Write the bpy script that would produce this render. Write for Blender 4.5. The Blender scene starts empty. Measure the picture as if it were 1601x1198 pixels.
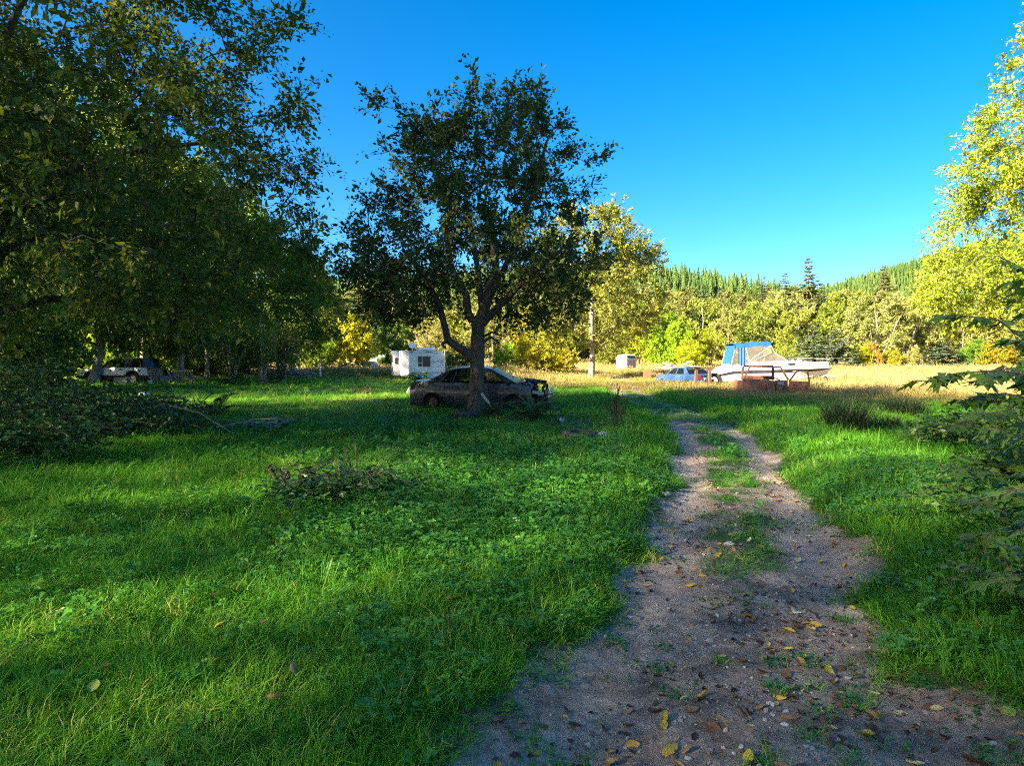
import bpy, bmesh, math, random
import numpy as np
from mathutils import Vector, Matrix, Euler, Quaternion

# ------------------------------------------------------------------ camera
scene = bpy.context.scene
COL = scene.collection
F = 1000.0                      # focal length in pixels of the 1601 px wide photograph
PITCH = math.atan(43.0 / F)
CAMZ = 1.75
cam_d = bpy.data.cameras.new('camera')
cam = bpy.data.objects.new('camera', cam_d)
COL.objects.link(cam)
cam.location = (0, 0, CAMZ)
cam.rotation_euler = (math.pi / 2 - PITCH, 0, 0)
cam_d.sensor_width = 36.0
cam_d.lens = 36.0 * F / 1601.0
cam_d.clip_start = 0.05
cam_d.clip_end = 5000
scene.camera = cam

# ------------------------------------------------------------------ sky and sun
SUN_EL = math.radians(27.0)
SUN_AZ = math.radians(58.0)     # how far the sun stands to the left of straight behind the camera
to_sun = Vector((-math.sin(SUN_AZ) * math.cos(SUN_EL), -math.cos(SUN_AZ) * math.cos(SUN_EL), math.sin(SUN_EL)))
world = bpy.data.worlds.new('World')
scene.world = world
world.use_nodes = True
wn, wl = world.node_tree.nodes, world.node_tree.links
wn.clear()
sky = wn.new('ShaderNodeTexSky')
sky.sky_type = 'NISHITA'
sky.sun_disc = False
sky.sun_elevation = SUN_EL
sky.sun_rotation = math.atan2(to_sun.x, to_sun.y)
sky.altitude = 0
sky.air_density = 0.72
sky.dust_density = 1.4
sky.ozone_density = 3.0
hs = wn.new('ShaderNodeHueSaturation')
hs.inputs['Saturation'].default_value = 1.40
hs.inputs['Hue'].default_value = 0.496
bg = wn.new('ShaderNodeBackground')
bg.inputs['Strength'].default_value = 0.05
wo = wn.new('ShaderNodeOutputWorld')
wl.new(sky.outputs[0], hs.inputs['Color'])
wl.new(hs.outputs[0], bg.inputs[0])
wl.new(bg.outputs[0], wo.inputs[0])

sun_d = bpy.data.lights.new('sun', 'SUN')
sun_d.energy = 5.0
sun_d.angle = math.radians(1.0)
sun_d.color = (1.0, 0.83, 0.58)
sun = bpy.data.objects.new('sun', sun_d)
COL.objects.link(sun)
sun.rotation_euler = (-to_sun).to_track_quat('-Z', 'Y').to_euler()

scene.view_settings.view_transform = 'Standard'
scene.view_settings.look = 'None'
scene.view_settings.gamma = 1.0
scene.view_settings.exposure = 2.85
scene.view_settings.use_curve_mapping = False
scene.render.engine = 'CYCLES'
cy = scene.cycles
cy.max_bounces = 5
cy.diffuse_bounces = 3
cy.glossy_bounces = 2
cy.transmission_bounces = 4
cy.transparent_max_bounces = 8
cy.caustics_reflective = False
cy.caustics_refractive = False
cy.sample_clamp_indirect = 6.0
cy.use_denoising = False
cy.use_adaptive_sampling = True
cy.adaptive_threshold = 0.012
cy.filter_width = 1.1
scene.render.filter_size = 1.1

# ------------------------------------------------------------------ helpers
def S(h):
    return np.random.default_rng(h)

def at(x, y, d):
    """World point seen at photo pixel (x, y) at forward depth d."""
    u = (x - 800.5) / F
    v = -(y - 599.0) / F
    c, s = math.cos(PITCH), math.sin(PITCH)
    dy = c + v * s
    dz = -s + v * c
    k = d / dy
    return Vector((u * k, d, CAMZ + dz * k))

def G(x, y):
    """Ground point under photo pixel (x, y) (flat ground)."""
    v = -(y - 599.0) / F
    c, s = math.cos(PITCH), math.sin(PITCH)
    dz = -s + v * c
    dy = c + v * s
    k = -CAMZ / dz
    p = Vector(((x - 800.5) / F * k, dy * k, 0))
    p.z = gz(p.x, p.y)
    return p

def tag(o, label=None, cat=None, group=None, kind=None):
    if label: o['label'] = label
    if cat: o['category'] = cat
    if group: o['group'] = group
    if kind: o['kind'] = kind
    return o

def empty(name, loc, rz=0.0, label=None, cat=None, group=None, rot=None, scale=1.0):
    o = bpy.data.objects.new(name, None)
    COL.objects.link(o)
    o.location = loc
    o.rotation_euler = rot if rot is not None else (0, 0, rz)
    o.scale = (scale,) * 3
    o.empty_display_size = 0.2
    return tag(o, label, cat, group)

def link(name, mesh, parent=None, loc=None, rot=None, scale=None):
    o = bpy.data.objects.new(name, mesh)
    COL.objects.link(o)
    if parent is not None: o.parent = parent
    if loc is not None: o.location = loc
    if rot is not None: o.rotation_euler = rot
    if scale is not None: o.scale = scale if hasattr(scale, '__len__') else (scale,) * 3
    return o

def copy_tree(o, parent=None):
    c = o.copy()
    COL.objects.link(c)
    c.parent = parent
    for ch in o.children:
        copy_tree(ch, c)
    return c

def np_mesh(name, verts, faces, mat=None, tint=None, smooth=False, attrs=None):
    """verts (N,3); faces (M,k) array of one face size or list of such arrays."""
    if not isinstance(faces, list): faces = [faces]
    faces = [np.asarray(f, dtype=np.int32) for f in faces if len(f)]
    me = bpy.data.meshes.new(name)
    verts = np.asarray(verts, dtype=np.float32)
    nl = sum(f.size for f in faces)
    nf = sum(len(f) for f in faces)
    me.vertices.add(len(verts))
    me.vertices.foreach_set('co', verts.ravel())
    me.loops.add(nl)
    me.loops.foreach_set('vertex_index', np.concatenate([f.ravel() for f in faces]))
    me.polygons.add(nf)
    sizes = np.concatenate([np.full(len(f), f.shape[1], dtype=np.int32) for f in faces])
    starts = np.concatenate([[0], np.cumsum(sizes)[:-1]]).astype(np.int32)
    me.polygons.foreach_set('loop_start', starts)
    if smooth:
        me.polygons.foreach_set('use_smooth', np.ones(nf, dtype=bool))
    if tint is not None:
        a = me.attributes.new('tint', 'FLOAT', 'POINT')
        a.data.foreach_set('value', np.asarray(tint, dtype=np.float32))
    for k, v in (attrs or {}).items():
        a = me.attributes.new(k, 'FLOAT', 'POINT')
        a.data.foreach_set('value', np.asarray(v, dtype=np.float32))
    me.update(calc_edges=True)
    if mat is not None: me.materials.append(mat)
    return me

class MB:
    """Collects simple shapes into one mesh."""
    def __init__(s): s.v, s.f = [], []
    def add(s, vs, fs):
        n = len(s.v)
        s.v += [tuple(v) for v in vs]
        s.f += [tuple(i + n for i in f) for f in fs]
        return s
    def box(s, c, d, rot=None, taper=1.0):
        hx, hy, hz = d[0] / 2, d[1] / 2, d[2] / 2
        vs = []
        for z in (-hz, hz):
            t = taper if z > 0 else 1.0
            for x, y in ((-hx, -hy), (hx, -hy), (hx, hy), (-hx, hy)):
                vs.append(Vector((x * t, y * t, z)))
        if rot is not None:
            m = Euler(rot).to_matrix()
            vs = [m @ v for v in vs]
        c = Vector(c)
        return s.add([v + c for v in vs], [(0, 3, 2, 1), (4, 5, 6, 7), (0, 1, 5, 4), (1, 2, 6, 5), (2, 3, 7, 6), (3, 0, 4, 7)])
    def tube(s, pts, r, n=6, caps=True):
        pts = [Vector(p) for p in pts]
        rs = r if hasattr(r, '__len__') else [r] * len(pts)
        rings = []
        up = None
        for i, p in enumerate(pts):
            t = (pts[min(i + 1, len(pts) - 1)] - pts[max(i - 1, 0)]).normalized()
            if up is None:
                a = Vector((0, 0, 1)) if abs(t.z) < 0.9 else Vector((1, 0, 0))
            else:
                a = up
            u = (a - t * a.dot(t)).normalized()
            up = u
            w = t.cross(u)
            rings.append([p + (u * math.cos(k * 2 * math.pi / n) + w * math.sin(k * 2 * math.pi / n)) * rs[i] for k in range(n)])
        vs = [v for q in rings for v in q]
        fs = []
        for i in range(len(pts) - 1):
            for k in range(n):
                fs.append((i * n + k, i * n + (k + 1) % n, (i + 1) * n + (k + 1) % n, (i + 1) * n + k))
        if caps:
            fs.append(tuple(reversed(range(n))))
            fs.append(tuple((len(pts) - 1) * n + k for k in range(n)))
        return s.add(vs, fs)
    def lathe(s, prof, n=20, axis='z', c=(0, 0, 0), close=False):
        """prof: list of (radius, height) revolved around axis through c."""
        vs, fs = [], []
        m = len(prof)
        for k in range(n):
            a = 2 * math.pi * k / n
            for r, h in prof:
                x, y = r * math.cos(a), r * math.sin(a)
                v = {'z': (x, y, h), 'y': (x, h, y), 'x': (h, x, y)}[axis]
                vs.append(Vector(v) + Vector(c))
        for k in range(n):
            k2 = (k + 1) % n
            for j in range(m - (0 if close else 1)):
                j2 = (j + 1) % m
                fs.append((k * m + j, k2 * m + j, k2 * m + j2, k * m + j2))
        return s.add(vs, fs)
    def poly(s, pts): return s.add(pts, [tuple(range(len(pts)))])
    def prism(s, pts, ext):
        """pts: planar polygon (3d points), ext: extrusion vector."""
        n = len(pts)
        e = Vector(ext)
        vs = [Vector(p) for p in pts] + [Vector(p) + e for p in pts]
        fs = [tuple(reversed(range(n))), tuple(range(n, 2 * n))]
        for i in range(n):
            fs.append((i, (i + 1) % n, n + (i + 1) % n, n + i))
        return s.add(vs, fs)
    def grid(s, P):
        """P: rows x cols of points."""
        r, c = len(P), len(P[0])
        fs = [(i * c + j, i * c + j + 1, (i + 1) * c + j + 1, (i + 1) * c + j) for i in range(r - 1) for j in range(c - 1)]
        return s.add([p for row in P for p in row], fs)
    def mesh(s, name, mat=None, smooth=False, bevel=0.0, fix=True):
        me = bpy.data.meshes.new(name)
        me.from_pydata(s.v, [], s.f)
        if fix or bevel:
            bm = bmesh.new()
            bm.from_mesh(me)
            bmesh.ops.remove_doubles(bm, verts=bm.verts, dist=0.0004)
            if fix: bmesh.ops.recalc_face_normals(bm, faces=bm.faces)
            if bevel:
                es = [e for e in bm.edges if len(e.link_faces) == 2 and e.calc_face_angle(0) > 0.5]
                bmesh.ops.bevel(bm, geom=es, offset=bevel, segments=2, profile=0.6, affect='EDGES', clamp_overlap=True)
            bm.to_mesh(me)
            bm.free()
        if smooth:
            me.polygons.foreach_set('use_smooth', np.ones(len(me.polygons), dtype=bool))
            try: me.set_sharp_from_angle(angle=math.radians(38))
            except Exception: pass
        if mat is not None: me.materials.append(mat)
        return me
    def build(s, name, mat, parent=None, smooth=False, bevel=0.0, fix=True):
        return link(name, s.mesh(name, mat, smooth, bevel, fix), parent)

# ------------------------------------------------------------------ noise (plain value noise, numpy)
_rn = S(99)
_tab = _rn.random((256, 256)).astype(np.float32)
def vnoise(x, y):
    x = np.asarray(x, dtype=np.float64); y = np.asarray(y, dtype=np.float64)
    xi, yi = np.floor(x).astype(int), np.floor(y).astype(int)
    fx, fy = x - xi, y - yi
    fx = fx * fx * (3 - 2 * fx); fy = fy * fy * (3 - 2 * fy)
    a = _tab[xi & 255, yi & 255]; b = _tab[(xi + 1) & 255, yi & 255]
    c = _tab[xi & 255, (yi + 1) & 255]; d = _tab[(xi + 1) & 255, (yi + 1) & 255]
    return (a * (1 - fx) + b * fx) * (1 - fy) + (c * (1 - fx) + d * fx) * fy
def fbm(x, y, o=3):
    t, a, s = 0.0, 0.5, 0.0
    for i in range(o):
        t = t + a * vnoise(np.asarray(x) * 2 ** i + 17 * i, np.asarray(y) * 2 ** i + 31 * i)
        s += a; a *= 0.5
    return t / s

# ------------------------------------------------------------------ materials
def new_mat(name):
    m = bpy.data.materials.new(name)
    m.use_nodes = True
    nt = m.node_tree
    nt.nodes.clear()
    out = nt.nodes.new('ShaderNodeOutputMaterial')
    return m, nt, out

def ramp(nt, stops):
    r = nt.nodes.new('ShaderNodeValToRGB')
    e = r.color_ramp.elements
    while len(e) < len(stops): e.new(0.5)
    for el, (p, c) in zip(e, stops):
        el.position = p
        el.color = (*c, 1)
    return r

def leaf_mat(name, stops, trans=0.35, instancer=False, rough=0.55, spec=0.25, objvar=0.12, huevar=0.03, tcol=(1.0, 1.0, 0.55)):
    m, nt, out = new_mat(name)
    N, L = nt.nodes, nt.links
    at_ = N.new('ShaderNodeAttribute')
    at_.attribute_name = 'tint'
    at_.attribute_type = 'INSTANCER' if instancer else 'GEOMETRY'
    r = ramp(nt, stops)
    L.new(at_.outputs['Fac'], r.inputs[0])
    col = r.outputs[0]
    oi = N.new('ShaderNodeObjectInfo')
    h = N.new('ShaderNodeHueSaturation')
    mr = N.new('ShaderNodeMapRange')
    mr.inputs['To Min'].default_value = 1 - objvar
    mr.inputs['To Max'].default_value = 1 + objvar
    L.new(oi.outputs['Random'], mr.inputs[0])
    L.new(mr.outputs[0], h.inputs['Value'])
    mr2 = N.new('ShaderNodeMapRange')
    mr2.inputs['To Min'].default_value = 0.5 - huevar
    mr2.inputs['To Max'].default_value = 0.5 + huevar
    ml = N.new('ShaderNodeMath'); ml.operation = 'FRACT'
    ml2 = N.new('ShaderNodeMath'); ml2.operation = 'MULTIPLY'; ml2.inputs[1].default_value = 7.31
    L.new(oi.outputs['Random'], ml2.inputs[0]); L.new(ml2.outputs[0], ml.inputs[0]); L.new(ml.outputs[0], mr2.inputs[0])
    L.new(mr2.outputs[0], h.inputs['Hue'])
    L.new(col, h.inputs['Color'])
    p = N.new('ShaderNodeBsdfPrincipled')
    p.inputs['Roughness'].default_value = rough
    p.inputs['Specular IOR Level'].default_value = spec
    t = N.new('ShaderNodeBsdfTranslucent')
    mc = N.new('ShaderNodeMix'); mc.data_type = 'RGBA'; mc.blend_type = 'MULTIPLY'
    mc.inputs[0].default_value = 1.0
    mc.inputs[7].default_value = (*tcol, 1)
    L.new(h.outputs[0], mc.inputs[6])
    mx = N.new('ShaderNodeMixShader'); mx.inputs[0].default_value = trans
    L.new(h.outputs[0], p.inputs['Base Color']); L.new(mc.outputs[2], t.inputs['Color'])
    L.new(p.outputs[0], mx.inputs[1]); L.new(t.outputs[0], mx.inputs[2])
    L.new(mx.outputs[0], out.inputs[0])
    return m

def surf_mat(name, c1, c2=None, scale=5.0, rough=0.6, metal=0.0, spec=0.4, bump=0.0, bscale=None, c3=None, detail=5.0, stretch=None, coat=0.0, t3=0.62):
    """Principled surface with noise between two (three) colours, roughness wear and bump."""
    m, nt, out = new_mat(name)
    N, L = nt.nodes, nt.links
    tc = N.new('ShaderNodeTexCoord')
    mp = N.new('ShaderNodeMapping')
    if stretch: mp.inputs['Scale'].default_value = stretch
    L.new(tc.outputs['Object'], mp.inputs[0])
    nz = N.new('ShaderNodeTexNoise')
    nz.inputs['Scale'].default_value = scale
    nz.inputs['Detail'].default_value = detail
    nz.inputs['Roughness'].default_value = 0.62
    L.new(mp.outputs[0], nz.inputs['Vector'])
    c2 = c2 or tuple(v * 0.8 for v in c1)
    st = [(0.36, c1), (0.6, c2)]
    if c3: st.append((t3 + 0.05, c3)); 
    r = ramp(nt, st)
    L.new(nz.outputs[0], r.inputs[0])
    p = N.new('ShaderNodeBsdfPrincipled')
    p.inputs['Metallic'].default_value = metal
    p.inputs['Specular IOR Level'].default_value = spec
    p.inputs['Coat Weight'].default_value = coat
    L.new(r.outputs[0], p.inputs['Base Color'])
    mr = N.new('ShaderNodeMapRange')
    mr.inputs['To Min'].default_value = max(0.02, rough - 0.12)
    mr.inputs['To Max'].default_value = min(1, rough + 0.15)
    L.new(nz.outputs[0], mr.inputs[0]); L.new(mr.outputs[0], p.inputs['Roughness'])
    if bump:
        nb = N.new('ShaderNodeTexNoise')
        nb.inputs['Scale'].default_value = bscale or scale * 4
        nb.inputs['Detail'].default_value = 6
        L.new(mp.outputs[0], nb.inputs['Vector'])
        b = N.new('ShaderNodeBump')
        b.inputs['Strength'].default_value = bump
        b.inputs['Distance'].default_value = 0.02
        L.new(nb.outputs[0], b.inputs['Height']); L.new(b.outputs[0], p.inputs['Normal'])
    L.new(p.outputs[0], out.inputs[0])
    return m

def glass_mat(name, col=(0.55, 0.62, 0.6), mixv=0.75, rough=0.05, base=(0.02, 0.025, 0.025)):
    m, nt, out = new_mat(name)
    N, L = nt.nodes, nt.links
    t = N.new('ShaderNodeBsdfTransparent'); t.inputs[0].default_value = (*col, 1)
    g = N.new('ShaderNodeBsdfPrincipled')
    g.inputs['Base Color'].default_value = (*base, 1)
    g.inputs['Roughness'].default_value = rough
    g.inputs['Specular IOR Level'].default_value = 0.8
    mx = N.new('ShaderNodeMixShader'); mx.inputs[0].default_value = 1 - mixv
    L.new(t.outputs[0], mx.inputs[1]); L.new(g.outputs[0], mx.inputs[2]); L.new(mx.outputs[0], out.inputs[0])
    return m

M = {}
g1, g2, g3 = (0.020, 0.075, 0.010), (0.045, 0.135, 0.014), (0.11, 0.22, 0.02)
M['lawn'] = leaf_mat('lawn_grass', [(0.0, (0.05, 0.19, 0.014)), (0.45, (0.10, 0.32, 0.016)), (0.8, (0.20, 0.42, 0.022)), (1.0, (0.46, 0.42, 0.12))], 0.35, True, objvar=0, huevar=0)
M['dry'] = leaf_mat('dry_grass', [(0.0, (0.14, 0.18, 0.03)), (0.3, (0.30, 0.26, 0.08)), (0.7, (0.42, 0.31, 0.12)), (1.0, (0.50, 0.38, 0.18))], 0.3, True, objvar=0, huevar=0, tcol=(1, .95, .7))
M['cover'] = leaf_mat('ground_cover', [(0.0, (0.035, 0.15, 0.018)), (0.5, (0.065, 0.24, 0.024)), (1.0, (0.12, 0.33, 0.030))], 0.3, True, rough=0.4, spec=0.4, objvar=0, huevar=0)
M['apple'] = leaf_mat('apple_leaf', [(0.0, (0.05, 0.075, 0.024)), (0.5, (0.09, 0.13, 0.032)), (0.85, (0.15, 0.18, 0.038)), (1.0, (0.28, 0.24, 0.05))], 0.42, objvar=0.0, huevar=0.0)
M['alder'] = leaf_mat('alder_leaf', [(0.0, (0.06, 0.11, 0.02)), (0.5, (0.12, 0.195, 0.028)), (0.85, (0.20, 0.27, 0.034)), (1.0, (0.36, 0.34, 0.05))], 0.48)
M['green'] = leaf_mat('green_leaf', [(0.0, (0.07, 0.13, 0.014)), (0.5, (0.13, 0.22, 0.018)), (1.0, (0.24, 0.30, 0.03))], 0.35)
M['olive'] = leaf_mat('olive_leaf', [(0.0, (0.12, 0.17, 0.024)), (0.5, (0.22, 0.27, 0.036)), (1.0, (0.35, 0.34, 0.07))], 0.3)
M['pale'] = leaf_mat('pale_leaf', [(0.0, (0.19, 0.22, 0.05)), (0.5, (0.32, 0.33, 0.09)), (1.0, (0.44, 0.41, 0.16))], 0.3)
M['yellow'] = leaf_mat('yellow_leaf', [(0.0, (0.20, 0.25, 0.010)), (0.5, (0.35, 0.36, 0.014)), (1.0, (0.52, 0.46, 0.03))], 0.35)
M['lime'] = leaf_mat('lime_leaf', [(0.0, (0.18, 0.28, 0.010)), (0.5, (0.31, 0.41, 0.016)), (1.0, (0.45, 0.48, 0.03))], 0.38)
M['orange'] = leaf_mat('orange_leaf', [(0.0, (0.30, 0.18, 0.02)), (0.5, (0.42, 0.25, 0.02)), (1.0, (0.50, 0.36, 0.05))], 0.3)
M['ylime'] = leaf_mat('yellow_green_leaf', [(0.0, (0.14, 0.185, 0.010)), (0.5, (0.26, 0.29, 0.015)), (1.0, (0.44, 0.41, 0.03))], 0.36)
M['conifer'] = leaf_mat('conifer_needle', [(0.0, (0.03, 0.06, 0.028)), (0.5, (0.06, 0.10, 0.036)), (1.0, (0.11, 0.14, 0.055))], 0.12, rough=0.7)
M['conifer_b'] = leaf_mat('conifer_needle_brown', [(0.0, (0.07, 0.075, 0.030)), (0.5, (0.12, 0.11, 0.045)), (1.0, (0.18, 0.15, 0.07))], 0.12, rough=0.7)
M['spruce'] = leaf_mat('spruce_needle', [(0.0, (0.05, 0.085, 0.055)), (0.5, (0.095, 0.14, 0.085)), (1.0, (0.16, 0.20, 0.12))], 0.12, rough=0.7)
M['hillf'] = leaf_mat('hill_forest', [(0.0, (0.03, 0.072, 0.018)), (0.5, (0.058, 0.11, 0.022)), (1.0, (0.11, 0.16, 0.035))], 0.12, True, rough=0.8, objvar=0, huevar=0)
M['hilld'] = leaf_mat('hill_broadleaf', [(0.0, (0.08, 0.12, 0.022)), (0.5, (0.17, 0.20, 0.04)), (1.0, (0.30, 0.28, 0.09))], 0.2, True, rough=0.8, objvar=0, huevar=0)
M['bramble'] = leaf_mat('bramble_leaf', [(0.0, (0.035, 0.085, 0.022)), (0.5, (0.065, 0.15, 0.034)), (1.0, (0.12, 0.22, 0.045))], 0.25, rough=0.4, spec=0.45, objvar=0.1)
M['maple'] = leaf_mat('maple_leaf', [(0.0, (0.07, 0.15, 0.026)), (0.5, (0.12, 0.23, 0.034)), (1.0, (0.20, 0.32, 0.04))], 0.45, rough=0.4, spec=0.4, objvar=0.35, huevar=0.02)
M['fern'] = leaf_mat('fern_leaf', [(0.0, (0.035, 0.09, 0.035)), (0.5, (0.065, 0.15, 0.045)), (1.0, (0.12, 0.21, 0.055))], 0.2, objvar=0.25, huevar=0.02)
M['sedge'] = leaf_mat('sedge_leaf', [(0.0, (0.018, 0.040, 0.018)), (0.5, (0.035, 0.07, 0.026)), (1.0, (0.10, 0.12, 0.05))], 0.2, objvar=0.2)
M['dead'] = surf_mat('dead_stem', (0.07, 0.045, 0.03), (0.13, 0.09, 0.06), 12, 0.8)
M['bark'] = surf_mat('dark_bark', (0.055, 0.042, 0.033), (0.13, 0.10, 0.078), 9, 0.9, spec=0.15, bump=1.0, bscale=26, c3=(0.055, 0.065, 0.030), stretch=(1, 1, 0.35))
M['greybark'] = surf_mat('grey_bark', (0.16, 0.14, 0.11), (0.34, 0.30, 0.25), 6, 0.85, spec=0.2, bump=0.6, bscale=18, stretch=(1, 1, 0.4))

# ------------------------------------------------------------------ terrain
TRK = np.array([(-40, -7.0), (-6, -1.7), (0, 0.25), (2.7, 1.06), (3.94, 1.48), (5.1, 1.88), (7.2, 2.62), (9.0, 3.15), (12.2, 4.05), (15.5, 4.75), (18.6, 5.1), (23, 5.3), (27.3, 5.45),
                (33, 5.9), (39.8, 6.9), (50, 8.2), (70, 10.0), (100, 13)])
def track_x(y): return np.interp(y, TRK[:, 0], TRK[:, 1])
def sstep(x, a, b):
    t = np.clip((np.asarray(x, dtype=float) - a) / (b - a), 0, 1)
    return t * t * (3 - 2 * t)
def track_mask(x, y):
    """1 on the bare track, 0 on grass, ragged edge."""
    x = np.asarray(x, dtype=float); y = np.asarray(y, dtype=float)
    d = np.abs(x - track_x(y))
    hw = np.interp(y, [0, 3, 8, 20, 28, 45], [1.25, 1.08, 0.93, 0.86, 0.85, 0.8])
    left = (x < track_x(y))
    hw = hw + np.where(left, np.interp(y, [0, 3, 4.2, 6.5], [0.35, 0.26, 0.12, 0.0]), 0)
    n = (fbm(x * 1.7 + 5, y * 1.7, 3) - 0.5) * 0.9
    m = 1 - sstep(d + n * np.interp(y, [0, 4, 10, 30], [1.25, 1.1, 0.8, 0.5]), hw - 0.25, hw + 0.15)
    # grassy middle strip between the ruts
    c = (1 - sstep(d, 0.22, 0.55)) * sstep(y, 3.8, 6.5) * (0.35 + 0.6 * sstep(fbm(x * 2.6 + 40, y * 2.0 + 3, 3), 0.40, 0.58))
    c = np.maximum(c, sstep(y, 15.5, 18) * (1 - sstep(y, 30, 34)) * (0.35 + 0.5 * sstep(fbm(x * .9, y * .9, 2), .35, .6)))
    return m * (1 - 0.85 * c)
def rut_mask(x, y):
    d = np.asarray(x, dtype=float) - track_x(y)
    w = 0.34
    return np.exp(-((np.abs(d) - 0.72) / w) ** 2)
def dry_mask(x, y):
    x = np.asarray(x, dtype=float); y = np.asarray(y, dtype=float)
    a = np.interp(x, [-60, -9, -3, 2, 6, 9, 40], [48, 47, 41, 34, 30, 21, 18])
    n = (fbm(x * 0.22 + 9, y * 0.22, 3) - 0.5) * 12
    return sstep(y + n, a, a + 9)
def soil_mask(x, y):
    """bare dark soil patches."""
    m = 0
    for px, py, rx, ry in ((2.05, 14.6, 0.85, 0.75), (1.35, 16.0, 0.75, 0.7), (-17.6, 33.0, 2.6, 1.2), (-10.2, 13.6, 2.2, 1.4)):
        q = ((np.asarray(x) - px) / rx) ** 2 + ((np.asarray(y) - py) / ry) ** 2 + (fbm(np.asarray(x) * 2, np.asarray(y) * 2, 2) - .5) * 1.4
        m = np.maximum(m, 1 - sstep(q, 0.6, 1.2))
    return m
def gz(x, y):
    x = np.asarray(x, dtype=float); y = np.asarray(y, dtype=float)
    z = 0.10 * (fbm(x * 0.16, y * 0.16, 3) - 0.5) * sstep(np.hypot(x, y), 1, 6)
    z = z + 0.035 * (fbm(x * 0.9 + 3, y * 0.9, 2) - 0.5)
    d = np.abs(x - track_x(y))
    on = (1 - sstep(d, 0.9, 1.5)) * (1 - sstep(y, 30, 45))
    z = z - on * 0.06 - 0.06 * rut_mask(x, y) * on
    z = z + (0.05 * (fbm(x * 3.1, y * 3.1, 3) - 0.5) + 0.022 * (fbm(x * 9, y * 9, 2) - 0.5)) * on
    # low bank beside the track
    z = z + 0.13 * np.exp(-((x - track_x(y) + 1.9) / 0.9) ** 2 - ((y - 12) / 6) ** 2)
    z = z + 0.16 * np.exp(-((x - track_x(y) - 2.2) / 1.0) ** 2 - ((y - 7) / 7) ** 2)
    hA = 36 * np.exp(-((y - 360) / 120) ** 2) * (0.93 + 0.22 * np.sin(x * 0.011 + 1.2)) * (1 - 0.62 * sstep(x, 70, 240))
    hB = 122 * np.exp(-((x - 600) / 350) ** 2 - ((y - 640) / 210) ** 2)
    z = z + (hA + hB) * sstep(y, 120, 210) + 0.5 * sstep(y, 75, 120)
    z = z + 25 * sstep(x, -90, -260) * sstep(y, 40, 120)
    return z
gzs = lambda x, y: float(gz(x, y))

def axis_lines(a, b, step, lo, hi, grow=1.13):
    L = list(np.arange(a, b + 1e-6, step))
    s, p = step, b
    while p < hi:
        s *= grow; p += s; L.append(p)
    s, p = step, a
    R = []
    while p > lo:
        s *= grow; p -= s; R.append(p)
    return np.array(R[::-1] + L)

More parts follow.
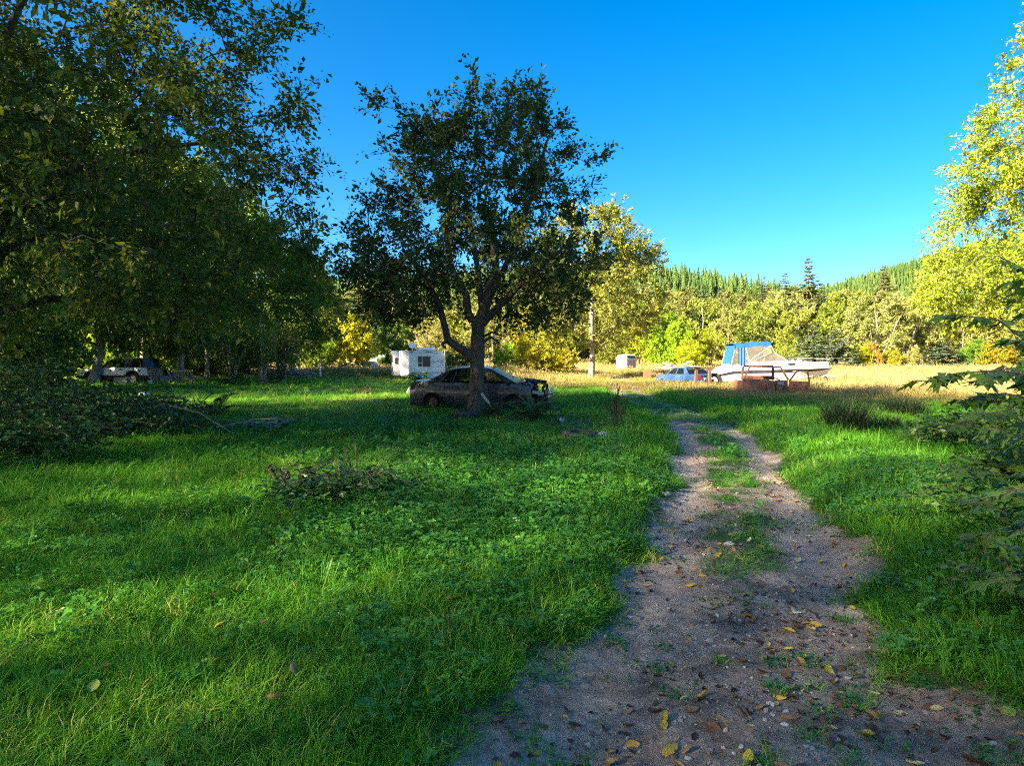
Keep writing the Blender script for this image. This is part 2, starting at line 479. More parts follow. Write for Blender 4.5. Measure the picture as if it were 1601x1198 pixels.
def ground_material():
    m, nt, out = new_mat('ground')
    N, L = nt.nodes, nt.links
    def attr(n):
        a = N.new('ShaderNodeAttribute'); a.attribute_name = n; return a.outputs['Fac']
    tc = N.new('ShaderNodeTexCoord')
    def noise(sc, det=6, rough=0.6):
        n = N.new('ShaderNodeTexNoise'); n.inputs['Scale'].default_value = sc; n.inputs['Detail'].default_value = det
        n.inputs['Roughness'].default_value = rough
        L.new(tc.outputs['Object'], n.inputs['Vector']); return n.outputs[0]
    def mix(f, a, b):
        x = N.new('ShaderNodeMix'); x.data_type = 'RGBA'
        if isinstance(f, float): x.inputs[0].default_value = f
        else: L.new(f, x.inputs[0])
        for s, v in ((6, a), (7, b)):
            if isinstance(v, tuple): x.inputs[s].default_value = (*v, 1)
            else: L.new(v, x.inputs[s])
        return x.outputs[2]
    n1 = noise(1.1); n2 = noise(14, 8, 0.7); n3 = noise(60, 4, 0.7); n4 = noise(2.7, 5)
    mud = ramp(nt, [(0.32, (0.14, 0.105, 0.078)), (0.5, (0.33, 0.255, 0.19)), (0.70, (0.50, 0.40, 0.31))])
    L.new(n4, mud.inputs[0])
    mud2 = ramp(nt, [(0.35, (0.35, 0.33, 0.31)), (0.52, (0.95, 0.93, 0.9)), (0.75, (1.35, 1.3, 1.22))]); L.new(n2, mud2.inputs[0])
    mm = N.new('ShaderNodeMix'); mm.data_type = 'RGBA'; mm.blend_type = 'MULTIPLY'; mm.inputs[0].default_value = 0.8
    L.new(mud.outputs[0], mm.inputs[6]); L.new(mud2.outputs[0], mm.inputs[7])
    lawn = ramp(nt, [(0.3, (0.03, 0.06, 0.010)), (0.7, (0.055, 0.10, 0.018))]); L.new(n2, lawn.inputs[0])
    dry = ramp(nt, [(0.3, (0.22, 0.19, 0.05)), (0.6, (0.42, 0.31, 0.10)), (0.8, (0.50, 0.37, 0.16))]); L.new(n1, dry.inputs[0])
    soil = ramp(nt, [(0.3, (0.018, 0.012, 0.009)), (0.7, (0.06, 0.04, 0.03))]); L.new(n2, soil.inputs[0])
    hill = ramp(nt, [(0.3, (0.045, 0.065, 0.02)), (0.7, (0.09, 0.11, 0.035))]); L.new(n1, hill.inputs[0])
    c = mix(attr('dry'), lawn.outputs[0], dry.outputs[0])
    c = mix(attr('hill'), c, hill.outputs[0])
    c = mix(attr('soil'), c, soil.outputs[0])
    # ragged edge of the bare track
    ad = N.new('ShaderNodeMath'); ad.operation = 'ADD'
    sb = N.new('ShaderNodeMath'); sb.operation = 'SUBTRACT'; sb.inputs[1].default_value = 0.5
    L.new(n2, sb.inputs[0])
    L.new(attr('track'), ad.inputs[0]); L.new(sb.outputs[0], ad.inputs[1])
    ms = N.new('ShaderNodeMapRange'); ms.interpolation_type = 'SMOOTHSTEP'
    ms.inputs['From Min'].default_value = 0.25; ms.inputs['From Max'].default_value = 0.75
    L.new(ad.outputs[0], ms.inputs[0])
    pk = ramp(nt, [(0.3, (0.30, 0.25, 0.21)), (0.7, (0.50, 0.43, 0.37))]); L.new(n4, pk.inputs[0])
    hf = N.new('ShaderNodeMath'); hf.operation = 'MULTIPLY'; hf.inputs[1].default_value = 0.6
    L.new(attr('rut'), hf.inputs[0])
    soilc = mix(hf.outputs[0], mm.outputs[2], pk.outputs[0])
    c = mix(ms.outputs[0], c, soilc)
    p = N.new('ShaderNodeBsdfPrincipled')
    L.new(c, p.inputs['Base Color'])
    rr = N.new('ShaderNodeMapRange'); rr.inputs['To Min'].default_value = 0.55; rr.inputs['To Max'].default_value = 0.95
    L.new(n4, rr.inputs[0]); L.new(rr.outputs[0], p.inputs['Roughness'])
    p.inputs['Specular IOR Level'].default_value = 0.3
    b1 = N.new('ShaderNodeBump'); b1.inputs['Strength'].default_value = 1.0; b1.inputs['Distance'].default_value = 0.05
    L.new(n2, b1.inputs['Height'])
    b2 = N.new('ShaderNodeBump'); b2.inputs['Strength'].default_value = 0.7; b2.inputs['Distance'].default_value = 0.008
    L.new(n3, b2.inputs['Height']); L.new(b1.outputs[0], b2.inputs['Normal'])
    L.new(b2.outputs[0], p.inputs['Normal'])
    L.new(p.outputs[0], out.inputs[0])
    return m
M['ground'] = ground_material()

def build_terrain():
    xs = axis_lines(-6, 8, 0.07, -700, 900)
    ys = axis_lines(1.2, 16, 0.07, -60, 1000)
    X, Y = np.meshgrid(xs, ys)
    Z = gz(X, Y)
    nx, ny = len(xs), len(ys)
    V = np.stack([X.ravel(), Y.ravel(), Z.ravel()], 1)
    i = np.arange(ny - 1)[:, None] * nx + np.arange(nx - 1)[None]
    Fq = np.stack([i, i + 1, i + nx + 1, i + nx], -1).reshape(-1, 4)
    xf, yf = X.ravel(), Y.ravel()
    at_ = {'track': track_mask(xf, yf), 'dry': dry_mask(xf, yf), 'soil': soil_mask(xf, yf), 'rut': rut_mask(xf, yf) * sstep(yf, 2.5, 6) * (1 - sstep(yf, 25, 40)), 'hill': sstep(yf, 120, 170)}
    fc = V[Fq].mean(1)
    dd = np.abs(fc[:, 0] - track_x(fc[:, 1]))
    tr = (dd < np.interp(fc[:, 1], [0, 3, 8, 20, 45], [1.5, 1.4, 1.15, 1.0, 0.9])) & (fc[:, 1] < 60)
    for nm, sel in (('ground', ~tr), ('dirt_track', tr)):
        f = Fq[sel]
        u, inv = np.unique(f, return_inverse=True)
        me = np_mesh(nm, V[u], inv.reshape(-1, 4), M['ground'], smooth=True, attrs={k: v[u] for k, v in at_.items()})
        o = link(nm, me)
        tag(o, {'ground': 'grassy ground with lawn and meadow reaching to the wooded hills', 'dirt_track': 'muddy rutted dirt track with grass growing down its middle'}[nm],
            {'ground': 'ground', 'dirt_track': 'track'}[nm], kind='structure')
build_terrain()

# ------------------------------------------------------------------ leaves and trees
def unit(v): return v / np.maximum(np.linalg.norm(v, axis=-1, keepdims=True), 1e-9)

def leaf_arrays(pos, d, nrm, ln, wd, tint, fold=0.18):
    """Diamond leaves, slightly folded: 4 verts, 2 triangles each."""
    d = unit(d)
    side = unit(np.cross(d, nrm))
    n2 = np.cross(side, d)
    ln = np.asarray(ln)[:, None]; wd = np.asarray(wd)[:, None]
    a = pos
    b = pos + d * ln * 0.45 + side * wd * 0.5 + n2 * wd * fold
    c = pos + d * ln
    e = pos + d * ln * 0.45 - side * wd * 0.5 + n2 * wd * fold
    V = np.stack([a, b, c, e], 1).reshape(-1, 3)
    k = np.arange(len(pos))[:, None] * 4
    Fc = np.concatenate([np.stack([k[:, 0], k[:, 0] + 1, k[:, 0] + 2], 1), np.stack([k[:, 0], k[:, 0] + 2, k[:, 0] + 3], 1)], 0)
    return V, Fc, np.repeat(tint, 4)

def frusta(P0, P1, r0, r1, n):
    """n-sided frusta for many edges at once."""
    d = unit(P1 - P0)
    a = np.where(np.abs(d[:, 2:3]) < 0.9, np.array([[0, 0, 1.0]]), np.array([[1.0, 0, 0]]))
    u = unit(np.cross(d, a)); w = np.cross(d, u)
    k = np.arange(n) * 2 * math.pi / n
    ring = u[:, None] * np.cos(k)[None, :, None] + w[:, None] * np.sin(k)[None, :, None]
    A = P0[:, None] + ring * r0[:, None, None]
    B = P1[:, None] + ring * r1[:, None, None]
    V = np.concatenate([A, B], 1).reshape(-1, 3)
    base = (np.arange(len(P0)) * 2 * n)[:, None]
    j = np.arange(n); j2 = (j + 1) % n
    Fq = np.stack([base + j, base + j2, base + n + j2, base + n + j], -1).reshape(-1, 4)
    return V, Fq

def crown_points(rows, n, rng, inner=0.45, gap=0.0, gs=0.5, squash=1.0):
    """rows: (z, cx, cy, r). Random points through a crown given by its profile."""
    rows = np.array(rows, dtype=float)
    out = []
    while sum(len(o) for o in out) < n:
        z = rng.uniform(rows[0, 0], rows[-1, 0], n * 3)
        r = np.interp(z, rows[:, 0], rows[:, 3])
        keep = rng.random(len(z)) < (r / rows[:, 3].max()) ** 1.6 + 0.02
        z, r = z[keep], r[keep]
        a = rng.uniform(0, 2 * math.pi, len(z))
        q = rng.uniform(inner ** 2.2, 1, len(z)) ** (1 / 2.2)
        x = np.interp(z, rows[:, 0], rows[:, 1]) + np.cos(a) * q * r
        y = np.interp(z, rows[:, 0], rows[:, 2]) + np.sin(a) * q * r * squash
        if gap > 0:
            k = fbm(x * gs + z * 0.31 + 50, y * gs + z * gs * 1.1 + 20, 2) > gap
            x, y, z = x[k], y[k], z[k]
        out.append(np.stack([x, y, z], 1))
    return np.concatenate(out)[:n]

def grow(trunk_pts, trunk_r, A, rng, seg=0.6, r_tip=0.012, extra=(), pw=2.35, wob=0.13, maxr=None):
    """Skeleton: trunk polyline + greedy nearest connection of attractors. Returns edges and chains."""
    pos, par, fix = [], [], []
    def poly(pts, rs, p0):
        last = p0
        for i, (p, r) in enumerate(zip(pts, rs)):
            pos.append(np.array(p, float)); par.append(last); fix.append(r); last = len(pos) - 1
        return last
    def resample(pts, rs):
        P, R = [], []
        for i in range(len(pts) - 1):
            a, b = np.array(pts[i], float), np.array(pts[i + 1], float)
            k = max(1, int(np.ceil(np.linalg.norm(b - a) / seg)))
            for t in np.arange(k) / k:
                P.append(a + (b - a) * t); R.append(rs[i] + (rs[i + 1] - rs[i]) * t)
        P.append(np.array(pts[-1], float)); R.append(rs[-1])
        return P, R
    P, R = resample(trunk_pts, trunk_r)
    poly(P, R, -1)
    for pts, rs in extra:          # hand-drawn limbs
        P, R = resample(pts, rs)
        j = int(np.argmin([np.linalg.norm(q - P[0]) for q in pos]))
        poly(P[1:], R[1:], j)
    base = np.array(pos)
    lo = base[0, 2]
    dist = np.min(np.linalg.norm(A[:, None] - base[None], axis=2), axis=1)
    tips = []
    arr = np.zeros((len(pos) + len(A) * 14, 3)); arr[:len(pos)] = base
    hmin = trunk_pts[0][2] + 0.14 * (trunk_pts[-1][2] - trunk_pts[0][2])
    for i in np.argsort(dist):
        a = A[i]
        n = len(pos)
        dv = a - arr[:n]
        ds = np.linalg.norm(dv, axis=1)
        cost = ds * (1 + 0.35 * np.clip(-dv[:, 2] / np.maximum(ds, 1e-6), 0, 1)) + np.where(arr[:n, 2] < hmin, 50, 0)
        j = int(np.argmin(cost))
        k = max(2, min(13, int(np.ceil(ds[j] / seg))))
        b = arr[j].copy()
        perp = rng.normal(0, 1, 3) * wob * ds[j] + np.array([0, 0, 0.10 * ds[j]])
        last = j
        ch = []
        for t in range(1, k + 1):
            s = t / k
            p = b + (a - b) * s + perp * math.sin(math.pi * s) + rng.normal(0, 0.02, 3) * ds[j]
            arr[len(pos)] = p
            pos.append(p); par.append(last); fix.append(0.0); last = len(pos) - 1
            ch.append(last)
        tips.append(ch)
    P = np.array(pos); par = np.array(par); fix = np.array(fix)
    acc = np.zeros(len(P))
    rad = np.zeros(len(P))
    for i in range(len(P) - 1, -1, -1):
        r = max(acc[i] ** (1 / pw) if acc[i] > 0 else r_tip, r_tip)
        if fix[i] > 0: r = fix[i]
        elif maxr: r = min(r, maxr)
        rad[i] = r
        if par[i] >= 0: acc[par[i]] += r ** pw
    return P, par, rad, tips

def tube_chain(pts, rs, n, rng=None, rough=0.0):
    """One welded tube along a polyline with a knobbly surface."""
    pts = np.array(pts); m = len(pts)
    T = unit(np.gradient(pts, axis=0))
    V = []
    u = np.array([1.0, 0, 0])
    ph = rng.uniform(0, 6, 4) if rng is not None else np.zeros(4)
    for i in range(m):
        u = u - T[i] * u.dot(T[i]); u /= np.linalg.norm(u)
        w = np.cross(T[i], u)
        for k in range(n):
            a = 2 * math.pi * k / n
            rr = rs[i] * (1 + rough * (math.sin(3 * a + ph[0] + i * 0.35) + 0.6 * math.sin(5 * a + ph[1] - i * 0.8) + 0.5 * math.sin(i * 1.7 + ph[2] + 2 * a)))
            V.append(pts[i] + (u * math.cos(a) + w * math.sin(a)) * rr)
    i = (np.arange(m - 1)[:, None] * n); k = np.arange(n)[None]; k2 = (k + 1) % n
    Fq = np.stack([i + k, i + k2, i + n + k2, i + n + k], -1).reshape(-1, 4)
    return np.array(V), Fq

def tree_meshes(name, trunk_pts, trunk_r, A, seed, leaf=0.08, per=60, shoots=5, shoot_len=0.55, bark='bark', lmat='alder',
                extra=(), r_tip=0.010, up=0.25, seg=0.6, asp=0.55, twigs=True, wob=0.13, droop=0.0, sides=10, maxr=None, outward=0.6):
    rng = S(seed)
    P, par, rad, tips = grow(trunk_pts, trunk_r, A, rng, seg, r_tip, extra, wob=wob, maxr=maxr)
    Vs, Fs, off = [], [], 0
    def push(V, Fq):
        nonlocal off
        Vs.append(V); Fs.append(Fq + off); off += len(V)
    # welded trunk
    nt_ = int(np.argmax(par != np.arange(-1, len(par) - 1))) if np.any(par != np.arange(-1, len(par) - 1)) else len(par)
    tr = np.arange(nt_)
    rr = rad[tr].copy()
    flare = np.exp(-np.arange(nt_) * seg / 0.45) * 0.45
    V, Fq = tube_chain(P[tr], rr * (1 + flare), sides, rng, 0.06)
    push(V, Fq)
    e = np.array([i for i in range(nt_, len(P)) if par[i] >= 0])
    for lo, hi, n in ((0.03, 9, 7), (0.0, 0.03, 4 if twigs else 3)):
        s = e[(rad[e] >= lo) & (rad[e] < hi)]
        if len(s):
            V, Fq = frusta(P[par[s]], P[s], np.minimum(rad[par[s]], rad[s] * 1.35), rad[s], n)
            push(V, Fq)
    # shoots with leaves
    T = len(tips)
    tp = np.array([P[c[-1]] for c in tips]); tb = np.array([P[c[max(0, len(c) - 2)]] for c in tips])
    td = unit(tp - tb)
    ctr = np.array([P[:nt_, 0].mean(), P[:nt_, 1].mean(), tp[:, 2].mean() * 0.8])
    outd = unit(tp - ctr)
    k = shoots
    dirs = unit(td[:, None] * 0.6 + outd[:, None] * outward + rng.normal(0, 0.75, (T, k, 3)) + np.array([0, 0, up]))
    org = tp[:, None] + (tb - tp)[:, None] * rng.uniform(0, 1.0, (T, k, 1))
    ln = shoot_len * rng.uniform(0.5, 1.35, (T, k))
    end = org + dirs * ln[..., None] + np.array([0, 0, -droop])
    O, Ed = org.reshape(-1, 3), end.reshape(-1, 3)
    if twigs:
        V, Fq = frusta(O, Ed, np.full(len(O), r_tip * 0.6), np.full(len(O), r_tip * 0.2), 3)
        push(V, Fq)
    tm = np_mesh(name + '_trunk', np.concatenate(Vs), np.concatenate(Fs), M[bark], smooth=True)
    m = max(1, per // k)
    t = rng.uniform(0.08, 1.05, (len(O), m, 1))
    pos = O[:, None] + (Ed - O)[:, None] * t + rng.normal(0, leaf * 0.55, (len(O), m, 3))
    pos = pos.reshape(-1, 3)
    sd = np.repeat(unit(Ed - O), m, 0)
    ld = unit(sd * 0.7 + rng.normal(0, 0.7, pos.shape) + np.array([0, 0, -0.15 - droop]))
    nr = unit(rng.normal(0, 0.55, pos.shape) + np.array([0, 0, 0.9]))
    L_ = leaf * np.clip(rng.lognormal(-.05, .38, len(pos)), .4, 1.9)
    ct = np.repeat(rng.random(T), k * m)
    tint = np.clip(0.5 * rng.random(len(pos)) + 0.3 * ct + 0.22 * fbm(pos[:, 0] * .45 + pos[:, 2] * .3, pos[:, 1] * .45 + pos[:, 2] * .4, 2) - 0.02 + (rng.random(len(pos)) < 0.02) * 0.4, 0, 1)
    V, Fc, tt = leaf_arrays(pos, ld, nr, L_, L_ * asp * rng.uniform(.8, 1.2, len(L_)), tint)
    cm = np_mesh(name + '_crown', V, Fc, M[lmat], tint=tt)
    return tm, cm

def place_tree(name, meshes, loc, rz=0, scale=1.0, label='', cat='tree', group=None, lmat=None, sz=None):
    loc = Vector(loc)
    e = empty(name, loc, rz, label, cat, group, scale=scale)
    if sz: e.scale.z = scale * sz
    a = link('trunk', meshes[0], e)
    b = link('crown', meshes[1], e)
    if lmat:
        b.material_slots[0].link = 'OBJECT'
        b.material_slots[0].material = M[lmat]
    return e

def conifer_meshes(name, H, R, seed, whorl=0.55, per=7, lmat='conifer', z0=0.12, seglen=0.5, dens=1.0, droop=0.35, thin=1.0, irr=0.25):
    rng = S(seed)
    n = max(10, int(H / whorl))
    O, Dn, LN, TT = [], [], [], []
    for i in range(n):
        z = H * (z0 + (1 - z0) * (i / n)) + rng.uniform(-.2, .2) * whorl
        f = 1 - (z / H - z0) / (1 - z0)
        L_ = R * (f ** 0.8) * 1.0 + 0.15
        for k in range(per):
            a = rng.uniform(0, 2 * math.pi)
            l = L_ * rng.uniform(1 - 2 * irr, 1 + irr * 0.6)
            if l < 0.1: continue
            O.append((0, 0, z)); Dn.append((math.cos(a), math.sin(a), 0)); LN.append(l); TT.append(f)
    O, Dn, LN, TT = np.array(O), np.array(Dn), np.array(LN), np.array(TT)
    # needle sprays along each branch
    pos, ld, nr, ll, ww, ti = [], [], [], [], [], []
    for o, d, l, f in zip(O, Dn, LN, TT):
        m = max(4, int(l / seglen * 5 * dens))
        t = rng.uniform(0.12, 1.0, m)
        sag = -droop * l * f * t ** 1.5 + 0.18 * l * t ** 3
        p = o + d * (l * t)[:, None]; p[:, 2] += sag
        side = np.array([-d[1], d[0], 0]) * np.sign(rng.normal(0, 1, m))[:, None]
        q = unit(d * 0.75 + side * rng.uniform(.2, 1.1, (m, 1)) + np.array([0, 0, -0.25]) + rng.normal(0, .2, (m, 3)))
        sl = seglen * (1.15 - 0.55 * t) * rng.uniform(.6, 1.3, m) * min(1.0, 0.4 + l / R)
        pos.append(p); ld.append(q); nr.append(unit(rng.normal(0, .3, (m, 3)) + np.array([0, 0, 1.0]))); ll.append(sl); ww.append(sl * 0.38 * thin)
        ti.append(np.clip(rng.random(m) * 0.6 + rng.random() * 0.4, 0, 1))
    V, Fc, tt = leaf_arrays(np.concatenate(pos), np.concatenate(ld), np.concatenate(nr), np.concatenate(ll), np.concatenate(ww), np.concatenate(ti), -0.1)
    cm = np_mesh(name + '_crown', V, Fc, M[lmat], tint=tt)
    zz = np.linspace(0, H, 9)
    tv, tf = tube_chain(np.stack([rng.normal(0, .03, 9), rng.normal(0, .03, 9), zz], 1), np.interp(zz, [0, H], [H * 0.014 + .04, 0.02]), 7, rng, .04)
    E1 = O + Dn * (LN * 0.55)[:, None]; E1[:, 2] += -droop * LN * TT * .4
    bv, bf = frusta(O, E1, LN * 0.012 + .006, LN * 0.005 + .003, 3)
    tm = np_mesh(name + '_trunk', np.concatenate([tv, bv]), np.concatenate([tf, bf + len(tv)]), M['bark'], smooth=True)
    return tm, cm

def generic_tree(name, H, r, seed, lean=0.0, base=0.25, clusters=130, leaf=0.2, per=70, lmat='green', bark='greybark', shoots=4, shape=1.0, tr=None, twigs=False, gap=0.4, multi=0, shoot_len=None):
    rng = S(seed)
    zb = H * base
    rows = []
    for t in np.linspace(0, 1, 7):
        w = math.sin(math.pi * (0.12 + 0.80 * t ** (0.8 * shape))) ** 0.75
        rows.append((zb + (H - zb) * t, lean * t * H, 0, max(0.12 * r, r * w)))
    A = crown_points(rows, clusters, rng, 0.35, gap, 1.6 / r)
    tr = tr or H * 0.016 + 0.03
    tz = np.linspace(0, H * 0.8, 7)
    tp = [(lean * z * (z / H) + rng.normal(0, .012) * H * (z > 0), rng.normal(0, .012) * H * (z > 0), z) for z in tz]
    extra = []
    for i in range(multi):
        a = i * 2 * math.pi / max(multi, 1) + rng.uniform(-.4, .4)
        q = [(0, 0, 0.02)] + [(math.cos(a) * r * 0.65 * s ** 0.9 + rng.normal(0, .05), math.sin(a) * r * 0.65 * s ** .9 + rng.normal(0, .05), H * 0.7 * s + .02) for s in (0.15, .35, .6, .85, 1)]
        extra.append((q, list(np.linspace(tr * .8, tr * .25, 6))))
    return tree_meshes(name, tp, list(np.linspace(tr, tr * 0.18, 7)), A, seed + 1, leaf, per, shoots, shoot_len or r * 0.2, bark, lmat, extra, r_tip=0.012, seg=max(0.5, H / 16), twigs=twigs, sides=8, asp=0.7)

# ------------------------------------------------------------------ the fruit tree in the middle
AT = Vector((-1.06, 18.9, 0)); AT.z = gzs(AT.x, AT.y)
def pxz(x, y, d=18.9):      # photo pixel -> local x, z in the plane of the tree
    p = at(x, y, d)
    return p.x - AT.x, p.z - AT.z
def build_apple():
    rng = S(5)
    rows = []
    for y, l, r in ((500, 600, 890), (482, 565, 930), (450, 545, 955), (400, 548, 950), (340, 562, 925), (290, 592, 885), (245, 615, 870), (212, 640, 865), (178, 685, 850), (155, 735, 825)):
        xl, z = pxz(l, y); xr, _ = pxz(r, y)
        rows.append((z, (xl + xr) / 2, 0, (xr - xl) / 2 * 0.93))
    A = crown_points(rows, 520, rng, 0.40, 0.37, 0.62)
    zl = pxz(745, 462)[1]
    A = A[~((A[:, 2] < zl) & (np.abs(A[:, 0]) < 1.7) & (A[:, 1] < 1.0))]
    # long shoots standing out of the top
    T = []
    for x, y in ((607, 140), (600, 165), (640, 150), (690, 170), (770, 118), (795, 112), (745, 135), (830, 150), (895, 185), (915, 195), (890, 170), (580, 262), (560, 300), (905, 250), (925, 320), (945, 355), (880, 190), (720, 130), (670, 165), (655, 135), (700, 145), (560, 380), (575, 340), (590, 420), (850, 165), (870, 160), (760, 105), (810, 125)):
        X, z = pxz(x, y + 44)
        for q in range(2): T.append((X + rng.normal(0, .15), rng.normal(0, 1.2), z - rng.uniform(0, .5)))
    for k in range(44):
        x, y = ((rng.uniform(555, 690), rng.uniform(410, 480)), (rng.uniform(800, 935), rng.uniform(400, 470)))[k % 2]
        X, z = pxz(x, y); T.append((X, rng.normal(0, 1.1), z))
    A = np.concatenate([A, np.array(T)])
    def L(pts, rs, dy=(0, 0, 0, 0, 0, 0, 0, 0)):
        out = []
        for (x, y), q in zip(pts, dy):
            X, z = pxz(x, y); out.append((X, q, z))
        return out, rs
    tp, tr = L(((744, 655), (745, 620), (746, 585), (747, 545), (748, 510), (762, 470), (775, 420), (768, 340), (765, 250)), (0.235, 0.215, 0.205, 0.21, 0.195, 0.14, 0.11, 0.08, 0.05))
    ex = [L(((744, 562), (728, 550), (712, 541), (701, 532), (697, 512), (690, 480), (672, 440), (640, 400)), (0.15, 0.14, 0.12, 0.11, 0.10, 0.09, 0.07, 0.05), (0, -.05, -.1, -.15, -.2, -.4, -.8, -1.2)),
          L(((747, 515), (732, 490), (728, 460), (705, 420), (690, 350)), (0.14, 0.12, 0.11, 0.09, 0.06), (0, 0, .2, .6, 1)),
          L(((748, 512), (790, 470), (830, 430), (880, 395)), (0.13, 0.10, 0.08, 0.05), (0, -.3, -.6, -1.0)),
          L(((748, 515), (752, 480), (745, 420), (730, 330), (715, 250)), (0.12, 0.10, 0.09, 0.07, 0.04), (0, .5, 1.0, 1.6, 2.0)),
          L(((765, 470), (800, 400), (830, 320), (850, 250)), (0.09, 0.08, 0.06, 0.04), (0, -.6, -1.1, -1.6)),
          # broken dead stubs low on the trunk
          L(((749, 540), (768, 527), (781, 537), (790, 545)), (0.05, 0.035, 0.025, 0.012), (0, -.2, -.3, -.35)),
          L(((748, 530), (770, 520), (792, 528)), (0.045, 0.03, 0.012), (0, -.3, -.5)),
          L(((701, 533), (692, 538), (697, 545)), (0.06, 0.05, 0.03), (-.15, -.2, -.2))]
    tm, cm = tree_meshes('fruit_tree', tp, list(tr), A, 11, leaf=0.11, per=96, shoots=6, shoot_len=0.55, bark='bark', lmat='apple', extra=ex, up=0.35, seg=0.4, sides=16, r_tip=0.008, maxr=0.07)
    place_tree('fruit_tree', (tm, cm), AT, label='dark leafy fruit tree with a forked trunk standing in front of the wrecked sedan', cat='tree')
build_apple()

# ------------------------------------------------------------------ the big tree at the left edge
def build_left():
    rng = S(21)
    B = (-11.4, 13.6)
    rows = [(2.2, 0.5, 0.4, 5.0), (3.0, 0.8, 0.0, 6.3), (4.6, 0.8, -.3, 6.9), (6.5, 0.7, -.4, 6.7), (9.0, 0.7, -.4, 6.4), (12, 0.4, -.3, 5.6), (15, 0, 0, 3.8), (17, 0, 0, 1.5)]
    A = crown_points(rows, 940, rng, 0.35, 0.35, 0.4, squash=0.9)
    A = np.concatenate([A, rng.uniform((-2.5, -3.5, 3.2), (3.5, 0.5, 8.5), (150, 3))])
    wy = A[:, 1] + B[1]
    A = A[599 - 1000 * ((A[:, 2] - CAMZ) / wy + math.tan(PITCH)) < 492]
    tp = [(0, 0, 0), (0.05, 0.05, 2), (0.15, 0, 4), (0.2, -.1, 6.5), (0.1, 0, 9.5), (0, 0.2, 13)]
    ex = [([(0.1, 0, 3.6), (1.2, -.5, 4.6), (2.6, -.8, 5.0), (4.0, -.6, 4.8)], (0.11, 0.085, 0.06, 0.04)),
          ([(0.1, 0, 3.0), (0.9, -.3, 3.9), (2.2, -.2, 4.5), (3.9, .2, 4.5), (5.4, .6, 4.9)], (0.11, 0.09, 0.07, 0.05, 0.035)),
          ([(0.1, 0, 5.2), (1.0, -.8, 6.8), (2.2, -1.4, 8.2), (3.4, -1.6, 9.6)], (0.11, 0.08, 0.06, 0.03)),
          ([(0.15, 0, 4.4), (0.8, 1.2, 5.8), (2.2, 2.4, 6.8), (3.6, 3.0, 7.2)], (0.14, 0.11, 0.08, 0.05)),
          ([(0.1, 0, 2.6), (1.2, .6, 3.0), (2.6, 1.2, 2.9), (4.2, 1.6, 3.1)], (0.10, 0.08, 0.06, 0.03))]
    return B, tree_meshes('leafy_tree', tp, [0.36, 0.33, 0.30, 0.26, 0.18, 0.07], A, 22, leaf=0.112, per=190, shoots=10, shoot_len=0.85, bark='bark', lmat='alder', extra=ex, up=0.0, seg=0.6, sides=14, r_tip=0.009, droop=0.16, maxr=0.09)
LB, LEFT = build_left()
place_tree('leafy_tree', LEFT, (LB[0], LB[1], gzs(*LB)), 0, label='huge dark leafy tree spreading its branches over the brush pile at the left edge', cat='tree')

# big trees beside and behind the photographer, out of the picture; their shade lies over the foreground
SH = generic_tree('shade_tree', 21, 6.4, 301, base=0.12, clusters=560, leaf=0.148, per=84, lmat='alder', bark='bark', gap=0.0, shape=0.8, shoot_len=1.5)
SH2 = generic_tree('thin_shade_tree', 21, 6.4, 305, base=0.12, clusters=520, leaf=0.145, per=66, lmat='alder', bark='bark', gap=0.0, shape=0.8, shoot_len=1.5)
for i, (x, y, s, r) in enumerate(((-12, -44, 1.5, 1.9), (-16.5, -36, 1.5, .2), (-21.4, -28, 1.5, 0), (-26, -20, 1.5, 2), (-31, -12, 1.5, 1), (-36, -4, 1.48, 3), (-41, 4, 1.48, 4), (-46, 12, 1.25, 5))):
    place_tree('shade_tree', SH if i < 5 else SH2, (x, y, gzs(x, y) - .1), r, s, 'tall dense broadleaf tree whose shade covers the near grass', 'tree', 'shade trees beside the lawn')

# ------------------------------------------------------------------ generic trees
MID = [generic_tree('mid_tree_a', 12, 4.6, 41, base=0.10, clusters=260, leaf=0.165, per=150, gap=0.42, twigs=True),
       generic_tree('mid_tree_b', 11, 3.6, 43, base=0.14, clusters=230, leaf=0.165, per=150, gap=0.42, shape=0.75, twigs=True, lean=0.04)]
FAR = [generic_tree('far_tree_a', 12, 4.6, 51, base=0.10, clusters=160, leaf=0.25, per=140, gap=0.42),
       generic_tree('far_tree_b', 12, 3.8, 53, base=0.16, clusters=150, leaf=0.25, per=140, gap=0.44, shape=0.8),
       generic_tree('far_tree_c', 12, 5.2, 55, base=0.22, clusters=130, leaf=0.22, per=110, gap=0.46, multi=3)]
BUSH = [generic_tree('bush_a', 5, 3.0, 61, base=0.03, clusters=170, leaf=0.16, per=100, gap=0.34, multi=4, tr=0.06),
        generic_tree('bush_b', 5, 2.4, 63, base=0.03, clusters=150, leaf=0.16, per=100, gap=0.36, multi=4, tr=0.05, shape=0.8)]
CON = [conifer_meshes('conifer_a', 18, 4.4, 71, whorl=0.6, per=9, seglen=1.15, droop=0.25, irr=0.34, dens=1.5),
       conifer_meshes('conifer_b', 18, 3.8, 73, whorl=0.5, per=9, seglen=1.0, droop=0.4, irr=0.28, dens=1.6)]
SPR = conifer_meshes('spruce', 6.5, 2.9, 75, whorl=0.34, per=10, seglen=0.62, droop=0.15, z0=0.02, dens=1.3)

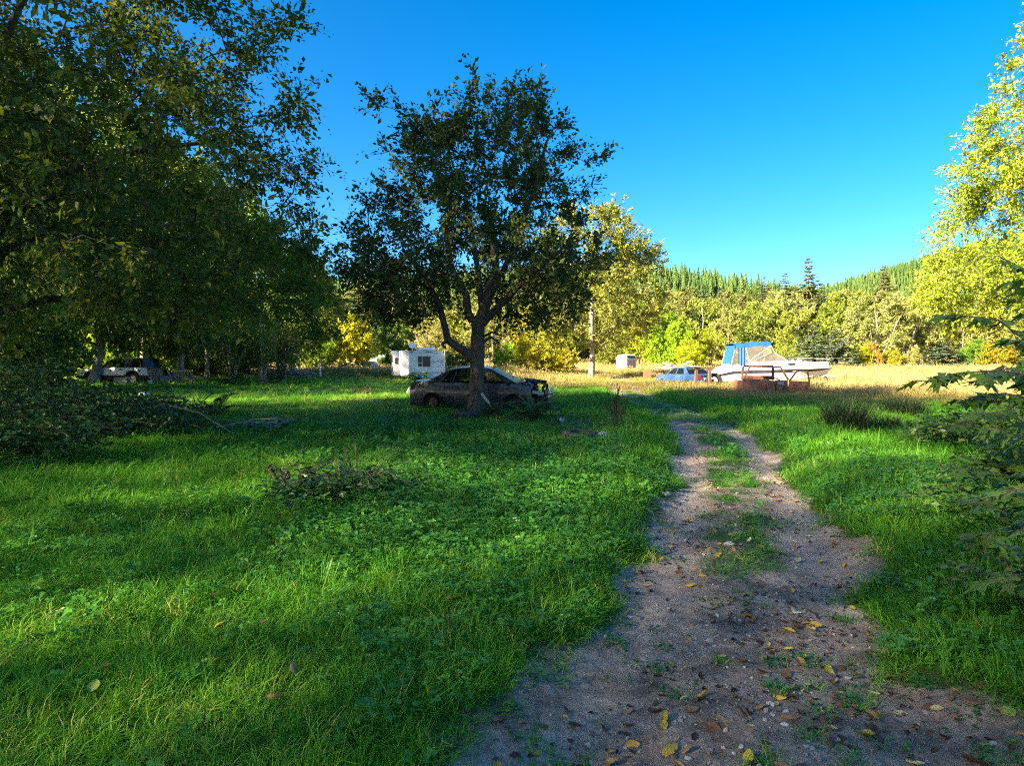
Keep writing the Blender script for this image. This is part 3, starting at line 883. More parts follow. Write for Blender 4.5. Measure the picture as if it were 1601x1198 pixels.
def tree_px(name, meshes, H0, x, ytop, d, label, cat='tree', group=None, lmat=None, rz=None, wide=1.0, ybase=None):
    """stand a generic tree of height H0 at pixel column x, depth d, so that its top is at ytop."""
    p = at(x, ytop, d)
    z0 = gzs(p.x, p.y)
    s = (p.z - z0) / H0
    e = place_tree(name, meshes, (p.x, p.y, z0 - 0.05), rz if rz is not None else (x * 0.37) % 6.28, s, label, cat, group, lmat)
    e.scale = (s * wide, s * wide, s)
    return e

# lit tree behind the fruit tree, with a pale trunk
tree_px('alder_tree', generic_tree('alder_near', 12.5, 5.6, 81, base=0.2, clusters=360, leaf=0.145, per=160, gap=0.42, twigs=True, tr=0.24, bark='greybark', lmat='lime'), 12.5, 925, 330, 48,
        'sunlit yellow-green tree with a pale trunk left of the small shed', lmat='olive')
# tall yellow-green tree reaching in at the right edge
def build_right():
    rng = S(91)
    rows = [(3.6, -1.0, 0, 5.0), (5, -1.2, 0, 7.4), (6.5, -1.0, 0, 7.6), (9.5, -.6, 0, 6.6), (13, -.2, 0, 6.2), (17, 0.3, 0, 5.1), (21, 0.8, 0, 4.0), (25, 1.2, 0, 2.6), (28, 1.2, 0, .8)]
    A = crown_points(rows, 980, rng, 0.5, 0.34, 0.35)
    return tree_meshes('yellow_tree', [(0, 0, 0), (0.1, 0, 4), (0, .2, 8), (.2, 0, 15), (.6, 0, 24)], [0.34, .3, .25, .17, .06], A, 92, leaf=0.135, per=240, shoots=9, shoot_len=1.0, bark='greybark', lmat='yellow', seg=.7, droop=0.12, r_tip=.010)
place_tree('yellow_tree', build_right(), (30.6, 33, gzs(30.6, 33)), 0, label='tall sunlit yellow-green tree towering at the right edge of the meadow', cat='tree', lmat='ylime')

# ------------------------------------------------------------------ left wood
LW = (  # px, ytop, depth, mesh, material, wide, label
    (-60, 60, 27, 0, 'alder', 1.0, 'leafy tree cut by the left edge behind the brush pile'),
    (30, 90, 34, 1, 'green', 1.1, 'dark tree in the wood above the far left trunks'),
    (75, 400, 58, 0, 'yellow', 1.3, 'sunlit yellow tree glimpsed deep between the left trunks'),
    (135, 130, 40, 1, 'alder', 1.1, 'dark leafy tree above the bonnet of the white wagon'),
    (190, 430, 66, 0, 'yellow', 1.2, 'sunlit yellow tree glimpsed above the white wagon'),
    (215, 200, 46, 0, 'green', 1.0, 'dark leafy tree above the roof of the white wagon'),
    (275, 240, 44, 1, 'green', 1.1, 'green leafy tree above the leaning pallet'),
    (318, 270, 49, 0, 'green', .9, 'broad dark tree above the scrap heap'),
    (370, 300, 58, 0, 'green', 1.0, 'green tree rising over the bare-stemmed shrubs'),
    (-20, 400, 60, 0, 'lime', 1.2, 'sunlit green tree deep in the wood at the left edge'))
for i, (x, yt, d, k, lm, w, lab) in enumerate(LW):
    tree_px('alder_tree', MID[k], (12, 11)[k], x, yt, d, lab, lmat=lm, wide=w * 0.7)
tree_px('alder_tree', MID[0], 12, 455, 385, 62, 'rounded mid-green tree rising behind the pole pile', lmat='green', wide=1.0)
tree_px('alder_tree', MID[1], 11, 405, 350, 52, 'dark green tree directly behind the right bare-stemmed shrub', lmat='green', wide=1.15)
tree_px('alder_tree', FAR[1], 12, 490, 425, 78, 'green tree just left of the round yellow bush', lmat='green', wide=1.0)
place_tree('shade_shrub', BUSH[0], (-32, 36.5, 0), 0, 1.1, 'leafy shrub added left of the wagon to shade it', 'bush', lmat='alder')  # added out of frame to keep low sun off the wagon
place_tree('shade_tree', MID[1], (-35.5, 34, 0), 1.0, 1.1, 'leafy tree added left of the wagon to shade it', 'tree', lmat='alder')  # added on the sun side, out of frame, to shade the wagon
# leafy understorey shrubs in the wood
for x, yt, d, k, lm, w, lab in ((15, 470, 30, 0, 'alder', 1.2, 'leafy understorey shrub at the far left edge'), (70, 480, 50, 1, 'alder', 1.3, 'leafy understorey shrub left of the white wagon'),
        (150, 505, 52, 0, 'yellow', 1.3, 'sunlit shrub behind the bonnet of the wagon'), (200, 500, 50, 0, 'lime', 1.2, 'light green shrub behind the roof of the white wagon'),
        (260, 495, 50, 1, 'green', 1.2, 'green shrub behind the leaning pallet'), (310, 500, 52, 0, 'lime', 1.1, 'light green shrub behind the scrap heap'),
        (50, 500, 56, 0, 'lime', 1.4, 'sunlit shrub between the left trunks'), (360, 490, 54, 1, 'green', 1.2, 'green shrub behind the bare-stemmed shrubs')):
    tree_px('shrub', BUSH[k], 5, x, yt, d, lab, 'bush', lmat=lm, wide=w)
# thin straight trunks in the wood
def thin_trunk(x, y0, y1, d, r, label):
    a, b = at(x, y1, d), at(x + 3, y0, d)
    z = gzs(a.x, a.y)
    rng = S(int(x))
    n = 9
    pts = [(a.x + (b.x - a.x) * t + rng.normal(0, .05), d + rng.normal(0, .05), z - .1 + (b.z - z) * t) for t in np.linspace(0, 1, n)]
    V, Fq = tube_chain(np.array(pts) - np.array([a.x, d, z]), np.linspace(r, r * .55, n), 9, rng, .05)
    e = empty('slender_tree', (a.x, d, z), 0, label, 'tree', 'bare trunks in the left wood')
    link('trunk', np_mesh('slender_trunk', V, Fq, M['bark'], smooth=True), e)
    P = np.array(pts)[-4:] - np.array([a.x, d, z])
    A = np.concatenate([p + rng.normal(0, .8, (14, 3)) for p in P])
    T = unit(rng.normal(0, 1, (len(A) * 14, 3)))
    pos = np.repeat(A, 14, 0) + T * rng.random((len(A) * 14, 1)) * .6
    V, Fc, tt = leaf_arrays(pos, unit(rng.normal(0, 1, pos.shape)), unit(rng.normal(0, .5, pos.shape) + [0, 0, 1]), np.full(len(pos), .16), np.full(len(pos), .1), rng.random(len(pos)))
    link('crown', np_mesh('slender_crown', V, Fc, M['alder'], tint=tt), e)
for x, r, d in ((8, .2, 30), (26, .13, 33), (55, .17, 35), (64, .12, 38), (78, .13, 33), (92, .12, 42), (104, .1, 45), (45, .13, 40), (86, .12, 48)):
    thin_trunk(x, 330, 590, d, r, 'slim bare trunk rising in the shade left of the white wagon')

# ------------------------------------------------------------------ background trees, left to right
tree_px('yellow_bush', BUSH[0], 5, 540, 497, 78, 'round bright yellow bush in the sun left of the camping trailer', 'bush', lmat='yellow', wide=1.0)
tree_px('dark_bush', FAR[0], 12, 612, 505, 86, 'dull green round tree between the yellow bush and the trailer roof', 'tree', lmat='alder', wide=1.25)
tree_px('shrub', BUSH[1], 5, 497, 515, 74, 'green shrub touching the left side of the yellow bush', 'bush', lmat='green', wide=1.0)
for x, yt, d, k in ((520, 432, 128, 1), (560, 418, 132, 0), (598, 440, 125, 1), (640, 425, 130, 1), (480, 440, 135, 0), (440, 430, 130, 1)):
    tree_px('conifer_tree', CON[k], 18, x, yt, d, 'dark conifer rising behind the yellow bush', group='dark conifers behind the yellow bush', lmat='conifer', wide=1.15)
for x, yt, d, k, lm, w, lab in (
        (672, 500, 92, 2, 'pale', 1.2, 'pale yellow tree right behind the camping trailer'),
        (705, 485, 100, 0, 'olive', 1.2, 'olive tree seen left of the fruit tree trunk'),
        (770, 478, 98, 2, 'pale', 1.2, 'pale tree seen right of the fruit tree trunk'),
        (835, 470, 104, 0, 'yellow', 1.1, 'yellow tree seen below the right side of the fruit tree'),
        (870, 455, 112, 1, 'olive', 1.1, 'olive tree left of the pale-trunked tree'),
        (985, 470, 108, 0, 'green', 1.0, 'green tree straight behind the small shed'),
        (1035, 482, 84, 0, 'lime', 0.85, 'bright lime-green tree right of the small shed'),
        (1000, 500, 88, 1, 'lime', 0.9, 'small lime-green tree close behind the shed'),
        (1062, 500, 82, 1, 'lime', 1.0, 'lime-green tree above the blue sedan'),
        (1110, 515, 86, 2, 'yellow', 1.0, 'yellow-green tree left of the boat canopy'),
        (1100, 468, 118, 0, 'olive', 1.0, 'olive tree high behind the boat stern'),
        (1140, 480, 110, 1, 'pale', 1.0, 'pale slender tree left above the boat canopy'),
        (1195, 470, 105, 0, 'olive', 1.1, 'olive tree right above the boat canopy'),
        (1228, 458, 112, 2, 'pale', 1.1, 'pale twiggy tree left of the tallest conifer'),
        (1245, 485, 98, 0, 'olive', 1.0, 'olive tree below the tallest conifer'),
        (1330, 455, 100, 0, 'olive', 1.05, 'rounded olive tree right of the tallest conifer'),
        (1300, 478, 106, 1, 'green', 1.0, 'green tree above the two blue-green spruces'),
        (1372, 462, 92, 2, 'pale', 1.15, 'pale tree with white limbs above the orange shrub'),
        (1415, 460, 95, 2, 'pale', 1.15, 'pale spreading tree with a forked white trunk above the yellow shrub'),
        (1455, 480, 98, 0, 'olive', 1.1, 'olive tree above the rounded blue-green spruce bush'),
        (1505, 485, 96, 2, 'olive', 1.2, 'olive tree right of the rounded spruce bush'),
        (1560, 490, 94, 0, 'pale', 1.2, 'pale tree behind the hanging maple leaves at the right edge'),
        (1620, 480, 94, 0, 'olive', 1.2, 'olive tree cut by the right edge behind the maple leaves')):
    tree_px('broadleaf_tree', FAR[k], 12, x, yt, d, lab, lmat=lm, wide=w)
for x, yt, d, k, lm, w, lab in (
        (1265, 400, 118, 0, 'conifer_b', 1.0, 'tallest conifer standing up against the sky'),
        (1228, 424, 122, 1, 'conifer', 1.0, 'pointed dark conifer just left of the tallest one'),
        (1194, 430, 140, 1, 'conifer', 0.9, 'small dark conifer tip on the skyline left of the tallest pair'),
        (1205, 446, 118, 0, 'conifer_b', 1.2, 'broad brownish conifer left below the tallest one'),
        (1100, 440, 124, 1, 'conifer', 1.2, 'dark green conifer above the boat stern'),
        (1072, 445, 135, 1, 'conifer_b', 1.1, 'brownish conifer above the lime-green trees'),
        (1128, 448, 138, 1, 'conifer_b', 1.0, 'brownish conifer high behind the boat canopy'),
        (1160, 452, 130, 1, 'conifer_b', 1.1, 'dull conifer above the boat windscreen'),
        (1285, 440, 128, 1, 'conifer', 1.1, 'dark conifer leaning on the right of the tallest one'),
        (1383, 412, 128, 0, 'conifer_b', 1.0, 'brown conifer standing before the right hill'),
        (1163, 500, 92, 1, 'green', 1.6, 'small cone-shaped green tree right behind the boat canopy')):
    tree_px('conifer_tree', CON[k], 18, x, yt, d, lab, lmat=lm, wide=w)
for x, yt, d, w, lm, lab in ((1272, 503, 84, 1.2, 'spruce', 'left blue-green spruce of the pair beyond the bow'), (1310, 508, 82, 1.25, 'spruce', 'right blue-green spruce of the pair beyond the bow'),
                         (1474, 528, 82, 1.9, 'spruce', 'rounded blue-green spruce bush at the far meadow edge')):
    tree_px('spruce_tree', SPR, 6.5, x, yt, d, lab, lmat=lm, wide=w)
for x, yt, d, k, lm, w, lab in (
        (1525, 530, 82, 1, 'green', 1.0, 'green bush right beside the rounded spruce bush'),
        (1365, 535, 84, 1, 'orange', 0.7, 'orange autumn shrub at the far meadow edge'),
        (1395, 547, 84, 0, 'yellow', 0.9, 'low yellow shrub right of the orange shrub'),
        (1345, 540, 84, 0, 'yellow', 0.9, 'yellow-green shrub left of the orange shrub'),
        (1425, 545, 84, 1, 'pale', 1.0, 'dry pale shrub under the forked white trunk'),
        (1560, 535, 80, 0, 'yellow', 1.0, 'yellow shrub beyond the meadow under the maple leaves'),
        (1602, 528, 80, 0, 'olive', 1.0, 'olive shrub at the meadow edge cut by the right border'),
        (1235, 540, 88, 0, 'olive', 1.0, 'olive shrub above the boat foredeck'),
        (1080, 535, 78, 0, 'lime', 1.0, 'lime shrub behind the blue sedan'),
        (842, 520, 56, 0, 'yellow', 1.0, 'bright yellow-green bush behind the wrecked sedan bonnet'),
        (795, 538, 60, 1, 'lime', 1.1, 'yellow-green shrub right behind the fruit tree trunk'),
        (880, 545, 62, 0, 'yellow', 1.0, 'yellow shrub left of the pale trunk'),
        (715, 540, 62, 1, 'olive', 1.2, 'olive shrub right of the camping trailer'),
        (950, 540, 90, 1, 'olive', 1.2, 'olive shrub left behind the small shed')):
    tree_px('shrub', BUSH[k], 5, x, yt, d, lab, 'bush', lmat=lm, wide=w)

# ------------------------------------------------------------------ scattered stuff (instances of small meshes on computed points)
def scatter(name, variants, pos, rot, scl, tint, label, cat):
    pos = np.asarray(pos, dtype=np.float32)
    n = len(pos)
    me = bpy.data.meshes.new(name)
    me.vertices.add(n)
    me.vertices.foreach_set('co', pos.ravel())
    def A(nm, ty, key, v):
        a = me.attributes.new(nm, ty, 'POINT')
        a.data.foreach_set(key, v)
    rng = S(n)
    A('rot', 'FLOAT_VECTOR', 'vector', np.asarray(rot, dtype=np.float32).ravel())
    A('scl', 'FLOAT_VECTOR', 'vector', np.asarray(scl, dtype=np.float32).ravel())
    A('tint', 'FLOAT', 'value', np.asarray(tint, dtype=np.float32))
    A('vid', 'INT', 'value', rng.integers(0, len(variants), n).astype(np.int32))
    me.materials.append(variants[0].materials[0])
    o = link(name, me)
    tag(o, label, cat, kind='stuff')
    ng = bpy.data.node_groups.new(name, 'GeometryNodeTree')
    ng.interface.new_socket('Geometry', in_out='INPUT', socket_type='NodeSocketGeometry')
    ng.interface.new_socket('Geometry', in_out='OUTPUT', socket_type='NodeSocketGeometry')
    N, L = ng.nodes, ng.links
    gi, go = N.new('NodeGroupInput'), N.new('NodeGroupOutput')
    ip = N.new('GeometryNodeInstanceOnPoints')
    jn = N.new('GeometryNodeJoinGeometry')
    for v in variants:
        src = bpy.data.objects.new(v.name + '_source', v)      # never linked to the scene
        oi = N.new('GeometryNodeObjectInfo')
        oi.inputs['Object'].default_value = src
        oi.inputs['As Instance'].default_value = False
        g2i = N.new('GeometryNodeGeometryToInstance')
        L.new(oi.outputs['Geometry'], g2i.inputs[0])
        L.new(g2i.outputs[0], jn.inputs[0])
    def attr(nm, ty):
        a = N.new('GeometryNodeInputNamedAttribute'); a.data_type = ty
        a.inputs[0].default_value = nm
        return a.outputs[0]
    L.new(gi.outputs[0], ip.inputs['Points'])
    L.new(jn.outputs[0], ip.inputs['Instance'])
    ip.inputs['Pick Instance'].default_value = True
    L.new(attr('vid', 'INT'), ip.inputs['Instance Index'])
    L.new(attr('rot', 'FLOAT_VECTOR'), ip.inputs['Rotation'])
    L.new(attr('scl', 'FLOAT_VECTOR'), ip.inputs['Scale'])
    L.new(ip.outputs[0], go.inputs[0])
    md = o.modifiers.new('scatter', 'NODES')
    md.node_group = ng
    return o

def blade_clump(name, seed, n, rad, h0, h1, w, mat, lean=0.5, heads=0.0):
    rng = S(seed)
    a = rng.uniform(0, 2 * math.pi, n); q = np.sqrt(rng.random(n)) * rad
    base = np.stack([np.cos(a) * q, np.sin(a) * q, np.full(n, -0.02)], 1)
    h = rng.uniform(h0, h1, n)
    da = a + rng.normal(0, 1.1, n)
    ln = rng.uniform(0.1, 1.0, n) * lean
    dr = np.stack([np.cos(da), np.sin(da), np.zeros(n)], 1)
    fa = da + math.pi / 2 + rng.normal(0, .5, n)
    sd = np.stack([np.cos(fa), np.sin(fa), np.zeros(n)], 1)
    w_ = (w * rng.uniform(.7, 1.3, n))[:, None]
    m = base + dr * (ln * h * 0.35)[:, None] + np.array([0, 0, 1.0]) * (h * 0.6)[:, None]
    t = base + dr * (ln * h * 1.0)[:, None] + np.array([0, 0, 1.0]) * (h * (1 - 0.25 * ln))[:, None]
    V = np.stack([base - sd * w_ / 2, base + sd * w_ / 2, m + sd * w_ * .42, m - sd * w_ * .42, t], 1).reshape(-1, 3)
    k = np.arange(n) * 5
    Q = np.stack([k, k + 1, k + 2, k + 3], 1); T = np.stack([k + 3, k + 2, k + 4], 1)
    if heads > 0:
        sel = np.where(rng.random(n) < heads)[0]
        o = len(V)
        hv = []; 
        for s in sel:
            tp = t[s]; dd = unit((t[s] - m[s])[None])[0]
            e = tp + dd * h[s] * .22
            mid = tp + dd * h[s] * .1
            hv += [tp, mid + sd[s] * w * 1.6, e, mid - sd[s] * w * 1.6]
        V = np.concatenate([V, np.array(hv)])
        kk = o + np.arange(len(sel)) * 4
        Q = np.concatenate([Q, np.stack([kk, kk + 1, kk + 2, kk + 3], 1)])
    return np_mesh(name, V, [Q, T], mat)

def leaf_clump(name, seed, n, rad, h0, h1, size, mat):
    """Low trefoil leaves on thin stalks."""
    rng = S(seed)
    Vs, Fs, o = [], [], 0
    for i in range(n):
        a = rng.uniform(0, 6.283); q = math.sqrt(rng.random()) * rad
        c = np.array([math.cos(a) * q, math.sin(a) * q, rng.uniform(h0, h1)])
        s = size * rng.uniform(.6, 1.3)
        t0 = rng.uniform(0, 6.283)
        nr = unit((rng.normal(0, .35, 3) + [0, 0, 1])[None])
        lobes = 3
        for k in range(lobes):
            b = t0 + (k - 1) * 1.5
            d = np.array([[math.cos(b), math.sin(b), rng.uniform(-.25, .2)]])
            V, Fc, _ = leaf_arrays(c[None], d, nr, [s], [s * .85], np.zeros(1), .1)
            Vs.append(V); Fs.append(Fc + o); o += 4
        st = np.array([c + [0, .002, 0], c - [0, .002, 0], [c[0] * .8, c[1] * .8, -.02]])
        Vs.append(st); Fs.append(np.array([[o, o + 1, o + 2]])); o += 3
    return np_mesh(name, np.concatenate(Vs), np.concatenate(Fs), mat)

def band_points(bands, rng, xl, xr):
    out = []
    for y0, y1, dens in bands:
        w0, w1 = xr(y1) - xl(y1), 0
        area = (xr((y0 + y1) / 2) - xl((y0 + y1) / 2)) * (y1 - y0)
        n = int(area * dens * 1.25)
        y = rng.uniform(y0, y1, n)
        lo, hi = xl(y1), xr(y1)
        x = rng.uniform(lo, hi, n)
        k = (x > xl(y)) & (x < xr(y))
        out.append(np.stack([x[k], y[k], np.full(k.sum(), (y0 + y1) / 2)], 1))
    return np.concatenate(out)

def lie(n, rng, tilt=0.12):
    return np.stack([rng.normal(0, tilt, n), rng.normal(0, tilt, n), rng.uniform(0, 6.283, n)], 1)

def scatter_grass():
    rng = S(1001)
    lawn = [blade_clump('lawn_clump_%s' % 'abcde'[i], 200 + i, 26, 0.085, 0.05, 0.145 + .02 * i, 0.0055, M['lawn'], 1.5) for i in range(5)]
    P = band_points(((1.3, 3.4, 330), (3.4, 5.5, 240), (5.5, 9, 130), (9, 16, 60), (16, 28, 27), (28, 52, 13)), rng, lambda y: -.92 * y - 2.5, lambda y: .92 * y + 2.5)
    x, y = P[:, 0], P[:, 1]
    tm, dm, sm = track_mask(x, y), dry_mask(x, y), soil_mask(x, y)
    keep = (rng.random(len(x)) > tm * 1.12) & (rng.random(len(x)) > dm * 0.85) & (rng.random(len(x)) > sm * .92)
    x, y, tm, dm = x[keep], y[keep], tm[keep], dm[keep]
    n = len(x)
    d = np.hypot(x, y)
    big = np.interp(d, [2, 6, 12, 22, 45], [0.85, 1.0, 1.35, 1.9, 2.6])
    lush = fbm(x * .55 + 7, y * .55 + 3, 3)
    side = np.exp(-((np.abs(x - track_x(y)) - 1.7) / .7) ** 2)
    mow = sstep(x, track_x(y) - .5, track_x(y) - 3.5) * sstep(y, 9, 14)          # shorter lawn behind on the left
    hgt = 0.56 * (0.55 + 0.95 * lush + 0.35 * side) * rng.uniform(.7, 1.25, n) * (1 - 0.80 * np.clip(tm * 1.6, 0, 1) * 1.0) * (1 - .45 * (np.abs(x - track_x(y)) < .6)) * (1 - .45 * mow) * np.interp(d, [0, 10, 30, 50], [1, 0.85, .62, .5])
    s = big * rng.uniform(.8, 1.2, n)
    scl = np.stack([s, s, s * hgt * 1.15], 1)
    tint = np.clip(0.12 + 0.75 * fbm(x * .35 + 11, y * .35, 3) * rng.uniform(.55, 1.25, n) + .10 * (x > track_x(y) + .8) * 0 + .32 * dm + 0.18 * mow + .12 * tm + (rng.random(n) < .05) * .5, 0, 1)
    scatter('grass', lawn, np.stack([x, y, gz(x, y)], 1), lie(n, rng, .26), scl, tint, 'green grass of the lawn and verges', 'grass')

    # longer blades lying over each other
    tall = [blade_clump('tall_clump_%s' % 'abc'[i], 230 + i, 16, 0.10, 0.16, 0.34, 0.0065, M['lawn'], 1.3) for i in range(3)]
    P = band_points(((1.3, 4, 26), (4, 8, 20), (8, 16, 9), (16, 26, 4)), rng, lambda y: -.92 * y - 2.5, lambda y: .92 * y + 2.5)
    x, y = P[:, 0], P[:, 1]
    side = np.exp(-((np.abs(x - track_x(y)) - 2.1) / .9) ** 2) * (y > 3)
    pr = 0.26 + 0.8 * side + 0.5 * sstep(fbm(x * .8 + 31, y * .8, 2), .5, .7)
    keep = (rng.random(len(x)) < pr) & (track_mask(x, y) < .12) & (soil_mask(x, y) < .2) & (dry_mask(x, y) < .6)
    x, y = x[keep], y[keep]; n = len(x)
    s = np.interp(np.hypot(x, y), [2, 8, 25], [.75, .95, 1.3]) * rng.uniform(.7, 1.25, n)
    scatter('tall_grass', tall, np.stack([x, y, gz(x, y)], 1), lie(n, rng, .22), np.stack([s, s, s * rng.uniform(.6, 1.1, n)], 1),
            np.clip(.15 + .6 * fbm(x * .6, y * .6 + 9, 2) * rng.uniform(.6, 1.3, n) + (rng.random(n) < .08) * .4, 0, 1), 'longer arching grass along the track edges', 'grass')

    # trefoil ground cover in the middle of the lawn and in the verge
    cov = [leaf_clump('cover_clump_%s' % 'abc'[i], 250 + i, 16, 0.13, 0.03, 0.13, 0.030, M['cover']) for i in range(3)]
    P = band_points(((1.5, 5, 60), (5, 9, 62), (9, 16, 26)), rng, lambda y: -.92 * y - 2, lambda y: .92 * y + 2)
    x, y = P[:, 0], P[:, 1]
    core = np.exp(-((x + 0.6 + .12 * (y - 8)) / 1.9) ** 2 - ((y - 8.2) / 3.6) ** 2)
    pr = np.clip(core * 1.5, 0, 1) + .35 * sstep(fbm(x * .7 + 77, y * .7, 2), .52, .7) + .35 * np.exp(-((x - track_x(y) - 2.6) / .9) ** 2) * (y < 9)
    keep = (rng.random(len(x)) < pr) & (track_mask(x, y) < .25) & (soil_mask(x, y) < .3)
    x, y = x[keep], y[keep]; n = len(x)
    s = np.interp(y, [2, 6, 14], [.75, 1.0, 1.5]) * rng.uniform(.75, 1.3, n)
    zz = 0.02 + .10 * np.exp(-((x + 0.7) / 1.4) ** 2 - ((y - 7.6) / 2.2) ** 2)
    scatter('ground_cover', cov, np.stack([x, y, gz(x, y) + zz * rng.uniform(.3, 1, n)], 1), lie(n, rng, .2), np.stack([s, s, s], 1),
            np.clip(.2 + .8 * rng.random(n) * fbm(x * .8, y * .8, 2) * 1.5, 0, 1), 'low trefoil ground cover spreading through the lawn', 'ground cover')
    # tiny weeds in the bare track
    P = band_points(((1.5, 5, 34), (5, 10, 16), (10, 20, 6)), rng, lambda y: track_x(y) - 1.9, lambda y: track_x(y) + 1.5)
    x, y = P[:, 0], P[:, 1]
    keep = (fbm(x * 2.2 + 3, y * 2.2 + 8, 2) > .55 - .22 * (np.abs(x - track_x(y)) > .95))
    x, y = x[keep], y[keep]; n = len(x)
    s = rng.uniform(.35, .7, n)
    scatter('track_weeds', cov[:2], np.stack([x, y, gz(x, y) - .02], 1), lie(n, rng, .1), np.stack([s, s, s * .6], 1), rng.random(n) * .9, 'tiny green weeds sprouting in the mud of the track', 'weeds')
    keep = fbm(x * 1.7 + 13, y * 1.7 + 2, 2) > .5
    x, y = x[keep], y[keep]; n = len(x)
    s = rng.uniform(.45, .9, n)
    scatter('track_grass', lawn[:3], np.stack([x + .05, y, gz(x, y)], 1), lie(n, rng, .2), np.stack([s, s, s * .7], 1), .3 + .5 * rng.random(n), 'small grass tufts growing in the track', 'grass')

def scatter_meadow():
    rng = S(1002)
    dryc = [blade_clump('dry_clump_%s' % 'abcd'[i], 270 + i, 40, 0.30, 0.18, 0.50, 0.013, M['dry'], 0.75, heads=.35) for i in range(4)]
    P = band_points(((17, 27, 15), (27, 42, 11), (42, 70, 5), (70, 135, 1.8)), rng, lambda y: -.62 * y - 4, lambda y: .95 * y + 4)
    x, y = P[:, 0], P[:, 1]
    dm = dry_mask(x, y)
    keep = (rng.random(len(x)) < dm * 1.05 - .03) & (rng.random(len(x)) > track_mask(x, y) * 1.1) & (y < 128)
    x, y, dm = x[keep], y[keep], dm[keep]; n = len(x)
    d = np.hypot(x, y)
    s = np.interp(d, [18, 40, 70, 130], [.65, 1.0, 1.5, 2.3]) * rng.uniform(.75, 1.25, n)
    # mown, short ground around the turn of the track by the shed
    short = np.exp(-((x - 8.5) / 5) ** 2 - ((y - 48) / 14) ** 2)
    weeds = np.exp(-((x + 1.5) / 5.5) ** 2 - ((y - 50) / 7) ** 2) + np.exp(-((x + 13) / 6) ** 2 - ((y - 54) / 5) ** 2)
    h = (0.45 + .9 * fbm(x * .3, y * .3 + 40, 2)) * (1 - .75 * np.clip(short, 0, 1)) * (1 + .9 * np.clip(weeds, 0, 1)) * np.interp(d, [18, 40, 130], [.8, .9, .55])
    tint = np.clip(.10 + .75 * dm * fbm(x * .18 + 3, y * .18 + 8, 3) * rng.uniform(.75, 1.4, n) + .10 * (y > 24) - .35 * np.clip(short, 0, 1) - .12 * np.clip(weeds, 0, 1), 0, 1)
    scatter('meadow_grass', dryc, np.stack([x, y, gz(x, y)], 1), lie(n, rng, .12), np.stack([s, s, s * h], 1), tint, 'dry golden meadow grass beyond the shade', 'grass')

def scatter_hills():
    rng = S(1003)
    def low_con(nm, seed):
        rng = S(seed); V, Fc = [], []
        for i in range(9):
            z = 2 + 13 * i / 9; r = 2.7 * (1 - i / 9.6)
            m = 9
            a0 = rng.uniform(0, 6)
            for k in range(m):
                a = a0 + 6.283 * k / m + rng.normal(0, .1); rr = r * rng.uniform(.7, 1.15)
                o = len(V)
                V += [(0, 0, z + 2.3), (math.cos(a - .33) * rr, math.sin(a - .33) * rr, z - .2 + rng.normal(0, .2)), (math.cos(a + .33) * rr, math.sin(a + .33) * rr, z - .2 + rng.normal(0, .2))]
                Fc.append((o, o + 1, o + 2))
        return np_mesh(nm, V, np.array(Fc), M['hillf'])
    con = [low_con('hill_conifer_%s' % 'abc'[i], 310 + i) for i in range(3)]
    x = rng.uniform(-330, 680, 42000); y = rng.uniform(175, 720, 42000)
    z = gz(x, y)
    k = (np.abs(x) < y * 1.05 + 20) & (z > 3) & (fbm(x * .02, y * .02, 2) > .22)
    x, y, z = x[k], y[k], z[k]; n = len(x)
    near = sstep(y, 260, 200)
    s = .26 + .55 * rng.random(n) ** 1.5 * np.where(y < 450, .85, 1.0)
    t = np.clip(rng.random(n) * .5 + .5 * fbm(x * .015 + 4, y * .015, 2), 0, 1)
    scatter('hill_conifers', con, np.stack([x, y, z], 1), lie(n, rng, .03), np.stack([s * 1.25, s * 1.25, s * rng.uniform(.75, 1.1, n)], 1), t, 'dense conifer forest covering the distant hills', 'forest')
    # broadleaf belt at the foot of the hills
    fm = []
    for i, m in enumerate(FAR):
        c = m[1].copy(); c.materials.clear(); c.materials.append(M['hilld']); c.name = 'belt_tree_%s' % 'abc'[i]
        fm.append(c)
    x = rng.uniform(-150, 230, 700); y = rng.uniform(125, 235, 700)
    k = (np.abs(x) < y * 1.0 + 10)
    x, y = x[k], y[k]; n = len(x)
    s = rng.uniform(.75, 1.25, n)
    scatter('hill_broadleaf_forest', fm, np.stack([x, y, gz(x, y) - .5], 1), lie(n, rng, .03), np.stack([s, s, s], 1), np.clip(rng.normal(.45, .25, n), 0, 1), 'belt of mixed broadleaf wood at the foot of the hills', 'forest')
scatter_grass()
scatter_meadow()
scatter_hills()

# ------------------------------------------------------------------ vehicle materials
M['wreck'] = surf_mat('dusty_dark_paint', (0.018, 0.025, 0.028), (0.030, 0.038, 0.040), 3, 0.28, spec=0.6, c3=(0.045, 0.048, 0.044), coat=0.25, bump=0.05)
M['wreck_roof'] = surf_mat('pale_top_paint', (0.07, 0.085, 0.09), (0.13, 0.14, 0.14), 4, 0.30, spec=0.6, coat=0.5)  # paler than the body paint, for roof and boot lid
M['black'] = surf_mat('black_plastic', (0.012, 0.012, 0.012), (0.03, 0.03, 0.03), 8, 0.6)
M['metal'] = surf_mat('dull_metal', (0.25, 0.25, 0.25), (0.4, 0.39, 0.37), 10, 0.45, metal=0.8)
M['rubber'] = surf_mat('old_rubber', (0.022, 0.021, 0.020), (0.06, 0.052, 0.045), 14, 0.85, bump=0.4, bscale=50)
M['rustbrake'] = surf_mat('rusty_hub', (0.05, 0.028, 0.018), (0.10, 0.05, 0.03), 15, 0.9)
M['rust'] = surf_mat('orange_rust', (0.26, 0.095, 0.045), (0.40, 0.165, 0.08), 6, 0.9, c3=(0.48, 0.28, 0.17), bump=0.4)
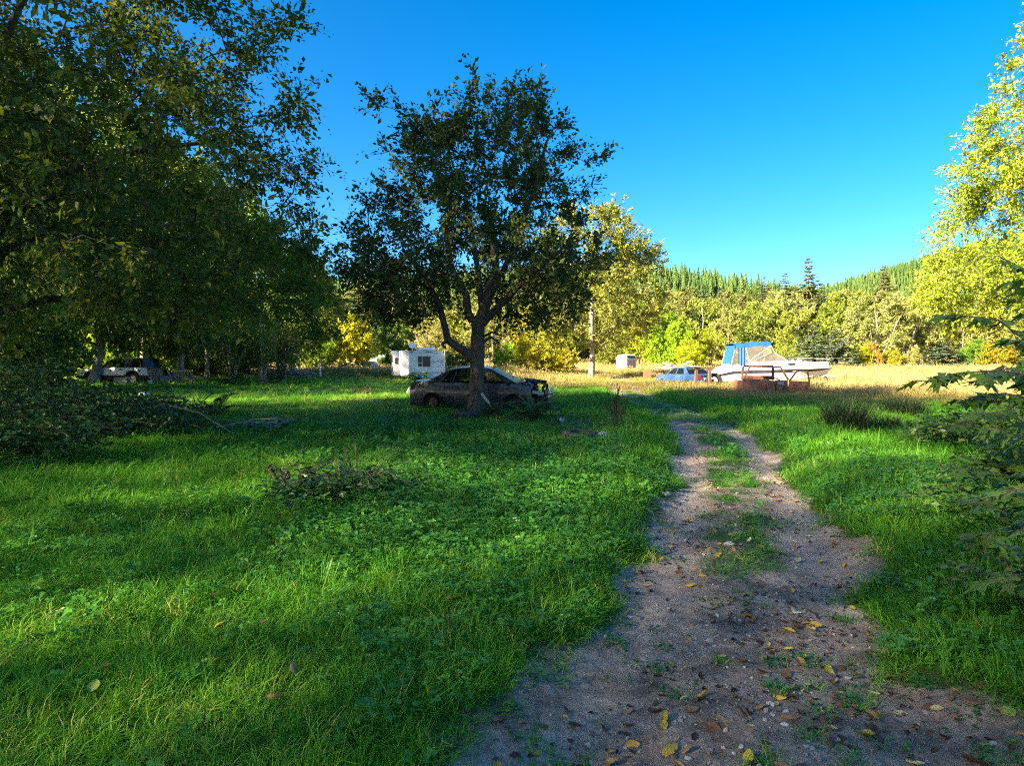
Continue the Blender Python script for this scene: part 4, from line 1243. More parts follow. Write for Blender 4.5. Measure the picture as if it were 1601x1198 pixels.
M['rust2'] = surf_mat('brown_rust', (0.15, 0.065, 0.042), (0.28, 0.13, 0.08), 9, 0.9, bump=0.4)
M['glass'] = glass_mat('car_glass', (0.45, 0.5, 0.46), 0.72)
M['dustglass'] = surf_mat('dusty_glass_with_reflection', (0.30, 0.31, 0.16), (0.42, 0.42, 0.22), 3, 0.35, spec=0.7)  # dust, plus the reflection of sunlit trees painted into the colour
M['darkglass'] = glass_mat('tinted_glass', (0.10, 0.11, 0.12), 0.55)
M['seat'] = surf_mat('seat_cloth', (0.06, 0.06, 0.065), (0.11, 0.11, 0.115), 8, 0.9)
M['blue'] = surf_mat('blue_paint', (0.022, 0.06, 0.16), (0.035, 0.08, 0.19), 3, 0.3, spec=0.5, coat=0.4)
M['white'] = surf_mat('white_gelcoat', (0.74, 0.73, 0.70), (0.82, 0.81, 0.78), 2, 0.35, spec=0.5)
M['hullreflect'] = surf_mat('grass_reflection_hull', (0.62, 0.58, 0.38), (0.72, 0.68, 0.48), 2, 0.4, spec=0.5)  # white hull; yellow reflected from the grass is painted into this colour
M['stripe'] = surf_mat('dark_stripe', (0.03, 0.035, 0.07), (0.07, 0.06, 0.09), 3, 0.4)
M['canvas'] = surf_mat('blue_canvas', (0.004, 0.055, 0.27), (0.008, 0.09, 0.36), 5, 0.7, bump=0.3, bscale=12)
M['vinyl'] = glass_mat('clear_vinyl', (0.84, 0.81, 0.78), 0.76, 0.35, (0.40, 0.36, 0.33))
M['rvwhite'] = surf_mat('trailer_siding', (0.66, 0.67, 0.68), (0.76, 0.77, 0.78), 1.5, 0.5, spec=0.4, c3=(0.58, 0.59, 0.58))
M['rvgrey'] = surf_mat('trailer_trim', (0.30, 0.32, 0.36), (0.42, 0.44, 0.48), 4, 0.5)
M['blackglass'] = surf_mat('black_window', (0.010, 0.010, 0.009), (0.022, 0.022, 0.018), 3, 0.12, spec=0.6)
M['suvdark'] = surf_mat('dark_blue_paint', (0.035, 0.055, 0.10), (0.06, 0.085, 0.14), 3, 0.35, coat=0.4)
M['suvwhite'] = surf_mat('off_white_paint', (0.55, 0.58, 0.58), (0.68, 0.70, 0.69), 3, 0.4, coat=0.2)
M['red'] = surf_mat('red_lens', (0.32, 0.02, 0.03), (0.45, 0.03, 0.04), 5, 0.25)
M['wood'] = surf_mat('weathered_wood', (0.16, 0.135, 0.11), (0.30, 0.26, 0.22), 5, 0.85, bump=0.4, stretch=(0.3, 3, 3))
M['brownwood'] = surf_mat('brown_wood', (0.11, 0.065, 0.04), (0.20, 0.13, 0.085), 6, 0.85, bump=0.3, stretch=(3, 3, 0.4))
M['palewood'] = surf_mat('pale_plank', (0.34, 0.31, 0.26), (0.48, 0.44, 0.37), 7, 0.8, bump=0.2, stretch=(3, 3, .4))
M['whiteplastic'] = surf_mat('white_plastic', (0.70, 0.70, 0.68), (0.80, 0.80, 0.78), 6, 0.5)
M['shedwall'] = surf_mat('shed_panel', (0.50, 0.42, 0.36), (0.62, 0.54, 0.48), 4, 0.6, stretch=(1, 1, .3))
M['shadeddoor'] = surf_mat('shaded_shed_door', (0.26, 0.22, 0.23), (0.36, 0.31, 0.32), 4, 0.6, stretch=(1, 1, .3))  # door planks; grey-violet shade of the shed front is painted into the colour

# ------------------------------------------------------------------ cars
def wheel(parent, c, r=0.31, w=0.20, tyre=True, rimmat='metal', hub=False):
    if tyre:
        e = MB().lathe([(r * .66, -w / 2), (r * .93, -w / 2), (r, -w * .33), (r, w * .33), (r * .93, w / 2), (r * .66, w / 2)], 28, 'y', (0, 0, 0), True).build('wheel', M['rubber'], parent, True)
        e.location = c
        q = MB().lathe([(r * .66, -w * .42), (r * .62, -w * .30), (r * .35, -w * .22), (r * .15, -w * .34), (0.001, -w * .34)], 20, 'y').build('rim', M[rimmat], e, True)
        q2 = MB().lathe([(r * .66, w * .42), (r * .62, w * .30), (r * .35, w * .22), (0.001, w * .34)], 20, 'y').build('rim', M[rimmat], e, True)
    else:
        e = MB().lathe([(0.001, -.06), (.11, -.06), (.15, -.03), (.15, .05), (0.001, .05)], 20, 'y').build('brake_drum', M['rustbrake'], parent, True)
        e.location = c
    return e

def car(root, sp):
    L, W, sill = sp['L'], sp['W'], sp['sill']
    bx, bz = zip(*sp['belt'])
    belt = lambda x: float(np.interp(x, bx, bz))
    def zb(x):
        z = sill + 0.05 * max(0, abs(x - L / 2) / (L / 2) - .75) * 4
        for xc, zc, r in sp['arches']:
            q = r * r - (x - xc) ** 2
            if q > 0: z = max(z, zc + math.sqrt(q))
        return z
    def plan(x):
        t = abs(x - L * .5) / (L * .5)
        return 1 - 0.16 * t ** 5
    sec = lambda s: float(np.interp(s, [0, .12, .35, .6, .85, 1], [.93, .965, .99, 1.0, .975, .93]))
    def side(x, s, sg):
        z0, z1 = zb(x), belt(x)
        sl = (sill + (z1 - sill) * s)
        z = max(z0, z0 + (z1 - z0) * s)
        ss = (z - sill) / max(z1 - sill, .01)
        return Vector((x, sg * W / 2 * plan(x) * sec(ss), z))
    rows = [0, .08, .2, .36, .52, .68, .82, .93, 1]
    cut = sp.get('two_tone', 0)
    for nm, x0, x1, mt in sp['panels']:
        xs = set(np.linspace(x0 + .006, x1 - .006, max(4, int((x1 - x0) / .14))))
        for xc, zc, r in sp['arches']:
            for a in np.linspace(0, math.pi, 19):
                q = xc + r * math.cos(a) * .9999
                if x0 + .006 < q < x1 - .006: xs.add(q)
        xs = sorted(xs)
        for sg in (-1, 1):
            if cut:
                lo = MB().grid([[side(x, cut * k / 3, sg) for x in xs] for k in range(4)])
                up = MB().grid([[side(x, cut + (1 - cut) * k / 4, sg) for x in xs] for k in range(5)])
                o = up.build(nm, M[mt], root, True)
                lo.build('lower_cladding', M[sp['lowmat']], o, True)
            else:
                o = MB().grid([[side(x, s, sg) for x in xs] for s in rows]).build(nm, M[mt], root, True)
            if nm.endswith('door'):
                hx = (x0 + x1) / 2 + (x1 - x0) * (-.33 if sp.get('hflip', 1) > 0 else .33)
                p = side(hx, .82, sg)
                MB().box((p.x, p.y + sg * .012, p.z), (.20, .03, .035)).build('handle', M[sp.get('handle', mt)], o, bevel=.006)
    # lids: across the car between the side tops
    for nm, x0, x1, mt in sp['lids']:
        xs = np.linspace(x0, x1, 9)
        P = []
        for x in xs:
            a = side(x, 1, -1); w = abs(a.y)
            P.append([Vector((x, -w + 2 * w * t, a.z + .035 * math.sin(math.pi * t) + (.012 if nm != 'cowl' else 0))) for t in np.linspace(0, 1, 9)])
        MB().grid(P).build(nm, M[mt], root, True)
    # ends
    for x, nm, mt in sp['ends']:
        P = [[Vector((x + (1 if x > L / 2 else -1) * .10 * math.sin(math.pi * t) * math.sin(math.pi * min(1, .25 + s * .7)), side(x, s, -1).y * (1 - 2 * t), side(x, s, -1).z)) for t in np.linspace(0, 1, 11)] for s in rows]
        MB().grid(P).build(nm, M[mt], root, True)
    # floor and dark wheel houses so that one cannot look through
    MB().box((L / 2, 0, sill + .05), (L * .94, W * .80, .06)).build('underbody', M['black'], root)
    for xc, zc, r in sp['arches']:
        for sg in (-1, 1):
            MB().lathe([(r * 1.02, sg * W * .46), (r * 1.02, sg * W * .28), (0.01, sg * W * .28)], 20, 'y', (xc, 0, zc)).build('wheel_house', M['black'], root)
    # greenhouse
    g = sp['gh']
    rx, rz = zip(*g['roof'])
    roofz = lambda x: float(np.interp(x, rx, rz))
    tum = g.get('tumble', .2)
    zmax = max(rz)
    def P3(x, z, sg, out=0.0):
        b = belt(min(max(x, 0), L))
        f = max(0, (z - b) / (zmax - b))
        w = W / 2 * plan(min(max(x, g['base_r'][0]), g['base_f'][0])) * .93
        return Vector((x, sg * (w - tum * f + out), z))
    br, bf = g['base_r'], g['base_f']
    tr, tf = g['roof'][0], g['roof'][-1]
    def lin(a, b, t): return (a[0] + (b[0] - a[0]) * t, a[1] + (b[1] - a[1]) * t)
    fm = sp['gmat']
    for sg in (-1, 1):
        fr = MB()
        xs = np.linspace(tr[0], tf[0], 9)
        fr.grid([[P3(x, roofz(x), sg) for x in xs], [P3(x, roofz(x) - .05, sg) for x in xs]])
        wins = g['windows']
        # pillars between windows (first = rear pillar, last = front pillar)
        lowL = [(br[0], br[1])] + [q for w in wins for q in ((w[0], belt(w[0]) + .015), (w[1], belt(w[1]) + .015))] + [(bf[0], bf[1])]
        topL = [(tr[0], tr[1])] + [q for w in wins for q in ((w[2], roofz(w[2]) - .05), (w[3], roofz(w[3]) - .05))] + [(tf[0], tf[1])]
        for i in range(0, len(lowL), 2):
            a, b, c, d = lowL[i], lowL[i + 1], topL[i + 1], topL[i]
            k = 5
            fr.grid([[P3(*lin(a, d, t), sg) for t in np.linspace(0, 1, k)], [P3(*lin(b, c, t), sg) for t in np.linspace(0, 1, k)]])
        for w in wins:
            fr.grid([[P3(x, belt(x), sg) for x in np.linspace(w[0], w[1], 5)], [P3(x, belt(x) + .016, sg) for x in np.linspace(w[0], w[1], 5)]])
        o = fr.build('roof_pillars', M[fm], root, True)
        for i, w in enumerate(wins):
            a, b = (w[0], belt(w[0]) + .012), (w[1], belt(w[1]) + .012)
            c, d = (w[3], roofz(w[3]) - .045), (w[2], roofz(w[2]) - .045)
            mt = g['glass'][i] if isinstance(g['glass'], (list, tuple)) else g['glass']
            MB().grid([[P3(*lin(a, d, t), sg, -.010) for t in np.linspace(0, 1, 4)], [P3(*lin(b, c, t), sg, -.010) for t in np.linspace(0, 1, 4)]]).build('side_window', M[mt], root)
    xs = np.linspace(tr[0], tf[0], 11)
    MB().grid([[Vector((x, P3(x, roofz(x), 1).y * t, roofz(x) + .035 * (1 - t * t))) for t in np.linspace(-1, 1, 11)] for x in xs]).build('roof', M[sp['roofmat']], root, True)
    def screen(nm, a, b, mt, bulge):
        P = []
        for t in np.linspace(0, 1, 7):
            x, z = lin(a, b, t)
            w = P3(x, z, 1).y - .01
            P.append([Vector((x + bulge * (1 - u * u), w * u, z + .03 * (1 - u * u) * t)) for u in np.linspace(-1, 1, 9)])
        return MB().grid(P).build(nm, M[mt], root, True)
    screen('windscreen', bf, tf, g['front'], .07)
    screen('rear_window', br, tr, g['rear'], -.05)
    for xs_ in sp.get('seats', ()):
        for y in (-.36, .36):
            o = MB().box((xs_, y, sill + .32), (.5, .5, .18)).build('seat', M['seat'], root, bevel=.04)
            MB().box((xs_ - .27, y, sill + .66), (.14, .48, .62), (0, -.2, 0)).box((xs_ - .36, y, sill + 1.04), (.10, .26, .16), (0, -.2, 0)).build('seat_back', M['seat'], o, bevel=.03)
    return dict(side=side, belt=belt, P3=P3)

# wrecked dark sedan
WR = at(758, 645, 20.9); WR.z = gzs(WR.x, WR.y) - 0.10
root = empty('wrecked_sedan', WR, math.radians(-9), 'dark wrecked sedan without bonnet or bumper behind the fruit tree', 'car')
spec = dict(L=4.62, W=1.80, sill=.20,
    belt=[(0, .80), (.05, .95), (.14, 1.00), (.55, 1.01), (1.0, .97), (2.0, .945), (3.2, .95), (3.55, .96), (3.95, .88)],
    arches=[(.78, .30, .36), (3.45, .30, .37)],
    panels=[('rear_quarter', 0, 1.18, 'wreck'), ('rear_door', 1.18, 2.12, 'wreck'), ('front_door', 2.12, 3.06, 'wreck'), ('front_wing', 3.06, 3.95, 'wreck')],
    lids=[('boot_lid', .02, .60, 'wreck_roof'), ('cowl', 3.3, 3.5, 'black')], ends=[(0.0, 'rear_bumper', 'wreck')],
    gh=dict(base_r=(.58, 1.01), base_f=(3.48, .97), roof=[(1.30, 1.385), (1.6, 1.44), (2.0, 1.465), (2.35, 1.455), (2.62, 1.41)], tumble=.24,
            windows=[(1.02, 1.42, 1.36, 1.50), (1.46, 2.06, 1.55, 2.06), (2.16, 3.10, 2.16, 2.60)], glass='glass', front='dustglass', rear='darkglass'),
    gmat='wreck', roofmat='wreck_roof', seats=(1.55, 2.5), handle='black')
car(root, spec)
for ch in root.children:            # centre the car on its base point
    ch.location.x -= 2.3
def wp(mb, nm, mt, **k):
    o = mb.build(nm, M[mt], root, **k); o.location.x -= 2.3; return o
wheel(root, (.78 - 2.3, -.74, .33), tyre=False); wheel(root, (.78 - 2.3, .74, .33), tyre=False)
wheel(root, (3.45 - 2.3, -.72, .33), tyre=False); wheel(root, (3.45 - 2.3, .72, .33), tyre=False)
for sg in (-1, 1):
    wp(MB().box((.10, sg * .66, .86), (.16, .30, .22), (0, 0, sg * -.25)), 'tail_light', 'blackglass', bevel=.03)
    wp(MB().lathe([(.12, .50), (.15, .62), (.15, .86), (.07, .90), (0.001, .90)], 14, 'z', (3.52, sg * .52, 0)), 'strut_tower', 'metal', smooth=True)
wp(MB().box((3.78, .05, .62), (.50, .62, .46)).box((3.72, .02, .88), (.36, .42, .12), (0, .1, .1)).tube([(3.6, -.3, .84), (3.75, -.34, .93), (3.95, -.25, .80), (4.05, -.1, .7)], .04, 8), 'engine_block', 'black', bevel=.02)
wp(MB().box((4.28, 0, .86), (.07, 1.36, .08), (0, .25, .05)).box((4.28, -.64, .62), (.07, .07, .5)).box((4.28, .64, .62), (.07, .07, .5)).box((4.32, 0, .55), (.05, 1.2, .4)), 'radiator_support', 'black')
wp(MB().box((3.98, .42, .99), (.62, .26, .10), (0, .12, .1)).box((3.86, -.12, 1.02), (.42, .30, .06), (.2, .2, .3)), 'air_box', 'black', bevel=.015)
wp(MB().tube([(3.42, -.62, .96), (3.62, -.6, 1.05), (3.74, -.56, 1.13)], .025, 6), 'bonnet_hinge', 'metal')
wp(MB().tube([(3.75, -.62, .90), (3.84, -.66, .98), (3.95, -.66, .90), (3.92, -.66, .80)], .035, 8), 'coolant_hose', 'metal', smooth=True)
wp(MB().box((4.12, -.62, .66), (.38, .22, .12), (0, .15, .2)), 'head_light', 'metal', bevel=.03)
wp(MB().box((4.50, -.60, .66), (.10, .16, .40), (.25, .5, 0)), 'bumper_bracket', 'whiteplastic', bevel=.02)
wp(MB().box((4.42, 0, .52), (.10, 1.30, .14)).box((4.2, -.5, .45), (.5, .08, .10)).box((4.2, .5, .45), (.5, .08, .10)), 'bumper_beam', 'black')
wp(MB().tube([(3.7, -.5, .8), (3.9, -.45, .72), (4.1, -.55, .78), (4.3, -.5, .70)], .012, 5).tube([(3.6, .1, .98), (3.9, .2, 1.08), (4.1, .1, 1.0), (4.25, -.2, .9)], .012, 5).tube([(3.7, -.2, 1.0), (4.0, -.4, .96), (4.3, -.35, .92)], .014, 5), 'wiring', 'black')
wp(MB().box((2.02, .3, 1.495), (.02, .02, .16)), 'aerial', 'black')
# hole in the dusty windscreen
wp(MB().poly([(3.30, -.18, 1.115), (3.16, -.10, 1.178), (3.07, .12, 1.215), (3.15, .20, 1.18), (3.26, .05, 1.135)]), 'broken_glass_hole', 'black')
wp(MB().box((3.2, -.97, 1.02), (.12, .17, .11)), 'door_mirror', 'black', bevel=.03)

# white and dark blue off-road wagon under the trees
SV = at(190, 599, 41); SV.z = gzs(SV.x, SV.y) - 0.12
root2 = empty('offroad_wagon', SV, math.radians(180 - 4), 'white and dark blue off-road wagon parked under the left trees', 'car')
car(root2, dict(L=4.6, W=1.78, sill=.34, two_tone=.36, lowmat='black',
    belt=[(0, .95), (.05, 1.10), (1.6, 1.12), (3.1, 1.10), (3.2, 1.06), (4.45, .99), (4.6, .88)],
    arches=[(.98, .42, .44), (3.72, .42, .44)],
    panels=[('rear_quarter', 0, 1.45, 'suvwhite'), ('front_door', 1.45, 2.85, 'suvwhite'), ('front_wing', 2.85, 4.6, 'suvwhite')],
    lids=[('bonnet', 3.1, 4.58, 'suvdark')], ends=[(0.0, 'tailgate', 'suvdark'), (4.6, 'grille', 'black')],
    gh=dict(base_r=(.06, 1.10), base_f=(3.12, 1.10), roof=[(.24, 1.66), (.8, 1.70), (1.9, 1.69), (2.45, 1.64)], tumble=.16,
            windows=[(.28, 1.38, .40, 1.38), (1.52, 2.72, 1.52, 2.32)], glass=['darkglass', 'glass'], front='glass', rear='darkglass'),
    gmat='suvdark', roofmat='suvdark', seats=(1.9,), handle='black'))
for ch in root2.children: ch.location.x -= 2.3
for x in (.98, 3.72):
    for y in (-.74, .74): wheel(root2, (x - 2.3, y, .40), .36, .22)
for sg in (-1, 1):
    o = MB().lathe([(0.001, 0), (.10, .0), (.10, .05), (0.001, .06)], 14, 'x', (4.6 - 2.3, sg * .6, .86)).build('head_light', M['metal'], root2, True)
    MB().box((.02 - 2.3, sg * .74, .88), (.05, .10, .26)).build('tail_light', M['red'], root2, bevel=.01)
MB().lathe([(0.001, 0), (.07, 0), (.07, .012), (0.001, .012)], 14, 'y', (.55 - 2.3, .875, .92)).build('fuel_flap', M['black'], root2, True)
MB().box((4.66 - 2.3, 0, .52), (.14, 1.7, .16)).build('front_bumper', M['black'], root2, bevel=.03)

# blue sedan seen from behind
BS = at(1071, 604, 40); BS.z = gzs(BS.x, BS.y) - .40
root3 = empty('blue_sedan', BS, math.radians(111), 'faded blue sedan sunk in dry grass left of the boat', 'car')
car(root3, dict(L=4.3, W=1.70, sill=.22,
    belt=[(0, .84), (.06, 1.00), (.7, 1.02), (1.6, .98), (2.9, .97), (3.2, .95), (4.15, .80), (4.3, .68)],
    arches=[(.85, .32, .35), (3.4, .32, .35)],
    panels=[('rear_quarter', 0, 1.25, 'blue'), ('rear_door', 1.25, 2.05, 'blue'), ('front_door', 2.05, 2.95, 'blue'), ('front_wing', 2.95, 4.3, 'blue')],
    lids=[('boot_lid', .02, .80, 'blue'), ('bonnet', 2.9, 4.28, 'blue')], ends=[(0.0, 'rear_bumper', 'blue'), (4.3, 'front_bumper', 'blue')],
    gh=dict(base_r=(.72, 1.02), base_f=(3.1, .96), roof=[(1.25, 1.37), (1.7, 1.41), (2.2, 1.40), (2.5, 1.36)], tumble=.22,
            windows=[(1.22, 2.0, 1.48, 2.0), (2.1, 2.92, 2.1, 2.46)], glass='glass', front='glass', rear='darkglass'),
    gmat='blue', roofmat='blue', seats=(1.5, 2.4)))
for ch in root3.children: ch.location.x -= 2.15
for x in (.85, 3.4):
    for y in (-.70, .70): wheel(root3, (x - 2.15, y, .32), .29, .18)
for sg in (-1, 1): MB().box((.03 - 2.15, sg * .60, .86), (.10, .32, .24), (0, 0, sg * -.12)).build('tail_light', M['red'], root3, bevel=.02)
MB().box((-.01 - 2.15, 0, .72), (.05, .5, .14)).build('number_plate', M['whiteplastic'], root3)

# ------------------------------------------------------------------ rusted pickup cab
RC = at(1197, 617, 29); RC.z = gzs(RC.x, RC.y) + .04
rc = empty('rusted_cab', RC, math.radians(-6), 'rusted open pickup cab with one door swung out in front of the boat', 'car wreck')
def bar(mb, a, b, w=.07, d=.05):
    a, b = Vector(a), Vector(b)
    t = (b - a).normalized(); u = Vector((0, 1, 0)); s = t.cross(u).normalized()
    vs = [p + s * i * w / 2 + u * j * d / 2 for p in (a, b) for i, j in ((-1, -1), (1, -1), (1, 1), (-1, 1))]
    mb.add(vs, [(0, 1, 2, 3), (7, 6, 5, 4), (0, 4, 5, 1), (1, 5, 6, 2), (2, 6, 7, 3), (3, 7, 4, 0)])
    return mb
mb = MB(); bar(mb, (-1.02, 0, .50), (-.60, .42, 1.22)); bar(mb, (-.62, .42, 1.22), (.72, .42, 1.19), .09, .06); bar(mb, (.98, 0, .62), (.74, .42, 1.22), .08)
mb.build('windscreen_frame', M['rust'], rc)
MB().grid([[Vector((x, .44 + y, 1.235 + .04 * math.cos(x * 1.2) - .03 * (y / 1.1) ** 2)) for x in np.linspace(-.62, .74, 7)] for y in np.linspace(0, 1.15, 5)]).build('roof', M['rust'], rc, True)
mb = MB(); bar(mb, (-.68, 1.55, .55), (-.62, 1.52, 1.22), .10); bar(mb, (.76, 1.55, .55), (.74, 1.52, 1.22), .10); bar(mb, (-.62, 1.52, .66), (.74, 1.52, .66), .2); bar(mb, (-.62, 1.52, 1.20), (.74, 1.52, 1.20), .08)
mb.build('rear_cab_wall', M['rust2'], rc)
MB().grid([[Vector((-1.05 + 2.0 * t, -.02 - .10 * math.sin(t * 3), .0 + .58 * s + .02 * math.sin(t * 9))) for t in np.linspace(0, 1, 13)] for s in np.linspace(0, 1, 5)]).grid([[Vector((sx, .0 + 1.5 * t, .58 * s)) for t in np.linspace(0, 1, 5)] for sx, s in ((-1.04, 0), (-1.04, 1))]).box((-.45, .0, .60), (1.15, .14, .09), (0, .05, 0)).build('firewall', M['rust2'], rc)
MB().grid([[Vector((-.98 + 1.9 * t, .06 + .36 * s, .60 + .05 * s - .10 * t + .025 * math.sin(t * 17 + s * 5))) for t in np.linspace(0, 1, 13)] for s in np.linspace(0, 1, 5)]).build('dashboard', M['rust'], rc)
mb = MB(); mb.box((.16, -.18, .30), (.34, .3, .40)).box((.50, -.22, .26), (.26, .22, .36), (0, 0, .2)).box((-.12, -.10, .36), (.20, .2, .3)).tube([(-.05, -.2, .45), (.1, -.3, .5), (.35, -.32, .46)], .045, 8)
mb.build('engine_block', M['rust2'], rc, bevel=.015)
MB().box((.55, -.30, .47), (.28, .12, .14), (0, .05, .1)).build('valve_cover', M['metal'], rc, bevel=.02)
mb = MB(); bar(mb, (-.05, .18, .66), (.28, .2, .74), .06); bar(mb, (.1, .2, .78), (.35, .22, .68), .05); bar(mb, (.35, .18, .74), (.7, .2, .58), .04)
mb.build('steering_column', M['black'], rc)
mb = MB(); bar(mb, (-1.02, -.03, .02), (-1.05, -.02, .52), .08); bar(mb, (-1.06, 0, .50), (-.45, -.04, .52), .06)
mb.build('wing_edge', M['rust'], rc)
dr = MB(); dr.prism([(.96, -.10, .08), (1.72, -.45, .05), (1.76, -.47, .56), (.98, -.10, .58)], (.03, .06, 0))
d_o = dr.build('door', M['rust'], rc)
mb = MB(); bar(mb, (.99, -.12, .57), (1.26, -.24, 1.02), .06); bar(mb, (1.24, -.24, 1.03), (1.66, -.42, 1.02), .06); bar(mb, (1.66, -.42, 1.04), (1.74, -.46, .54), .06)
mb.build('window_frame', M['rust'], d_o)
MB().prism([(1.08, -.19, .22), (1.62, -.435, .20), (1.62, -.435, .40), (1.10, -.19, .42)], (.004, -.02, 0)).build('door_panel', M['rust2'], d_o)
MB().grid([[Vector((.6 + 1.3 * t, .25 + s * .8, .05 + .30 * math.sin(t * 2.6) * (1 - .3 * s))) for t in np.linspace(0, 1, 8)] for s in np.linspace(0, 1, 5)]).build('running_board', M['rust2'], rc)

# ------------------------------------------------------------------ cabin boat
BO = at(1205, 602, 38.5); BO.z = gzs(BO.x, BO.y) + 0.02
bo = empty('cabin_boat', BO, math.radians(-3), 'white cabin cruiser with a blue canvas canopy standing in the meadow', 'boat')
SX = np.array([0, 1, 2, 3, 4, 5, 6.2, 6.8, 7.12])
KZ = np.array([.03, 0, 0, 0, .03, .09, .33, .60, .92]); CY = np.array([1.0, 1.06, 1.07, 1.06, 1.0, .84, .48, .22, .02]); CZ = np.array([.20, .20, .21, .23, .27, .34, .52, .72, .93])
HY = np.array([1.14, 1.21, 1.25, 1.26, 1.23, 1.10, .74, .38, .04]); HZ = np.array([.56, .80, .85, .88, .90, .92, .955, .97, .985]); DZ = np.array([.66, 1.22, 1.28, 1.34, 1.40, 1.38, 1.33, 1.22, 1.0])
def st(x, a): return float(np.interp(x, SX, a))
def bx_(x): return x - 3.55
xs = np.concatenate([np.linspace(0, 6, 31), np.linspace(6.1, 7.12, 12)])
def hull(x, t, sg):
    """t 0 keel, 1 chine, 2 sheer."""
    if t <= 1: return Vector((bx_(x), sg * st(x, CY) * t, st(x, KZ) + (st(x, CZ) - st(x, KZ)) * t))
    u = t - 1
    fl = math.sin(math.pi * u) * -.04
    return Vector((bx_(x), sg * max(.01, st(x, CY) + (st(x, HY) - st(x, CY)) * u + fl * (1 if x > 3.5 else .3)), st(x, CZ) + (st(x, HZ) - st(x, CZ)) * u))
mb = MB()
for sg in (-1, 1): mb.grid([[hull(x, t, sg) for x in xs] for t in np.linspace(0, 1, 4)])
mb.build('hull_bottom', M['hullreflect'], bo, True)
mb = MB()
for sg in (-1, 1): mb.grid([[hull(x, t, sg) for x in xs] for t in np.linspace(1, 1.68, 6)])
mb.add([hull(0, t, -1) for t in (0, 1, 2)] + [hull(0, t, 1) for t in (2, 1)], [(0, 1, 2, 3, 4)])
mb.build('hull_side', M['white'], bo, True)
for sg in (-1, 1):
    o = MB().grid([[hull(x, t, sg) for x in xs] for t in np.linspace(1.68, 2, 3)]).build('hull_stripe', M['stripe'], bo, True)
def deck(x, u, sg):
    y0, z0, zc = st(x, HY), st(x, HZ), st(x, DZ)
    y = y0 * (1 - u)
    z = z0 + (zc - z0) * math.sin(min(1, u * 2.2) * math.pi / 2) ** .8
    return Vector((bx_(x), sg * y, z))
mb = MB()
for sg in (-1, 1): mb.grid([[deck(x, u, sg) for x in xs] for u in (0, .05, .12, .22, .35, .55, .8, 1)])
mb.build('deck', M['white'], bo, True)
mb = MB()
for sg in (-1, 1): mb.tube([Vector((bx_(x), sg * (st(x, HY) + .015), st(x, HZ) + .012)) for x in xs], .022, 6)
mb.build('rub_rail', M['whiteplastic'], bo, True)
for sg in (-1, 1):
    pts = [deck(x, u, sg) + Vector((0, sg * .012, .012)) for x, u in ((3.75, .14), (4.3, .11), (5.1, .12), (5.8, .17), (5.1, .21), (4.3, .20))]
    MB().poly(pts).build('cabin_window', M['blackglass'], bo)
    for q in (4.95, 6.6): MB().box(deck(q, .4, sg) + Vector((0, 0, .05)), (.26, .16, .06)).build('deck_fitting', M['whiteplastic'], bo, bevel=.02)
    # raised side screen below the canopy
    pts = [Vector((bx_(1.9), sg * 1.03, 1.27)), Vector((bx_(4.25), sg * .92, 1.38)), Vector((bx_(3.42), sg * .90, 1.90)), Vector((bx_(3.25), sg * .90, 1.90))]
    MB().poly(pts).build('windscreen', M['vinyl'], bo)
    f = MB().tube([pts[0], pts[3]], .014, 6).tube([pts[1], pts[2]], .014, 6).tube([pts[0], pts[1]], .012, 6)
    f.build('windscreen_frame', M['whiteplastic'], bo)
f = MB().poly([Vector((bx_(4.25), -.92, 1.38)), Vector((bx_(4.25), .92, 1.38)), Vector((bx_(3.42), .90, 1.90)), Vector((bx_(3.42), -.90, 1.90))])
f.build('windscreen', M['vinyl'], bo)
CX = np.linspace(1.12, 3.2, 9)
ctop = lambda x: 2.32 + .16 * (x - 1.12) / 2.08 + .03 * math.sin((x - 1.12) * 6)
P = [[Vector((bx_(x), y, ctop(x) + .10 * (1 - (y / .95) ** 2))) for y in np.linspace(-.95, .95, 9)] for x in CX]
mb = MB().grid(P)
for sg in (-1, 1): mb.grid([[Vector((bx_(x), sg * .95, ctop(x))) for x in CX], [Vector((bx_(x), sg * .97, ctop(x) - .17)) for x in CX]])
mb.build('canopy', M['canvas'], bo, True)
for sg in (-1, 1):
    lo = lambda x: (1.15 if x < 1.9 else 1.27 + (x - 1.9) * .42) - (.0)
    def sidep(x, t):
        z0 = 1.14 if x < 1.9 else 1.27 + (x - 1.9) / 1.35 * .63
        return Vector((bx_(x + (1 - t) * (-.22 if x < 1.3 else 0)), sg * (.97 + .06 * (1 - t)), z0 + (ctop(x) - .17 - z0) * t))
    MB().grid([[sidep(x, t) + Vector((0, sg * .03 * math.sin(x * 40), 0)) for x in np.linspace(1.32, 1.72, 9)] for t in np.linspace(0, 1, 4)]).build('side_curtain', M['canvas'], bo, True)
    MB().grid([[sidep(x, t) for x in np.linspace(1.72, 3.2, 8)] for t in np.linspace(0, 1, 4)]).build('clear_panel', M['vinyl'], bo)
    MB().grid([[sidep(x, t) for x in np.linspace(1.12, 1.32, 3)] for t in np.linspace(0, 1, 4)]).build('clear_panel', M['vinyl'], bo)
    MB().tube([sidep(1.9, .1), Vector((bx_(3.15), sg * .99, 2.27))], .012, 6).tube([sidep(1.12, 0), sidep(1.12, 1)], .012, 6).tube([Vector((bx_(3.2), sg * .97, 2.3)), Vector((bx_(3.42), sg * .92, 1.9))], .013, 6).tube([sidep(1.75, 1), sidep(1.95, 0)], .012, 6).build('canopy_frame', M['whiteplastic'], bo)
MB().grid([[Vector((bx_(.93 + .2 * t), y, 1.14 + (ctop(1.12) - 1.16) * t)) for y in np.linspace(-1.0, 1.0, 7)] for t in (0, .5, 1)]).build('rear_curtain', M['canvas'], bo)
